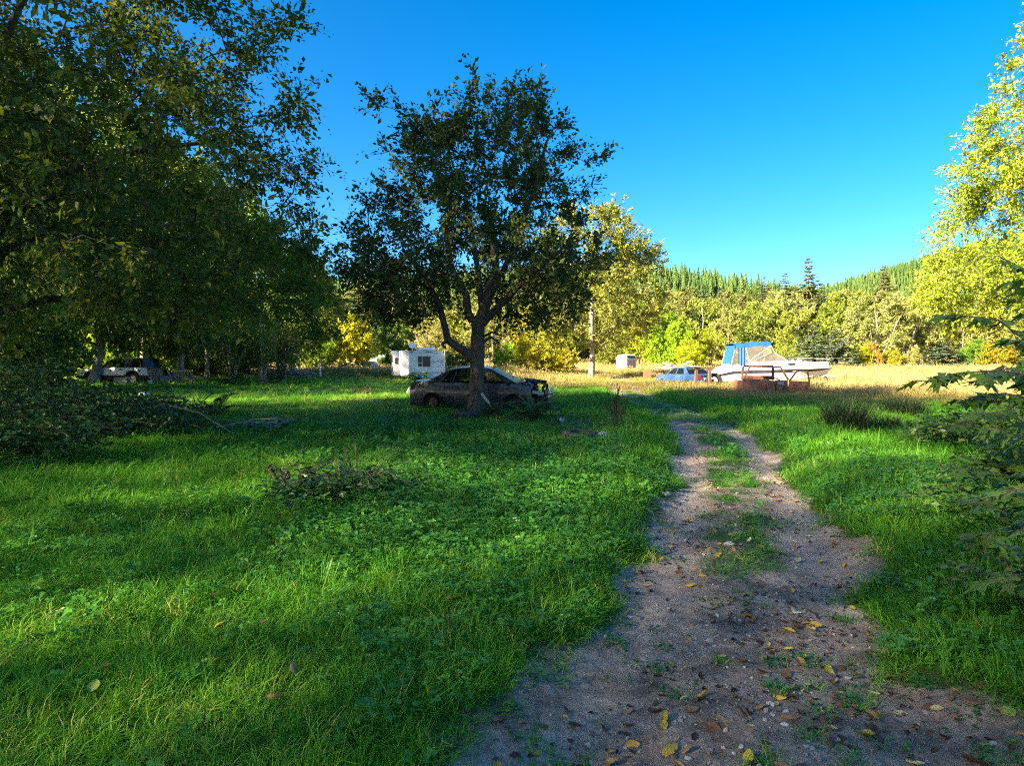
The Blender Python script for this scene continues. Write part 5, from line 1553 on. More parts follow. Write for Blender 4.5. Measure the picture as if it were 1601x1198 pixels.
MB().box((bx_(-.32), 0, .36), (.62, 1.9, .07)).build('swim_platform', M['white'], bo, bevel=.02)
MB().box((bx_(-.25), 0, .10), (.28, .24, .5)).box((bx_(-.38), 0, -.02), (.30, .06, .24)).build('outdrive', M['black'], bo, bevel=.03)
for sg in (-1, 1):
    MB().tube([Vector((bx_(4.6), sg * 1.05, 1.20)), Vector((bx_(4.7), sg * 1.05, 1.52)), Vector((bx_(6.0), sg * .72, 1.55)), Vector((bx_(6.9), sg * .22, 1.50)), Vector((bx_(7.2), 0, 1.46))], .009, 6).build('bow_rail', M['rvgrey'], bo)
txt = bpy.data.curves.new('registration', 'FONT')
txt.body = 'WN 4488 RH'
txt.size = .12
txt.materials.append(M['whiteplastic'])
o = bpy.data.objects.new('registration_number', txt); COL.objects.link(o); o.parent = bo
a = hull(4.4, 1.78, -1)
o.location = a + Vector((0, -.012, -.02)); o.rotation_euler = (math.radians(90), 0, math.radians(-3))
# wooden blocks and a jack stand under the boat
for q in (.8, 2.6, 4.4):
    b = MB().box((0, 0, .02), (.3, 1.3, .14)).build('boat_block', M['brownwood'], None, bevel=.01)
    b.parent = bo; b.location = (bx_(q), 0, -.06 if q < 4 else .0)
MB().tube([(bx_(6.55), -.5, -.05), (bx_(6.75), -.1, .45)], .03, 6).tube([(bx_(7.05), .3, -.05), (bx_(6.75), -.1, .45)], .03, 6).tube([(bx_(6.2), .3, -.05), (bx_(6.75), -.1, .45)], .03, 6).build('jack_stand', M['rust2'], bo)
bp = at(1311, 578, 40)
link('white_board', MB().box((0, 0, .04), (1.1, .5, .05)).mesh('white_board', M['whiteplastic'], bevel=.02), loc=(bp.x, 41.5, gzs(bp.x, 41.5) + .35), rot=(0.2, .05, .3))
tag(bpy.data.objects['white_board'], 'white board lying in the dry grass just beyond the bow of the boat', 'board')

# ------------------------------------------------------------------ camping trailer
RV = at(668, 597, 43.5); RV.z = gzs(RV.x, RV.y) - .05
rv = empty('camping_trailer', RV, math.radians(14), 'white camping trailer with a slide-out seen from its rear end', 'trailer')
# local: rear face at y=0, trailer runs to +y; x across
w_, h0, h1, ln_ = 2.44, .18, 2.16, 7.4
MB().box((0, ln_ / 2, (h0 + h1) / 2), (w_, ln_, h1 - h0)).build('body', M['rvwhite'], rv, bevel=.05)
MB().grid([[Vector((x, y, h1 - .03 + .07 * math.cos(x / w_ * 2.6))) for x in np.linspace(-w_ / 2 - .02, w_ / 2 + .02, 7)] for y in (-.03, ln_ / 2, ln_ + .03)]).build('roof', M['whiteplastic'], rv, True)
for k in range(14):
    z = h0 + .12 + k * .145
    if z > h1 - .25: break
    MB().box((0, -.006, z), (w_ - .12, .012, .012)).build('siding_rib', M['rvwhite'], rv)
MB().box((0, -.012, h1 - .13), (w_ - .05, .02, .025)).build('trim_strip', M['rvgrey'], rv)
MB().box((.05, -.014, h0 + .50), (1.5, .024, .09)).build('bumper_strip', M['rvgrey'], rv)
for x in (-.12, .02, .16): MB().box((x + .06, -.02, h1 - .07), (.075, .03, .035)).build('marker_light', M['black'], rv)
for x in (-1.06, 1.10): MB().box((x, -.02, h1 - .07), (.085, .03, .055)).build('marker_light', M['black'], rv)
wo_ = MB().box((-.20, -.016, 1.44), (.86, .022, .70)).build('window', M['blackglass'], rv, bevel=.01)
for x0, x1, z0, z1 in ((-.63, -.26, 1.07, 1.09), (.225, .245, 1.07, 1.81), (-.645, -.625, 1.07, 1.81), (-.63, .24, 1.79, 1.81), (-.36, -.325, 1.09, 1.79), (-.63, -.36, 1.30, 1.33), (-.26, .23, 1.07, 1.09)):
    MB().box(((x0 + x1) / 2, -.03, (z0 + z1) / 2), (x1 - x0, .02, z1 - z0)).build('window_frame', M['rvwhite'], wo_)
txt = bpy.data.curves.new('lettering', 'FONT'); txt.body = 'Four Winds'; txt.size = .27; txt.shear = .35; txt.materials.append(M['rvgrey'])
o = bpy.data.objects.new('lettering', txt); COL.objects.link(o); o.parent = rv; o.location = (.30, -.02, 1.36); o.rotation_euler = (math.pi / 2, 0, 0); o.scale = (.62, 1, 1)

for sg in (-1, 1): MB().box((sg * (w_ / 2 - .02), -.012, (h0 + h1) / 2), (.05, .03, h1 - h0 - .02)).build('corner_trim', M['whiteplastic'], rv, bevel=.006)
s1 = MB().box((-w_ / 2 - .22, 1.5, 1.30), (.46, 2.2, 1.72)).build('slide_out', M['rvwhite'], rv, bevel=.025)
MB().box((-w_ / 2 - .22, .395, 1.30), (.36, .012, 1.6)).build('slide_panel', M['rvwhite'], s1)
s2 = MB().box((-w_ / 2 - .42, 4.5, 1.28), (.86, 2.7, 1.80)).build('slide_out', M['rvwhite'], rv, bevel=.025)
MB().box((-w_ / 2 - .62, 3.13, 1.45), (.22, .03, .42)).build('window', M['blackglass'], s2)
for y, z, b, c in ((4.0, 1.6, .5, .55), (5.1, 1.5, .4, .8), (4.3, .85, .35, .25)):
    MB().box((-w_ / 2 - .86, y, z), (.03, b, c)).build('window', M['blackglass'], s2)
MB().lathe([(.30, 0), (.30, .10), (.22, .16), (0.001, .18)], 18, 'z', (-.30, 1.2, h1 + .02)).build('roof_vent', M['whiteplastic'], rv, True)
MB().box((.35, 1.6, h1 + .13), (.8, 1.0, .24), None, .8).build('air_conditioner', M['whiteplastic'], rv, bevel=.05)
MB().lathe([(.03, 0), (.03, .3), (.001, .3)], 10, 'z', (-.9, 1.0, h1)).add([(-.9 + .27 * math.cos(a), .95 + .08 * math.sin(a), h1 + .38 + .2 * math.sin(a)) for a in np.linspace(0, 6.28, 13)[:-1]], [tuple(range(12))]).build('satellite_dish', M['whiteplastic'], rv)
for y in (2.6, 3.4):
    for x in (-1.1, 1.1): wheel(rv, (x, y, .32), .32, .2).rotation_euler = (0, 0, math.pi / 2)
MB().box((0, -.07, .30), (2.2, .12, .10)).build('rear_bumper', M['rvgrey'], rv, bevel=.01)
for sg in (-1, 1): MB().box((sg * 1.0, -.03, .62), (.12, .03, .2)).build('tail_light', M['red'], rv)

# ------------------------------------------------------------------ small shed
SD = at(979, 580, 73); SD.z = gzs(SD.x, SD.y) - .05
sd = empty('garden_shed', SD, math.radians(40), 'small beige garden shed with a rounded roof in the sunny clearing', 'shed')
a_, b_, hs_ = 1.75, 1.5, 1.45
MB().box((0, 0, hs_ / 2), (a_, b_, hs_)).build('wall', M['shedwall'], sd, bevel=.02)
ro = MB().add([(-a_ / 2 - .06, -b_ / 2 - .06, hs_ - .03), (a_ / 2 + .06, -b_ / 2 - .06, hs_ - .03), (a_ / 2 + .06, b_ / 2 + .06, hs_ - .03), (-a_ / 2 - .06, b_ / 2 + .06, hs_ - .03),
               (-a_ / 2 + .08, -b_ / 2 + .16, hs_ + .38), (a_ / 2 - .08, -b_ / 2 + .16, hs_ + .38), (a_ / 2 - .08, b_ / 2 - .16, hs_ + .38), (-a_ / 2 + .08, b_ / 2 - .16, hs_ + .38), (-a_ / 2 + .3, 0, hs_ + .5), (a_ / 2 - .3, 0, hs_ + .5)],
              [(0, 3, 2, 1), (0, 1, 5, 4), (1, 2, 6, 5), (2, 3, 7, 6), (3, 0, 4, 7), (4, 5, 9, 8), (6, 7, 8, 9), (5, 6, 9), (7, 4, 8)]).build('roof', M['shedwall'], sd, bevel=.02)
for k in range(6):
    MB().box((-.62 + k * .25, -b_ / 2 - .012, hs_ / 2 - .05), (.22, .03, hs_ - .2)).build('door_plank', M['shadeddoor'], sd, bevel=.006)
MB().prism([(-.70, -b_ / 2 - .055, hs_ + .05), (.70, -b_ / 2 - .055, hs_ + .05), (.66, -b_ / 2 + .10, hs_ + .32), (-.66, -b_ / 2 + .10, hs_ + .32)], (0, -.012, .006)).build('roof_light', M['blackglass'], sd)
for y in (-.3, .25): MB().prism([(-a_ / 2 - .055, y - .13, hs_ + .08), (-a_ / 2 - .055, y + .13, hs_ + .08), (-a_ / 2 + .05, y + .12, hs_ + .3), (-a_ / 2 + .05, y - .12, hs_ + .3)], (-.012, 0, .006)).build('roof_light', M['rvgrey'], sd)

# ------------------------------------------------------------------ scrap and posts in the middle distance
def thing_mesh(name, mb, mat, loc, rot=(0, 0, 0), label='', cat='', group=None, **k):
    o = link(name, mb.mesh(name, M[mat], **k), loc=loc, rot=rot)
    return tag(o, label, cat, group)
def gp(x, y, d, dz=0.0):
    p = at(x, y, d); p.z = gzs(p.x, p.y) + dz; return p

e = empty('timber_frame', gp(1098, 606, 34.5), .15, 'two dark timber posts joined by a beam between blue sedan and boat', 'frame')
MB().box((-.36, 0, .52), (.14, .14, 1.10), (0, .03, 0)).build('post', M['brownwood'], e, bevel=.01)
MB().box((.42, 0, .52), (.15, .14, 1.12), (0, -.02, 0)).build('post', M['brownwood'], e, bevel=.01)
MB().box((.05, -.02, 1.08), (1.2, .10, .09), (0, -.03, 0)).build('beam', M['brownwood'], e, bevel=.01)
MB().box((-.42, 0, 1.16), (.5, .3, .05), (0, .1, .2)).build('board', M['whiteplastic'], e, bevel=.01)
MB().lathe([(.30, -.1), (.46, -.1), (.5, -.05), (.5, .05), (.46, .1), (.30, .1)], 20, 'y', (.75, .2, .30), True).build('wheel', M['rubber'], e, True)

e = empty('rust_sheet_stand', gp(1012, 593, 47), .2, 'upright square rusty steel panel in the sunny grass left of the blue sedan', 'panel')
MB().box((0, 0, .34), (.56, .05, .62)).build('sheet', M['rust'], e, bevel=.01)
for sg in (-1, 1): MB().box((sg * .25, .03, .22), (.05, .05, .60)).build('stake', M['brownwood'], e)
e = empty('rusty_roller', gp(1036, 592, 48), -.1, 'low rusty harrow of linked bars beside the rusty panel', 'harrow')
for k in range(9):
    MB().lathe([(.03, -.25), (.11, -.25), (.13, 0), (.11, .25), (.03, .25)], 8, 'y', (-.85 + k * .21, 0, .40 - k * .02 + .04 * math.sin(k * 2.3)), True).build('disc', M['rust2'], e)
MB().tube([(-1.0, 0, .42), (.95, 0, .24)], .03, 6).tube([(-.95, .0, 0), (-.95, 0, .6)], .03, 6).tube([(.9, 0, 0), (.9, 0, .5)], .03, 6).build('axle', M['rust2'], e)

rng = S(61)
e = empty('plank_pile', gp(1062, 578, 62), 0, 'heap of bleached planks behind the blue sedan', 'wood pile')
for k in range(11):
    MB().box((rng.uniform(-1.4, 1.4), rng.uniform(-.5, .5), .25 + .07 * k), (rng.uniform(1.0, 2.2), .22, .06), (rng.normal(0, .1), rng.normal(0, .22), rng.normal(0, .3))).build('plank', M['palewood'], e)
e = empty('brush_heap', gp(1052, 570, 66), 0, 'pale tangled heap of broken boards far behind the blue sedan roof', 'wood pile')
for k in range(9):
    MB().box((rng.uniform(-1.2, 1.6), rng.uniform(-.4, .4), .3 + .09 * k), (rng.uniform(.6, 1.8), .16, .08), (rng.normal(0, .2), rng.normal(0, .4), rng.normal(0, .6))).build('board', M['palewood'], e)

# left: scrap beside the wagon
rng = S(62)
e = empty('leaning_boards', gp(243, 600, 40), 0, 'grey boards leaning against the rear of the white wagon', 'boards')
for k, (x, t) in enumerate(((-.25, .18), (-.12, .25), (.02, .1), (.2, .32))):
    MB().box((x, .05 * k, .46), (.16, .04, 1.0 - .06 * k), (.2, t, 0)).build('board', M['wood'], e)
e = empty('wooden_pallet', gp(287, 598, 40), .2, 'grey wooden pallet leaning on edge in the scrap', 'pallet')
for k in range(6): MB().box((-.5 + k * .2, -.05, .42), (.13, .03, .80), (.45, 0, 0)).build('slat', M['wood'], e)
for z in (.1, .42, .74): MB().box((0, .03 + (.42 - z) * .45, z), (1.15, .08, .09), (.45, 0, 0)).build('stringer', M['wood'], e)
MB().box((-.72, -.05, .40), (.10, .06, .95), (.1, -.35, 0)).build('brace', M['wood'], e)
def lump(mb, c, r, seed, sq=(1, 1, .7), n=10):
    rg = S(seed)
    P = []
    ph = rg.uniform(0, 6, 6)
    for i in range(n + 1):
        t = math.pi * i / n
        row = []
        for j in range(n + 5):
            a = 2 * math.pi * j / (n + 4)
            k = 1 + .13 * math.sin(3 * a + ph[0] + 2 * t) + .12 * math.sin(2 * a + ph[1] - 3 * t) + .07 * math.sin(6 * a + ph[2] + 5 * t)
            row.append(Vector((c[0] + r * sq[0] * k * math.sin(t) * math.cos(a), c[1] + r * sq[1] * k * math.sin(t) * math.sin(a), c[2] + r * sq[2] * k * math.cos(t))))
        P.append(row)
    return mb.grid(P)
M['bluebag'] = surf_mat('blue_tarp', (0.06, 0.12, 0.22), (0.10, 0.18, 0.30), 6, 0.5, bump=.4)
M['stone'] = surf_mat('pale_stone', (0.34, 0.33, 0.31), (0.52, 0.50, 0.47), 8, 0.8, bump=.3)
thing_mesh('blue_tarp', lump(MB(), (0, 0, .22), .42, 3, (.9, .8, .8)), 'bluebag', gp(273, 597, 41), label='crumpled blue tarp bundle left of the leaning pallet', cat='tarp', smooth=True)
thing_mesh('cream_sack', lump(MB(), (0, 0, .16), .36, 4, (1.3, .8, .7)), 'palewood', gp(256, 596, 41), label='pale sack lying between boards and blue tarp', cat='sack', smooth=True)
thing_mesh('white_bucket', MB().lathe([(.001, 0), (.11, 0), (.14, .22), (.15, .24), (.13, .24), (.11, .02), (.001, .02)], 16), 'whiteplastic', gp(235, 600, 38.5, .0), label='small white bucket on the grass behind the wagon', cat='bucket', smooth=True)
thing_mesh('white_rag', lump(MB(), (0, 0, .08), .20, 6, (1.2, 1, .5)), 'whiteplastic', gp(225, 623, 26.5), label='white bag lying on the brush pile', cat='bag', smooth=True)
thing_mesh('cardboard_box', MB().box((0, 0, .2), (.7, .5, .4)).box((.4, 0, .38), (.3, .5, .03), (0, .5, 0)), 'wood', gp(190, 600, 38.5), (0, 0, .3), 'pale box standing in front of the white wagon', 'box')
e = empty('sawhorse', gp(312, 602, 37), .3, 'dark low wooden sawhorse left of the bare-stemmed shrubs', 'sawhorse')
MB().box((0, 0, .46), (1.0, .14, .10)).build('beam', M['brownwood'], e, bevel=.01)
for x in (-.4, .4):
    for y in (-1, 1): MB().box((x, y * .16, .22), (.08, .05, .50), (y * .5, 0, 0)).build('leg', M['brownwood'], e)
e = empty('pole_pile', gp(455, 597, 47), 0, 'long weathered poles stacked beyond the bare-stemmed shrubs', 'pole pile')
for k in range(11):
    a = Vector((-2.3 + rng.uniform(-.6, .2), rng.uniform(-.5, .5), 1.0 - .055 * k + rng.uniform(-.05, .05)))
    b = Vector((1.6 + rng.uniform(-.3, .3), rng.uniform(-.6, .6), .05 + .05 * (10 - k)))
    MB().tube([a, (a + b) / 2 + Vector((0, 0, .03)), b], [.05, .055, .045], 7).build('pole', M['wood'], e, True)
for x, y, d, h, lab in ((461, 592, 50, .85, 'white fence post beside the pole pile'), (501, 593, 49, .95, 'leaning white fence post right of the pole pile'), (557, 586, 55, .5, 'short pale stake in the tall weeds')):
    e = empty('fence_post', gp(x, y, d), 0, lab, 'post')
    MB().box((0, 0, h / 2), (.10, .10, h), (0, .03 if x == 461 else -.12, 0)).build('post', M['whiteplastic'], e, bevel=.01)
    MB().box((.0 if x == 461 else -.06, 0, h + .02), (.13, .13, .05)).build('cap', M['whiteplastic'], e, bevel=.008)
# far white vehicles beyond the weeds
def far_pickup(x, y, d, rz, lab):
    e = empty('white_pickup', gp(x, y, d, .15), rz, lab, 'car')
    MB().prism([(-2.4, -.85, .45), (2.4, -.85, .45), (2.4, -.85, .95), (1.2, -.85, 1.05), (.75, -.85, 1.65), (-.5, -.85, 1.65), (-.6, -.85, 1.05), (-2.4, -.85, 1.05)], (0, 1.7, 0)).build('body', M['suvwhite'], e, bevel=.05)
    MB().prism([(.05, -.865, 1.10), (1.02, -.865, 1.10), (.70, -.865, 1.56), (.05, -.865, 1.56)], (0, .01, 0)).build('window', M['blackglass'], e)
    MB().prism([(-.48, -.865, 1.10), (-.03, -.865, 1.10), (-.03, -.865, 1.56), (-.46, -.865, 1.56)], (0, .01, 0)).build('window', M['blackglass'], e)
    MB().box((-.61, 0, 1.36), (.03, 1.3, .4)).build('rear_window', M['blackglass'], e)
    for xx in (-1.5, 1.5):
        for yy in (-.75, .75): wheel(e, (xx, yy, .36), .36, .2)
far_pickup(600, 572, 88, math.radians(185), 'small white pickup far off behind the weeds left of the trailer')
far_pickup(522, 573, 92, math.radians(10), 'pale pickup half hidden below the yellow bush')
for x, y, d, r_, sx, lab in ((575, 574, 80, .9, 1.6, 'white tarp heap far off below the dark round tree'), (545, 573, 84, .7, 2.6, 'grey tarp heap far off below the yellow bush'), (892, 578, 74, .55, 1.5, 'white tarp heap left of the pale-trunked tree')):
    thing_mesh('tarp_heap', lump(MB(), (0, 0, .2), r_, x, (sx, .8, .8)), 'whiteplastic', gp(x, y, d), label=lab, cat='tarp', smooth=True)
for x, d, lab in ((885, 66, 'thin grey fence stake in the weeds left of the pale trunk'), (899, 66, 'thick pale fence stake next to the pale trunk'), (866, 66, 'leaning thin stake farthest left of the pale trunk')):
    thing_mesh('fence_stake', MB().box((0, 0, .7), (.10 if x != 899 else .18, .1, 1.5), (0, .05 if x != 866 else .4, 0)), 'wood', gp(x, 580, d), label=lab, cat='stake')
# white block at the foot of the far tree
thing_mesh('small_bag', lump(MB(), (0, 0, .10), .19, 9, (.9, .7, .9)), 'stone', gp(641, 618, 29), label='pale bag lying in the grass left of the wrecked sedan', cat='bag', smooth=True)

# ------------------------------------------------------------------ tyres, planks, stones near the fruit tree
def tyre(name, loc, r, w, rot, label):
    e = empty(name, loc, 0, label, 'tyre', rot=rot)
    MB().lathe([(r * .62, -w * .42), (r * .68, -w * .5), (r * .9, -w * .5), (r * .985, -w * .38), (r, -w * .15), (r, w * .15), (r * .985, w * .38), (r * .9, w * .5), (r * .68, w * .5), (r * .62, w * .42)], 40, 'z', (0, 0, w / 2), True).build('sidewall', M['rubber'], e, True)
    base = MB().box((0, 0, 0), (.03, .05, w * .62)).mesh('tread_block', M['rubber'])
    for k in range(30):
        a = k * 2 * math.pi / 30
        link('tread_block', base, e, (r * 1.004 * math.cos(a), r * 1.004 * math.sin(a), w / 2), (0, 0, a))
    return e
t1 = tyre('old_tyre', gp(729, 657, 17.35, -.02), .37, .25, (.03, -.02, .3), 'worn tyre lying flat at the foot of the fruit tree')
t2 = tyre('old_tyre', gp(908, 693, 12.85, -.03), .36, .20, (.05, .04, .0), 'black tyre lying in the grass near the track beside a white stone')
MB().lathe([(.22, .10), (.20, .06), (.10, .05), (.03, .08), (.001, .08)], 20).build('rim', M['metal'], t2, True)
t3 = tyre('old_tyre', gp(412, 605, 37.2, 0), .40, .24, (math.radians(82), 0, .3), 'black tyre standing upright under the right bare-stemmed shrub')
thing_mesh('grey_plank', MB().box((0, 0, 0), (.07, .04, .86)), 'palewood', (AT.x + .43, 18.25, gzs(AT.x + .4, 18.2) + .32), (.35, -.62, 0), label='pale plank leaning against the fruit tree trunk', cat='plank', bevel=.004)
thing_mesh('white_stone', lump(MB(), (0, 0, .05), .10, 12, (1.1, .9, .8)), 'stone', gp(942, 695, 12.7), label='white round stone right beside the tyre in the grass', cat='stone', smooth=True)
thing_mesh('grey_stone', lump(MB(), (0, 0, .04), .07, 13, (1, 1, .9)), 'stone', gp(878, 657, 16.6, .02), label='round grey stone at the left end of the bare soil patch', cat='stone', smooth=True)
M['plyboard'] = surf_mat('rotten_plywood', (0.10, 0.085, 0.075), (0.26, 0.235, 0.22), 4, 0.85, c3=(.36, .34, .33), bump=.6, stretch=(1, 4, 1))
e = empty('rotten_board', gp(398, 664, 15.7, .03), .12, 'grey rotten plywood sheet lying on the lawn', 'board')
P = [[Vector((x, y, .035 + .05 * (fbm(x * 2 + 5, y * 2, 2) - .3) + .02 * math.sin(y * 9))) for x in np.linspace(-.66, .66, 15)] for y in np.linspace(-.95, .95, 13)]
for i, row in enumerate(P):
    for j, p in enumerate(row):
        if j in (0, 14): p.x += .06 * math.sin(i * 2.1)
        if i in (0, 12): p.y += .05 * math.sin(j * 1.7)
o = MB().grid(P).build('sheet', M['plyboard'], e)
sm_ = o.modifiers.new('thickness', 'SOLIDIFY'); sm_.thickness = .02; sm_.offset = -1
for k in range(5):
    MB().grid([[Vector((-.6 + .3 * k + .02 * math.sin(i), -.9 + i * .15, .075 + .03 * math.sin(i + k))), Vector((-.42 + .3 * k + .03 * math.sin(2 * i), -.9 + i * .15, .068 + .03 * math.sin(i * 1.3 + k)))] for i in range(13)]).build('flaking_layer', M['plyboard'], e)

# ------------------------------------------------------------------ plants
def frond_mesh(name, L_, seed, mat='fern', w=.075, n=24):
    """Pinnate frond arching along +x."""
    rg = S(seed)
    t = np.linspace(.06, 1, n)
    px, pz = L_ * t * (1 - .10 * t), L_ * (.95 * t - .72 * t ** 2.1)
    pos, d, nr, ln = [], [], [], []
    for i in range(n):
        for sg in (-1, 1):
            pos.append((px[i], 0, pz[i])); d.append((.35, sg, .05 + rg.normal(0, .12))); nr.append((-.2, 0, 1)); ln.append(w * 2.0 * math.sin(math.pi * min(1, .12 + .88 * t[i])) ** .7 * rg.uniform(.8, 1.15) + .01)
    ln = np.array(ln)
    V, Fc, tt = leaf_arrays(np.array(pos, float), np.array(d, float), np.array(nr, float), ln, np.full(len(ln), L_ / n * 1.15), S(seed + 1).random(len(ln)) * .8)
    mb = MB().tube([(px[i], 0, pz[i]) for i in range(0, n, 3)] + [(px[-1], 0, pz[-1])], .004, 3)
    o = len(V)
    return np_mesh(name, np.concatenate([V, np.array(mb.v)]), [Fc, np.array([f for f in mb.f if len(f) == 4]) + o], M[mat], tint=np.concatenate([tt, np.full(len(mb.v), .3)]))
def fern(loc, n, L_, seed, label, mat='fern', spread=(.5, 1.1), droopy=1.0):
    rg = S(seed)
    e = empty('sword_fern', loc, rg.uniform(0, 6), label, 'fern')
    ms = [frond_mesh('frond', L_ * k, seed * 10 + i, mat) for i, k in enumerate((.8, 1.0, 1.15))]
    for k in range(n):
        a = 2 * math.pi * k / n + rg.normal(0, .2)
        link('frond', ms[k % 3], e, (.05 * math.cos(a), .05 * math.sin(a), 0), (rg.normal(0, .15), rg.uniform(-.75, .25), a), rg.uniform(.75, 1.1))
    return e
fern(gp(832, 657, 17.2), 26, 1.0, 401, 'large grey-green sword fern in front of the wrecked sedan nose')
fern(gp(338, 648, 18.5), 16, .85, 402, 'dark sword fern with upright fronds behind the plywood sheet')
fern(gp(155, 640, 19.5), 12, .8, 403, 'dark fern growing on the brush pile')

def tussock(loc, r, h, n, seed, label, mat='sedge', name='rush_tussock', w=.012, lean=1.0):
    rg = S(seed)
    e = empty(name, loc, 0, label, 'plant')
    m = blade_clump('blades', seed, n, r * .45, h * .55, h * 1.15, w, M[mat], lean)
    m.attributes.new('tint', 'FLOAT', 'POINT').data.foreach_set('value', np.repeat(rg.random(n), 5).astype(np.float32) * .9)
    link('blades', m, e)
    m2 = blade_clump('outer_blades', seed + 1, n // 2, r * .7, h * .35, h * .75, w, M[mat], lean * 1.6)
    m2.attributes.new('tint', 'FLOAT', 'POINT').data.foreach_set('value', np.repeat(S(seed + 2).random(n // 2), 5).astype(np.float32))
    link('outer_blades', m2, e)
    return e
tussock(gp(1322, 676, 14.8), .9, .85, 520, 501, 'big dark rush tussock in the shade right of the track', w=.014)
tussock(gp(1385, 676, 15.2), .6, .45, 220, 502, 'low dark rush tussock touching the big one', w=.012)
tussock(gp(1412, 648, 19.0), .95, .70, 420, 503, 'brownish rush tussock behind the big dark one', w=.014)
tussock(gp(770, 655, 17.9), .5, .6, 200, 504, 'dark grass clump at the right foot of the fruit tree', 'lawn2' if 'lawn2' in M else 'sedge')
tussock(gp(1276, 603, 33), .8, .5, 200, 505, 'dark rush clump in the golden meadow right of the rusted cab', w=.02)
tussock(gp(1330, 592, 40), 1.1, .6, 220, 506, 'dark low clump in the golden meadow beyond the bow', w=.03)
M['clump'] = leaf_mat('clump_grass', [(0.0, (0.045, 0.19, 0.014)), (0.5, (0.10, 0.32, 0.018)), (1.0, (0.26, 0.42, 0.05))], 0.35, objvar=.12)
for x, y, d, r_, h, n, s_, lab in ((690, 812, 6.9, .38, .34, 170, 511, 'arching grass clump in the ground cover beside the bramble'), (752, 855, 5.95, .30, .30, 130, 512, 'bright grass clump near the middle of the lawn edge'),
        (618, 905, 5.1, .28, .26, 150, 513, 'bluish grass clump at the near edge of the ground cover'), (1545, 985, 4.1, .35, .42, 150, 514, 'tall grass clump at the right edge of the track'),
        (1585, 930, 4.6, .35, .5, 150, 515, 'tall grass clump under the maple leaves'), (890, 730, 10.1, .4, .30, 130, 516, 'grass clump on the bank near the track bend'), (1025, 668, 15.4, .4, .4, 130, 517, 'bright grass clump where the track edge meets the bare soil'),
        (665, 1085, 3.3, .16, .22, 70, 518, 'small grass tuft at the muddy lawn corner'), (1130, 1030, 3.66, .10, .07, 40, 519, 'short grass tuft standing in the mud of the track'), (1215, 1075, 3.35, .10, .08, 40, 520, 'little grass tuft in mud below the leaf litter')):
    tussock(gp(x, y, d), r_, h, n, s_, lab, 'clump', 'grass_clump', .006, 1.3)

# dried stalks beside the soil patch
M['stalk'] = surf_mat('dry_stalk', (0.045, 0.028, 0.02), (0.10, 0.06, 0.04), 14, 0.9)
def stalks(loc, n, h, spread, seed, label, name='dry_stalks', side=4, seedh=True):
    rg = S(seed)
    e = empty(name, loc, 0, label, 'plant')
    for k in range(n):
        a = rg.uniform(0, 6.283); hh = h * rg.uniform(.55, 1.05)
        b = Vector((math.cos(a), math.sin(a), 0)) * spread * rg.uniform(.3, 1)
        mb = MB().tube([b * .2, b * .5 + Vector((0, 0, hh * .5)), b + Vector((0, 0, hh))], [.010, .008, .004], 5)
        for q in range(side):
            t = rg.uniform(.35, .95); p = b * (.2 + .8 * t) + Vector((0, 0, hh * t)); c = rg.uniform(0, 6.283)
            l = hh * rg.uniform(.08, .22)
            mb.tube([p, p + Vector((math.cos(c) * l * .6, math.sin(c) * l * .6, l))], [.005, .002], 4)
            if seedh:
                for z in range(5):
                    f = p + Vector((math.cos(c) * l * .6, math.sin(c) * l * .6, l)) * (z / 5)
                    mb.box(f + Vector(rg.normal(0, .008, 3)), (.02, .02, .022), tuple(rg.uniform(0, 3, 3)))
        mb.build('stalk', M['stalk'], e, fix=False)
    return e
stalks(gp(965, 682, 14.0), 9, 1.02, .28, 71, 'tall dead dock stalks standing in the bare soil patch')
stalks(gp(620, 650, 17.6), 5, .55, .5, 72, 'dead brown stalks lying in the grass behind the wrecked sedan', seedh=False)
stalks(gp(565, 620, 28), 14, .45, .7, 73, 'brown dead weed clump on the lawn left of the trailer')
stalks(gp(1395, 640, 19.5), 8, .8, .6, 74, 'dry stalks sticking out of the brownish tussock', seedh=False)

# bramble in the foreground lawn
def bramble(loc, r, h, n, seed, label, mat='bramble', size=.075, canes=9, name='bramble_bush', lp=True, flat=1.0):
    rg = S(seed)
    e = empty(name, loc, 0, label, 'bush')
    ends, mb = [], MB()
    for k in range(canes):
        a = rg.uniform(0, 6.283); l = r * rg.uniform(.6, 1.15); hh = h * rg.uniform(.5, 1.1)
        pts = [Vector((math.cos(a) * l * t, math.sin(a) * l * t * flat, hh * math.sin(min(1, t * 1.1) * 2.4))) for t in np.linspace(0, 1, 7)]
        mb.tube(pts, list(np.linspace(.007, .003, 7)), 5)
        ends += pts[1:]
    mb.build('canes', M['dead'], e, fix=False)
    P = np.array([tuple(p) for p in ends])
    i = rg.integers(0, len(P), n)
    pos = P[i] + rg.normal(0, .13, (n, 3)) * np.array([1, 1, .55]) * r * 1.2
    pos[:, 2] = np.abs(pos[:, 2]) + .02
    # trefoil leaves
    k3 = 3
    a0 = rg.uniform(0, 6.283, n)
    Vs, Fs, Ts, o = [], [], [], 0
    tn = rg.random(n)
    nrm = unit(rg.normal(0, .4, (n, 3)) + [0, 0, 1])
    for q in range(k3):
        a = a0 + (q - 1) * 1.25
        d = np.stack([np.cos(a), np.sin(a), rg.normal(-.1, .2, n)], 1)
        s = size * rg.uniform(.6, 1.25, n) * (1.2 if q == 1 else .9)
        V, Fc, t = leaf_arrays(pos, d, nrm, s, s * .68, tn)
        Vs.append(V); Fs.append(Fc + o); Ts.append(t); o += len(V)
    link('leaves', np_mesh('bramble_leaves', np.concatenate(Vs), np.concatenate(Fs), M[mat], tint=np.concatenate(Ts)), e)
    return e
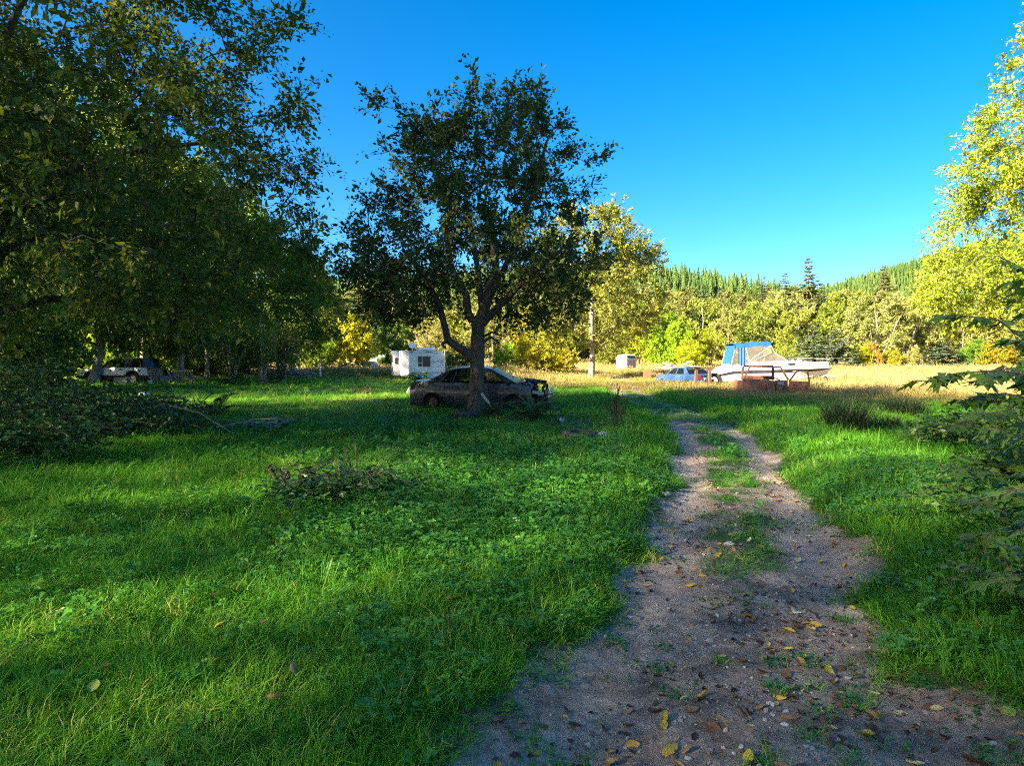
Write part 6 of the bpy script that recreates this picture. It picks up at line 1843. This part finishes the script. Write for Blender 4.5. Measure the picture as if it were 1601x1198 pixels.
bramble(gp(535, 790, 7.5), .95, .40, 400, 81, 'dark bramble bush growing in the middle of the lawn', size=.075, canes=24)
bramble(gp(470, 800, 7.3), .4, .28, 160, 82, 'small dark bramble left of the larger lawn bramble', size=.07, canes=7)
stalks(gp(455, 785, 7.7), 7, .48, .42, 83, 'reddish dead twigs beside the lawn bramble', side=6, seedh=True)
stalks(gp(560, 770, 8.2), 9, .62, .5, 84, 'thin upright dead stems rising from the lawn bramble', side=1, seedh=False)
M['petal'] = surf_mat('dandelion_yellow', (0.75, 0.50, 0.01), (0.85, 0.60, 0.02), 20, 0.7)
e = empty('dandelion', gp(433, 838, 6.25), 0, 'single yellow dandelion left of the lawn bramble', 'flower')
MB().tube([(0, 0, 0), (.005, 0, .12), (0, .004, .235)], .0025, 5).build('stem', M['fern'], e)
mb = MB()
for k in range(30):
    a = k * 2.399; r_ = .004 + .016 * (k / 30)
    mb.add([(0, 0, .235), (math.cos(a) * r_ - math.sin(a) * .003, math.sin(a) * r_ + math.cos(a) * .003, .243 - .004 * k / 30), (math.cos(a) * r_ * 1.25, math.sin(a) * r_ * 1.25, .241 - .005 * k / 30), (math.cos(a) * r_ + math.sin(a) * .003, math.sin(a) * r_ - math.cos(a) * .003, .243 - .004 * k / 30)], [(0, 1, 2, 3)])
mb.build('flower_head', M['petal'], e, fix=False)

# brush pile at the left edge
def brush_pile():
    rg = S(91)
    e = empty('brush_pile', gp(105, 690, 13.4), 0, 'dark tangled brush pile overgrown with brambles at the left', 'brush pile')
    mb = MB()
    for k in range(190):
        a = rg.uniform(0, 6.283); q = math.sqrt(rg.random())
        c = Vector((math.cos(a) * q * 2.6, math.sin(a) * q * 1.5 + .6, rg.uniform(.05, 1.15) * (1 - .55 * q)))
        d = Vector((rg.normal(0, 1), rg.normal(0, .7), rg.normal(0, .35))).normalized() * rg.uniform(.4, 1.1)
        mb.tube([c - d, c + Vector((0, 0, rg.uniform(-.1, .15))), c + d], [.012, .010, .004], 4)
    mb.build('branches', M['dead'], e, fix=False)
    n = 5200
    a = rg.uniform(0, 6.283, n); q = np.sqrt(rg.random(n))
    pos = np.stack([np.cos(a) * q * 2.75, np.sin(a) * q * 1.7 + .5, (.25 + .95 * rg.random(n)) * (1 - .6 * q ** 2)], 1)
    k = fbm(pos[:, 0] * 1.3, pos[:, 1] * 1.3 + pos[:, 2] * 2, 2) > .42
    pos = pos[k]; n = len(pos)
    s = .10 * rg.uniform(.6, 1.3, n)
    V, Fc, t = leaf_arrays(pos, unit(rg.normal(0, 1, (n, 3)) + [0, 0, -.2]), unit(rg.normal(0, .5, (n, 3)) + [0, -.2, 1]), s, s * .7, rg.random(n))
    link('leaves', np_mesh('brush_leaves', V, Fc, M['bramble'], tint=t), e)
    mb = MB()
    mb.tube([(1.2, .2, .55), (2.0, .1, .72), (2.8, 0, .55), (3.6, -.2, .12)], [.018, .016, .014, .008], 5)
    mb.tube([(3.2, -.1, .25), (3.9, .1, .40), (4.4, .1, .42)], [.012, .010, .006], 5)
    mb.build('bare_branch', M['wood'], e, fix=False)
brush_pile()
bramble(gp(20, 740, 10.2), 1.3, .7, 900, 93, 'leafy dark bramble at the left border below the brush pile', size=.10, canes=18)
bramble(gp(225, 655, 17), 1.3, .6, 700, 94, 'low dark bramble at the right end of the brush pile', size=.10, canes=14)
bramble(gp(15, 640, 18), 1.6, 1.5, 1200, 95, 'tall bramble thicket at the left border behind the brush pile', size=.11, canes=20)
bramble(gp(430, 590, 40), 1.0, .8, 300, 96, 'bush at the foot of the pole pile', size=.12, canes=8, mat='bramble')
bramble(gp(655, 598, 42), .9, .8, 300, 97, 'weedy bush growing up against the trailer rear', size=.12, canes=8)
bramble(gp(360, 606, 37.5), 1.4, .5, 380, 98, 'dark low bush under the left bare-stemmed shrub', size=.13, canes=9)

# two multi-stemmed shrubs with bare grey stems
def bare_shrub(loc, H, r, seed, label, stems=11):
    rg = S(seed)
    e = empty('bare_stemmed_shrub', loc, 0, label, 'shrub')
    tips = []
    mb = MB()
    for k in range(stems):
        a = 2 * math.pi * k / stems + rg.normal(0, .3); l = r * rg.uniform(.35, 1.0); hh = H * rg.uniform(.7, 1.05)
        pts = [Vector((math.cos(a) * l * t ** 1.1 + rg.normal(0, .04), math.sin(a) * l * t ** 1.1 + rg.normal(0, .04), hh * t)) for t in np.linspace(0, 1, 7)]
        mb.tube(pts, list(np.linspace(.06, .012, 7)), 6)
        for q in range(5):
            t = rg.uniform(.3, .95); p = pts[int(t * 6)]
            c = rg.uniform(0, 6.283); w = Vector((math.cos(c) * .6, math.sin(c) * .6, .8)) * rg.uniform(.4, .9)
            mb.tube([p, p + w * .6, p + w], [.018, .012, .005], 4)
            tips.append(p + w)
        tips.append(pts[-1]); tips.append(pts[-2])
    mb.build('stems', M['greybark'], e, fix=False)
    P = np.array([tuple(p) for p in tips]); n = len(P) * 46
    pos = np.repeat(P, 46, 0) + rg.normal(0, .34, (n, 3))
    s = .13 * rg.uniform(.6, 1.3, n)
    V, Fc, t = leaf_arrays(pos, unit(rg.normal(0, 1, (n, 3))), unit(rg.normal(0, .6, (n, 3)) + [0, 0, 1]), s, s * .7, rg.random(n))
    link('crown', np_mesh('shrub_leaves', V, Fc, M['alder'], tint=t), e)
bare_shrub(gp(362, 602, 38), 3.9, 1.5, 111, 'left bare-stemmed grey shrub beside the sawhorse')
bare_shrub(gp(410, 600, 38.5), 3.8, 1.5, 112, 'right bare-stemmed grey shrub above the upright tyre')
bare_shrub(gp(440, 598, 41), 3.4, 1.2, 113, 'slimmer leafy shrub just left of the pole pile')

# ------------------------------------------------------------------ maple sapling leaning in at the right edge
def maple_leaf_mesh(name, seed):
    """Five-lobed leaf, base at the origin, along +x, unit length."""
    rg = S(seed)
    out = []
    lobes = ((-2.15, .52), (-1.05, .80), (0, 1.0), (1.05, .80), (2.15, .52))
    for i, (a, l) in enumerate(lobes):
        l *= rg.uniform(.92, 1.06)
        c = np.array([.16, 0])
        for da, k in ((-.22, .62), (-.10, .72), (-.11, .82), (0, 1.0), (.11, .82), (.10, .72), (.22, .62)):
            out.append(c + np.array([math.cos(a + da), math.sin(a + da)]) * l * k * .80)
        if i < 4:
            m = (a + lobes[i + 1][0]) / 2
            out.append(c + np.array([math.cos(m), math.sin(m)]) * .30)
    out = [np.array([0, -.05])] + out + [np.array([0, .05])]
    V = [(.16, 0, .0)] + [(p[0], p[1], -.22 * (p[1] ** 2) - .16 * max(0, p[0] - .2) ** 2 + .02 * math.sin(p[0] * 9 + p[1] * 7)) for p in out]
    n = len(out)
    Fc = np.array([(0, i, i + 1) for i in range(1, n)] + [(0, n, 1)])
    stalk = np.array([(0, -.006, 0), (0, .006, 0), (-.5, .004, .05), (-.5, -.004, .05)])
    o = len(V)
    return np_mesh(name, np.concatenate([np.array(V), stalk]), [Fc, np.array([[o, o + 1, o + 2, o + 3]])], M['maple'], tint=np.concatenate([S(seed).random() * .4 + .3 + np.zeros(len(V)), np.full(4, .2)]))
ML = [maple_leaf_mesh('maple_leaf', 700 + i) for i in range(4)]
def maple(root_loc, branches, seed, label, name='maple_sapling', smin=.055, smax=.095):
    rg = S(seed)
    R0 = Vector(root_loc)
    e = empty(name, R0, 0, label, 'sapling')
    mb = MB()
    for pts, n in branches:
        pts = [Vector(p) - R0 for p in pts]
        mb.tube(pts, list(np.linspace(.007, .002, len(pts))), 6)
        for k in range(n):
            t = rg.uniform(.25, 1.02) if k else 1.0
            f = min(t, .999) * (len(pts) - 1); i = int(f); p = pts[i].lerp(pts[i + 1], f - i)
            d = (pts[i + 1] - pts[i]).normalized()
            az = math.atan2(d.y, d.x) + rg.choice([-1, 1]) * rg.uniform(.2, 1.25)
            s = rg.uniform(smin, smax)
            off = Vector((math.cos(az), math.sin(az), -.1)) * s * .5
            q = p + off
            mb.tube([p, q], .0016, 3)
            link('leaf', ML[int(rg.integers(0, 4))], e, q, (rg.normal(0, .35), rg.uniform(.0, .75), az), s)
    mb.build('stem', M['brownwood'], e, fix=False)
    return e
A = lambda x, y, d: tuple(at(x, y, d))
mr = gp(1720, 900, 3.4)
maple(mr, [([mr, A(1700, 600, 3.3), A(1640, 470, 3.2), A(1600, 420, 3.1), A(1560, 400, 3.0)], 24),
           ([A(1700, 600, 3.3), A(1640, 560, 3.1), A(1560, 500, 3.0), A(1490, 492, 2.95)], 26),
           ([A(1710, 680, 3.3), A(1640, 590, 3.05), A(1560, 580, 2.95), A(1500, 583, 2.9), A(1448, 596, 2.85)], 40),
           ([A(1710, 700, 3.3), A(1640, 630, 3.05), A(1570, 615, 3.0), A(1510, 625, 2.95)], 34),
           ([A(1700, 620, 3.3), A(1630, 540, 3.2), A(1590, 530, 3.15)], 18)], 801, 'maple sapling whose dark leaves hang into the picture at the right edge')
mr2 = gp(1650, 880, 4.6)
maple(mr2, [([mr2, A(1640, 760, 4.6), A(1590, 690, 4.5), A(1520, 665, 4.4)], 30), ([mr2, A(1650, 720, 4.5), A(1580, 640, 4.4), A(1540, 648, 4.3)], 28), ([mr2, A(1620, 790, 4.5), A(1560, 740, 4.4), A(1500, 730, 4.3)], 28),
            ([mr2, A(1660, 800, 4.4), A(1600, 760, 4.2), A(1530, 790, 4.1)], 28), ([mr2, A(1640, 820, 4.3), A(1590, 830, 4.1), A(1545, 835, 4.0)], 22), ([mr2, A(1640, 700, 4.8), A(1600, 660, 4.8)], 20), ([mr2, A(1640, 900, 4.0), A(1590, 900, 3.8), A(1560, 910, 3.7)], 18), ([mr2, A(1660, 620, 4.6), A(1600, 560, 4.5), A(1560, 590, 4.4)], 24)], 802,
      'leafy maple bush beside the track at the right edge', 'maple_bush', .09, .16)
mr3 = gp(1690, 900, 3.9)
maple(mr3, [([mr3, A(1660, 700, 3.9), A(1610, 560, 3.8), A(1570, 500, 3.7)], 26), ([A(1660, 700, 3.9), A(1620, 600, 3.8), A(1575, 575, 3.7), A(1540, 600, 3.6)], 28), ([A(1670, 760, 3.9), A(1620, 690, 3.8), A(1560, 670, 3.7)], 26),
            ([A(1660, 640, 3.9), A(1620, 500, 3.8), A(1590, 440, 3.8)], 24), ([A(1680, 800, 3.9), A(1620, 760, 3.7), A(1570, 770, 3.6)], 22)], 803, 'tall maple shoots at the right border above the tall grass', 'maple_shoots', .07, .12)
bramble(gp(1560, 745, 8.2), 1.1, .65, 760, 811, 'bushy bramble behind the maple bush at the right', size=.10, canes=14, mat='maple')
bramble(gp(1500, 690, 12.2), 1.1, .5, 520, 812, 'low bramble in the verge right of the big tussock', size=.10, canes=12)
bramble(gp(1590, 700, 10.5), 1.2, 1.0, 760, 813, 'taller bramble at the right border above the verge', size=.11, canes=14, mat='maple')
bramble(gp(1590, 860, 5.3), .7, .5, 420, 814, 'bramble sprays at the right border above the tall grass', size=.075, canes=10, mat='maple')
bramble(gp(1600, 1010, 4.0), .45, .4, 200, 815, 'weeds in the bottom right corner beside the track', size=.06, canes=8, mat='cover2' if 'cover2' in M else 'bramble')

# ------------------------------------------------------------------ fallen leaves
LC = {'yellow': (0.46, 0.31, 0.05), 'pale': (0.46, 0.44, 0.22), 'brown': (0.16, 0.085, 0.04), 'tan': (0.34, 0.20, 0.09), 'dark': (0.06, 0.035, 0.022), 'green': (0.28, 0.36, 0.06)}
for k, c in LC.items():
    M['fall_' + k] = leaf_mat('fallen_' + k, [(0, tuple(v * .7 for v in c)), (1, tuple(min(1, v * 1.15) for v in c))], .12, objvar=.2, huevar=.012, rough=.6)
def fallen_mesh(seed, mat, curl):
    rg = S(seed)
    n, m = 8, 5
    V, T = [], []
    tw = rg.uniform(-.5, .5)
    for i in range(n + 1):
        t = i / n
        w = .34 * math.sin(math.pi * min(1, .04 + .96 * t)) ** .75 * (1 - .25 * t) * rg.uniform(.9, 1.1)
        for j in range(m):
            u = j / (m - 1) * 2 - 1
            a = u * curl
            y = w * (math.sin(a) / max(curl, .01) if curl > .05 else u)
            z = w * (1 - math.cos(a)) / max(curl, .01) + .35 * curl * (t - .5) ** 2 + tw * u * w * (t - .5)
            V.append((t - .5, y, z + .015 * rg.normal()))
            T.append(.5 + .4 * abs(u) * rg.random())
    Fq = np.array([(i * m + j, i * m + j + 1, (i + 1) * m + j + 1, (i + 1) * m + j) for i in range(n) for j in range(m - 1)])
    return np_mesh('fallen_leaf', V, Fq, M[mat], tint=T, smooth=True)
FM = {k: [fallen_mesh(900 + 10 * i + q, 'fall_' + k, c) for q, c in enumerate((.5, 1.0, 1.6))] for i, k in enumerate(LC)}
def put_leaf(p, kind, rg, size, label, group=None, lift=.0):
    o = link('fallen_leaf', FM[kind][int(rg.integers(0, 3))], None, (p[0], p[1], gzs(p[0], p[1]) + size * .05 + lift), (rg.normal(0, .3), rg.normal(0, .3), rg.uniform(0, 6.283)), size)
    flip = rg.random() < .35
    if flip: o.rotation_euler.x += math.pi; o.location.z += size * .12
    return tag(o, label, 'leaf', group)
rg = S(4321)
LAB = {'yellow': 'bright yellow fallen leaf lying on the muddy track', 'pale': 'pale greenish fallen leaf lying on the muddy track', 'brown': 'curled brown fallen leaf lying on the muddy track',
       'tan': 'tan dry fallen leaf lying on the muddy track', 'green': 'fresh green fallen leaf lying on the muddy track', 'dark': 'dark wet fallen leaf lying on the muddy track'}
kinds, pk = list(LC), [.20, .13, .26, .22, .03, .16]
kinds = ['yellow', 'pale', 'brown', 'tan', 'green', 'dark']
cnt = 0
while cnt < 285:
    y = 2.5 + 7.5 * rg.random() ** 1.7
    x = float(track_x(y)) + rg.normal(-.12, .85)
    if abs(x - float(track_x(y))) > 1.6 or float(track_mask(x, y)) < .2: continue
    if float(fbm(x * 1.2 + 60, y * 1.2, 2)) < .30 + .2 * rg.random(): continue
    k = kinds[int(rg.choice(6, p=pk))]
    put_leaf((x, y), k, rg, rg.uniform(.05, .10) * (.8 if k == 'dark' else 1), LAB[k] + (', left side' if x < float(track_x(y)) - .4 else ', right side' if x > float(track_x(y)) + .4 else ', in its middle') + (' near the bottom' if y < 3.6 else ' farther up' if y > 5.2 else ' a little way up'), 'fallen leaves on the track')
    cnt += 1
for x, y, d, k, s, lab in ((90, 978, 0, 'pale', .09, 'pale fallen leaf on the dark grass at the far left'), (343, 996, 0, 'yellow', .09, 'bright yellow fallen leaf on the grass below the dandelion'),
                        (335, 946, 0, 'tan', .07, 'tan fallen leaf on the grass above the bright yellow one'), (406, 895, 0, 'yellow', .08, 'yellow fallen leaf in the grass left of the bluish clump'),
                        (147, 1098, 0, 'green', .09, 'yellow-green fallen leaf in the bottom left grass'), (165, 1068, 0, 'tan', .10, 'rolled tan leaf beside the yellow-green leaf at bottom left'),
                        (460, 1072, 0, 'tan', .08, 'upright tan leaf in the grass near the bottom'), (695, 1022, 0, 'green', .09, 'round lime-green leaf on the grass edge of the track'),
                        (680, 930, 0, 'pale', .08, 'pale leaf caught in grass right of the bluish clump'), (783, 935, 0, 'pale', .05, 'small pale leaf in the grass near the track'),
                        (703, 960, 0, 'brown', .08, 'brown curled leaf in the grass below the pale leaf'), (410, 993, 0, 'tan', .06, 'small tan leaf on the grass right of the bright yellow leaf'),
                        (162, 800, 0, 'pale', .09, 'pale leaf on the lawn at the left'), (340, 782, 0, 'pale', .08, 'pale leaf on the lawn left of the dead twigs'), (818, 972, 0, 'yellow', .08, 'yellow leaf at the grassy edge of the track'),
                        (430, 1115, 0, 'brown', .08, 'brown leaf standing in the grass at the bottom')):
    p = G(x, y)
    put_leaf(p, k, rg, s, lab, lift=.075)
# small crumbled litter between the leaves
n = 3600
y = 2.1 + 10 * rg.random(n) ** 1.6; x = track_x(y) + rg.normal(0, .8, n)
k = (track_mask(x, y) > .3) & (fbm(x * 1.1 + 60, y * 1.1, 2) > .42)
x, y = x[k], y[k]; n = len(x)
s = rg.uniform(.018, .05, n)
lit = [m.copy() for m in (FM['brown'][1], FM['dark'][2], FM['tan'][1], FM['dark'][0])]
lm = leaf_mat('litter', [(0, (.03, .02, .014)), (.5, (.09, .05, .03)), (.85, (.24, .14, .07)), (1, (.42, .30, .08))], .1, True, objvar=0, huevar=0)
for m in lit: m.materials.clear(); m.materials.append(lm)
scatter('leaf_litter', lit, np.stack([x, y, gz(x, y) + .006], 1), np.stack([rg.normal(0, .4, n), rg.normal(0, .4, n), rg.uniform(0, 6.28, n)], 1), np.stack([s, s, s], 1), rg.random(n), 'crumbled brown leaf litter on the track', 'litter')
# pebbles pressed into the mud
def pebble(nm, seed):
    return lump(MB(), (0, 0, 0), 1, seed, (1.2, .9, .6), 6).mesh(nm, M['pebble'], smooth=True)
M['pebble'] = leaf_mat('pebble', [(0, (.10, .10, .10)), (.6, (.24, .23, .22)), (1, (.45, .44, .42))], 0.0, True, objvar=0, huevar=0, rough=.7)
pb = [pebble('pebble_%s' % q, 20 + i) for i, q in enumerate('abc')]
n = 1500
y = 2.0 + 12 * rg.random(n) ** 1.7; x = track_x(y) + rg.normal(0, .65, n)
k = track_mask(x, y) > .4
x, y = x[k], y[k]; n = len(x)
s = np.clip(rg.lognormal(-5.0, .55, n), .003, .022)
scatter('gravel', pb, np.stack([x, y, gz(x, y) + s * .1], 1), np.stack([rg.normal(0, .2, n), rg.normal(0, .2, n), rg.uniform(0, 6.28, n)], 1), np.stack([s, s, s], 1), rg.random(n), 'small grey pebbles pressed into the mud', 'gravel')
for x, y, r_, lab in ((1047, 1180, .022, 'blue-grey pebble in the mud at the bottom of the track'), (1228, 1118, .016, 'small grey pebble beside leaves low on the track'), (1042, 768, .05, 'bluish stone at the left edge of the track'), (1140, 842, .04, 'flat bluish stone in the middle of the track')):
    p = G(x, y)
    thing_mesh('grey_pebble', lump(MB(), (0, 0, .2 * r_), r_, int(x), (1.3, .9, .6), 8), 'stone', p, label=lab, cat='stone', smooth=True)
# fallen twigs
for x, y, l, a, lab in ((870, 1010, .22, .2, 'thin twig on the mud at the left edge of the track'), (1060, 1150, .16, 1.2, 'short dark twig low on the track'), (1150, 1075, .2, 2.2, 'dark bent twig among leaves on the track')):
    p = G(x, y)
    thing_mesh('twig', MB().tube([(-l / 2, 0, .006), (0, .015, .012), (l / 2, 0, .008)], [.004, .0035, .002], 5), 'dead', p, (0, 0, a), lab, 'twig')

# lettering as plain meshes
for nm in ('lettering', 'registration_number'):
    o = bpy.data.objects[nm]
    dg = bpy.context.evaluated_depsgraph_get()
    me = bpy.data.meshes.new_from_object(o.evaluated_get(dg))
    par, mw = o.parent, (o.location.copy(), o.rotation_euler.copy(), o.scale.copy())
    bpy.data.objects.remove(o)
    q = link(nm, me, par, *mw)
    q['kind'] = 'stuff'

# crumbs and clods of soil lying on the track
def clod(nm, seed):
    return lump(MB(), (0, 0, 0), 1, seed, (1.2, 1.0, .7), 5).mesh(nm, M['clod'])
M['clod'] = leaf_mat('soil_clod', [(0, (.10, .075, .06)), (.5, (.27, .21, .17)), (1, (.44, .36, .30))], 0.0, True, objvar=0, huevar=0, rough=.95, spec=.1)
cl = [clod('clod_%s' % q, 40 + i) for i, q in enumerate('abcd')]
rg = S(777)
n = 2600
y = 1.9 + 11 * rg.random(n) ** 1.8; x = track_x(y) + rg.normal(0, .75, n)
k = (track_mask(x, y) > .3) & (fbm(x * 1.6 + 5, y * 1.6, 3) + .25 * (1 - rut_mask(x, y)) > .52)
x, y = x[k], y[k]; n = len(x)
s = np.clip(rg.lognormal(-5.3, .5, n), .002, .015)
scatter('soil_crumbs', cl, np.stack([x, y, gz(x, y) + s * .1], 1), rg.uniform(0, 6.28, (n, 3)), np.stack([s, s, s], 1), rg.random(n), 'crumbs and clods of dry soil on the track', 'soil')
# long low stack of pale sheets beyond the scrap
e = empty('sheet_stack', gp(328, 590, 56), .06, 'long low stack of pale corrugated sheets behind the sawhorse', 'sheet stack')
for k in range(5):
    MB().grid([[Vector((-2.2 + .1 * k + .22 * i, y0, .30 + .09 * k + .03 * (i % 2))) for i in range(20)] for y0 in (-.5, .5)]).build('sheet', M['rvgrey' if k % 2 else 'rvwhite'], e)
for xx in (-1.6, 0, 1.6): MB().box((xx, 0, .14), (.2, 1.0, .30)).build('support', M['brownwood'], e)
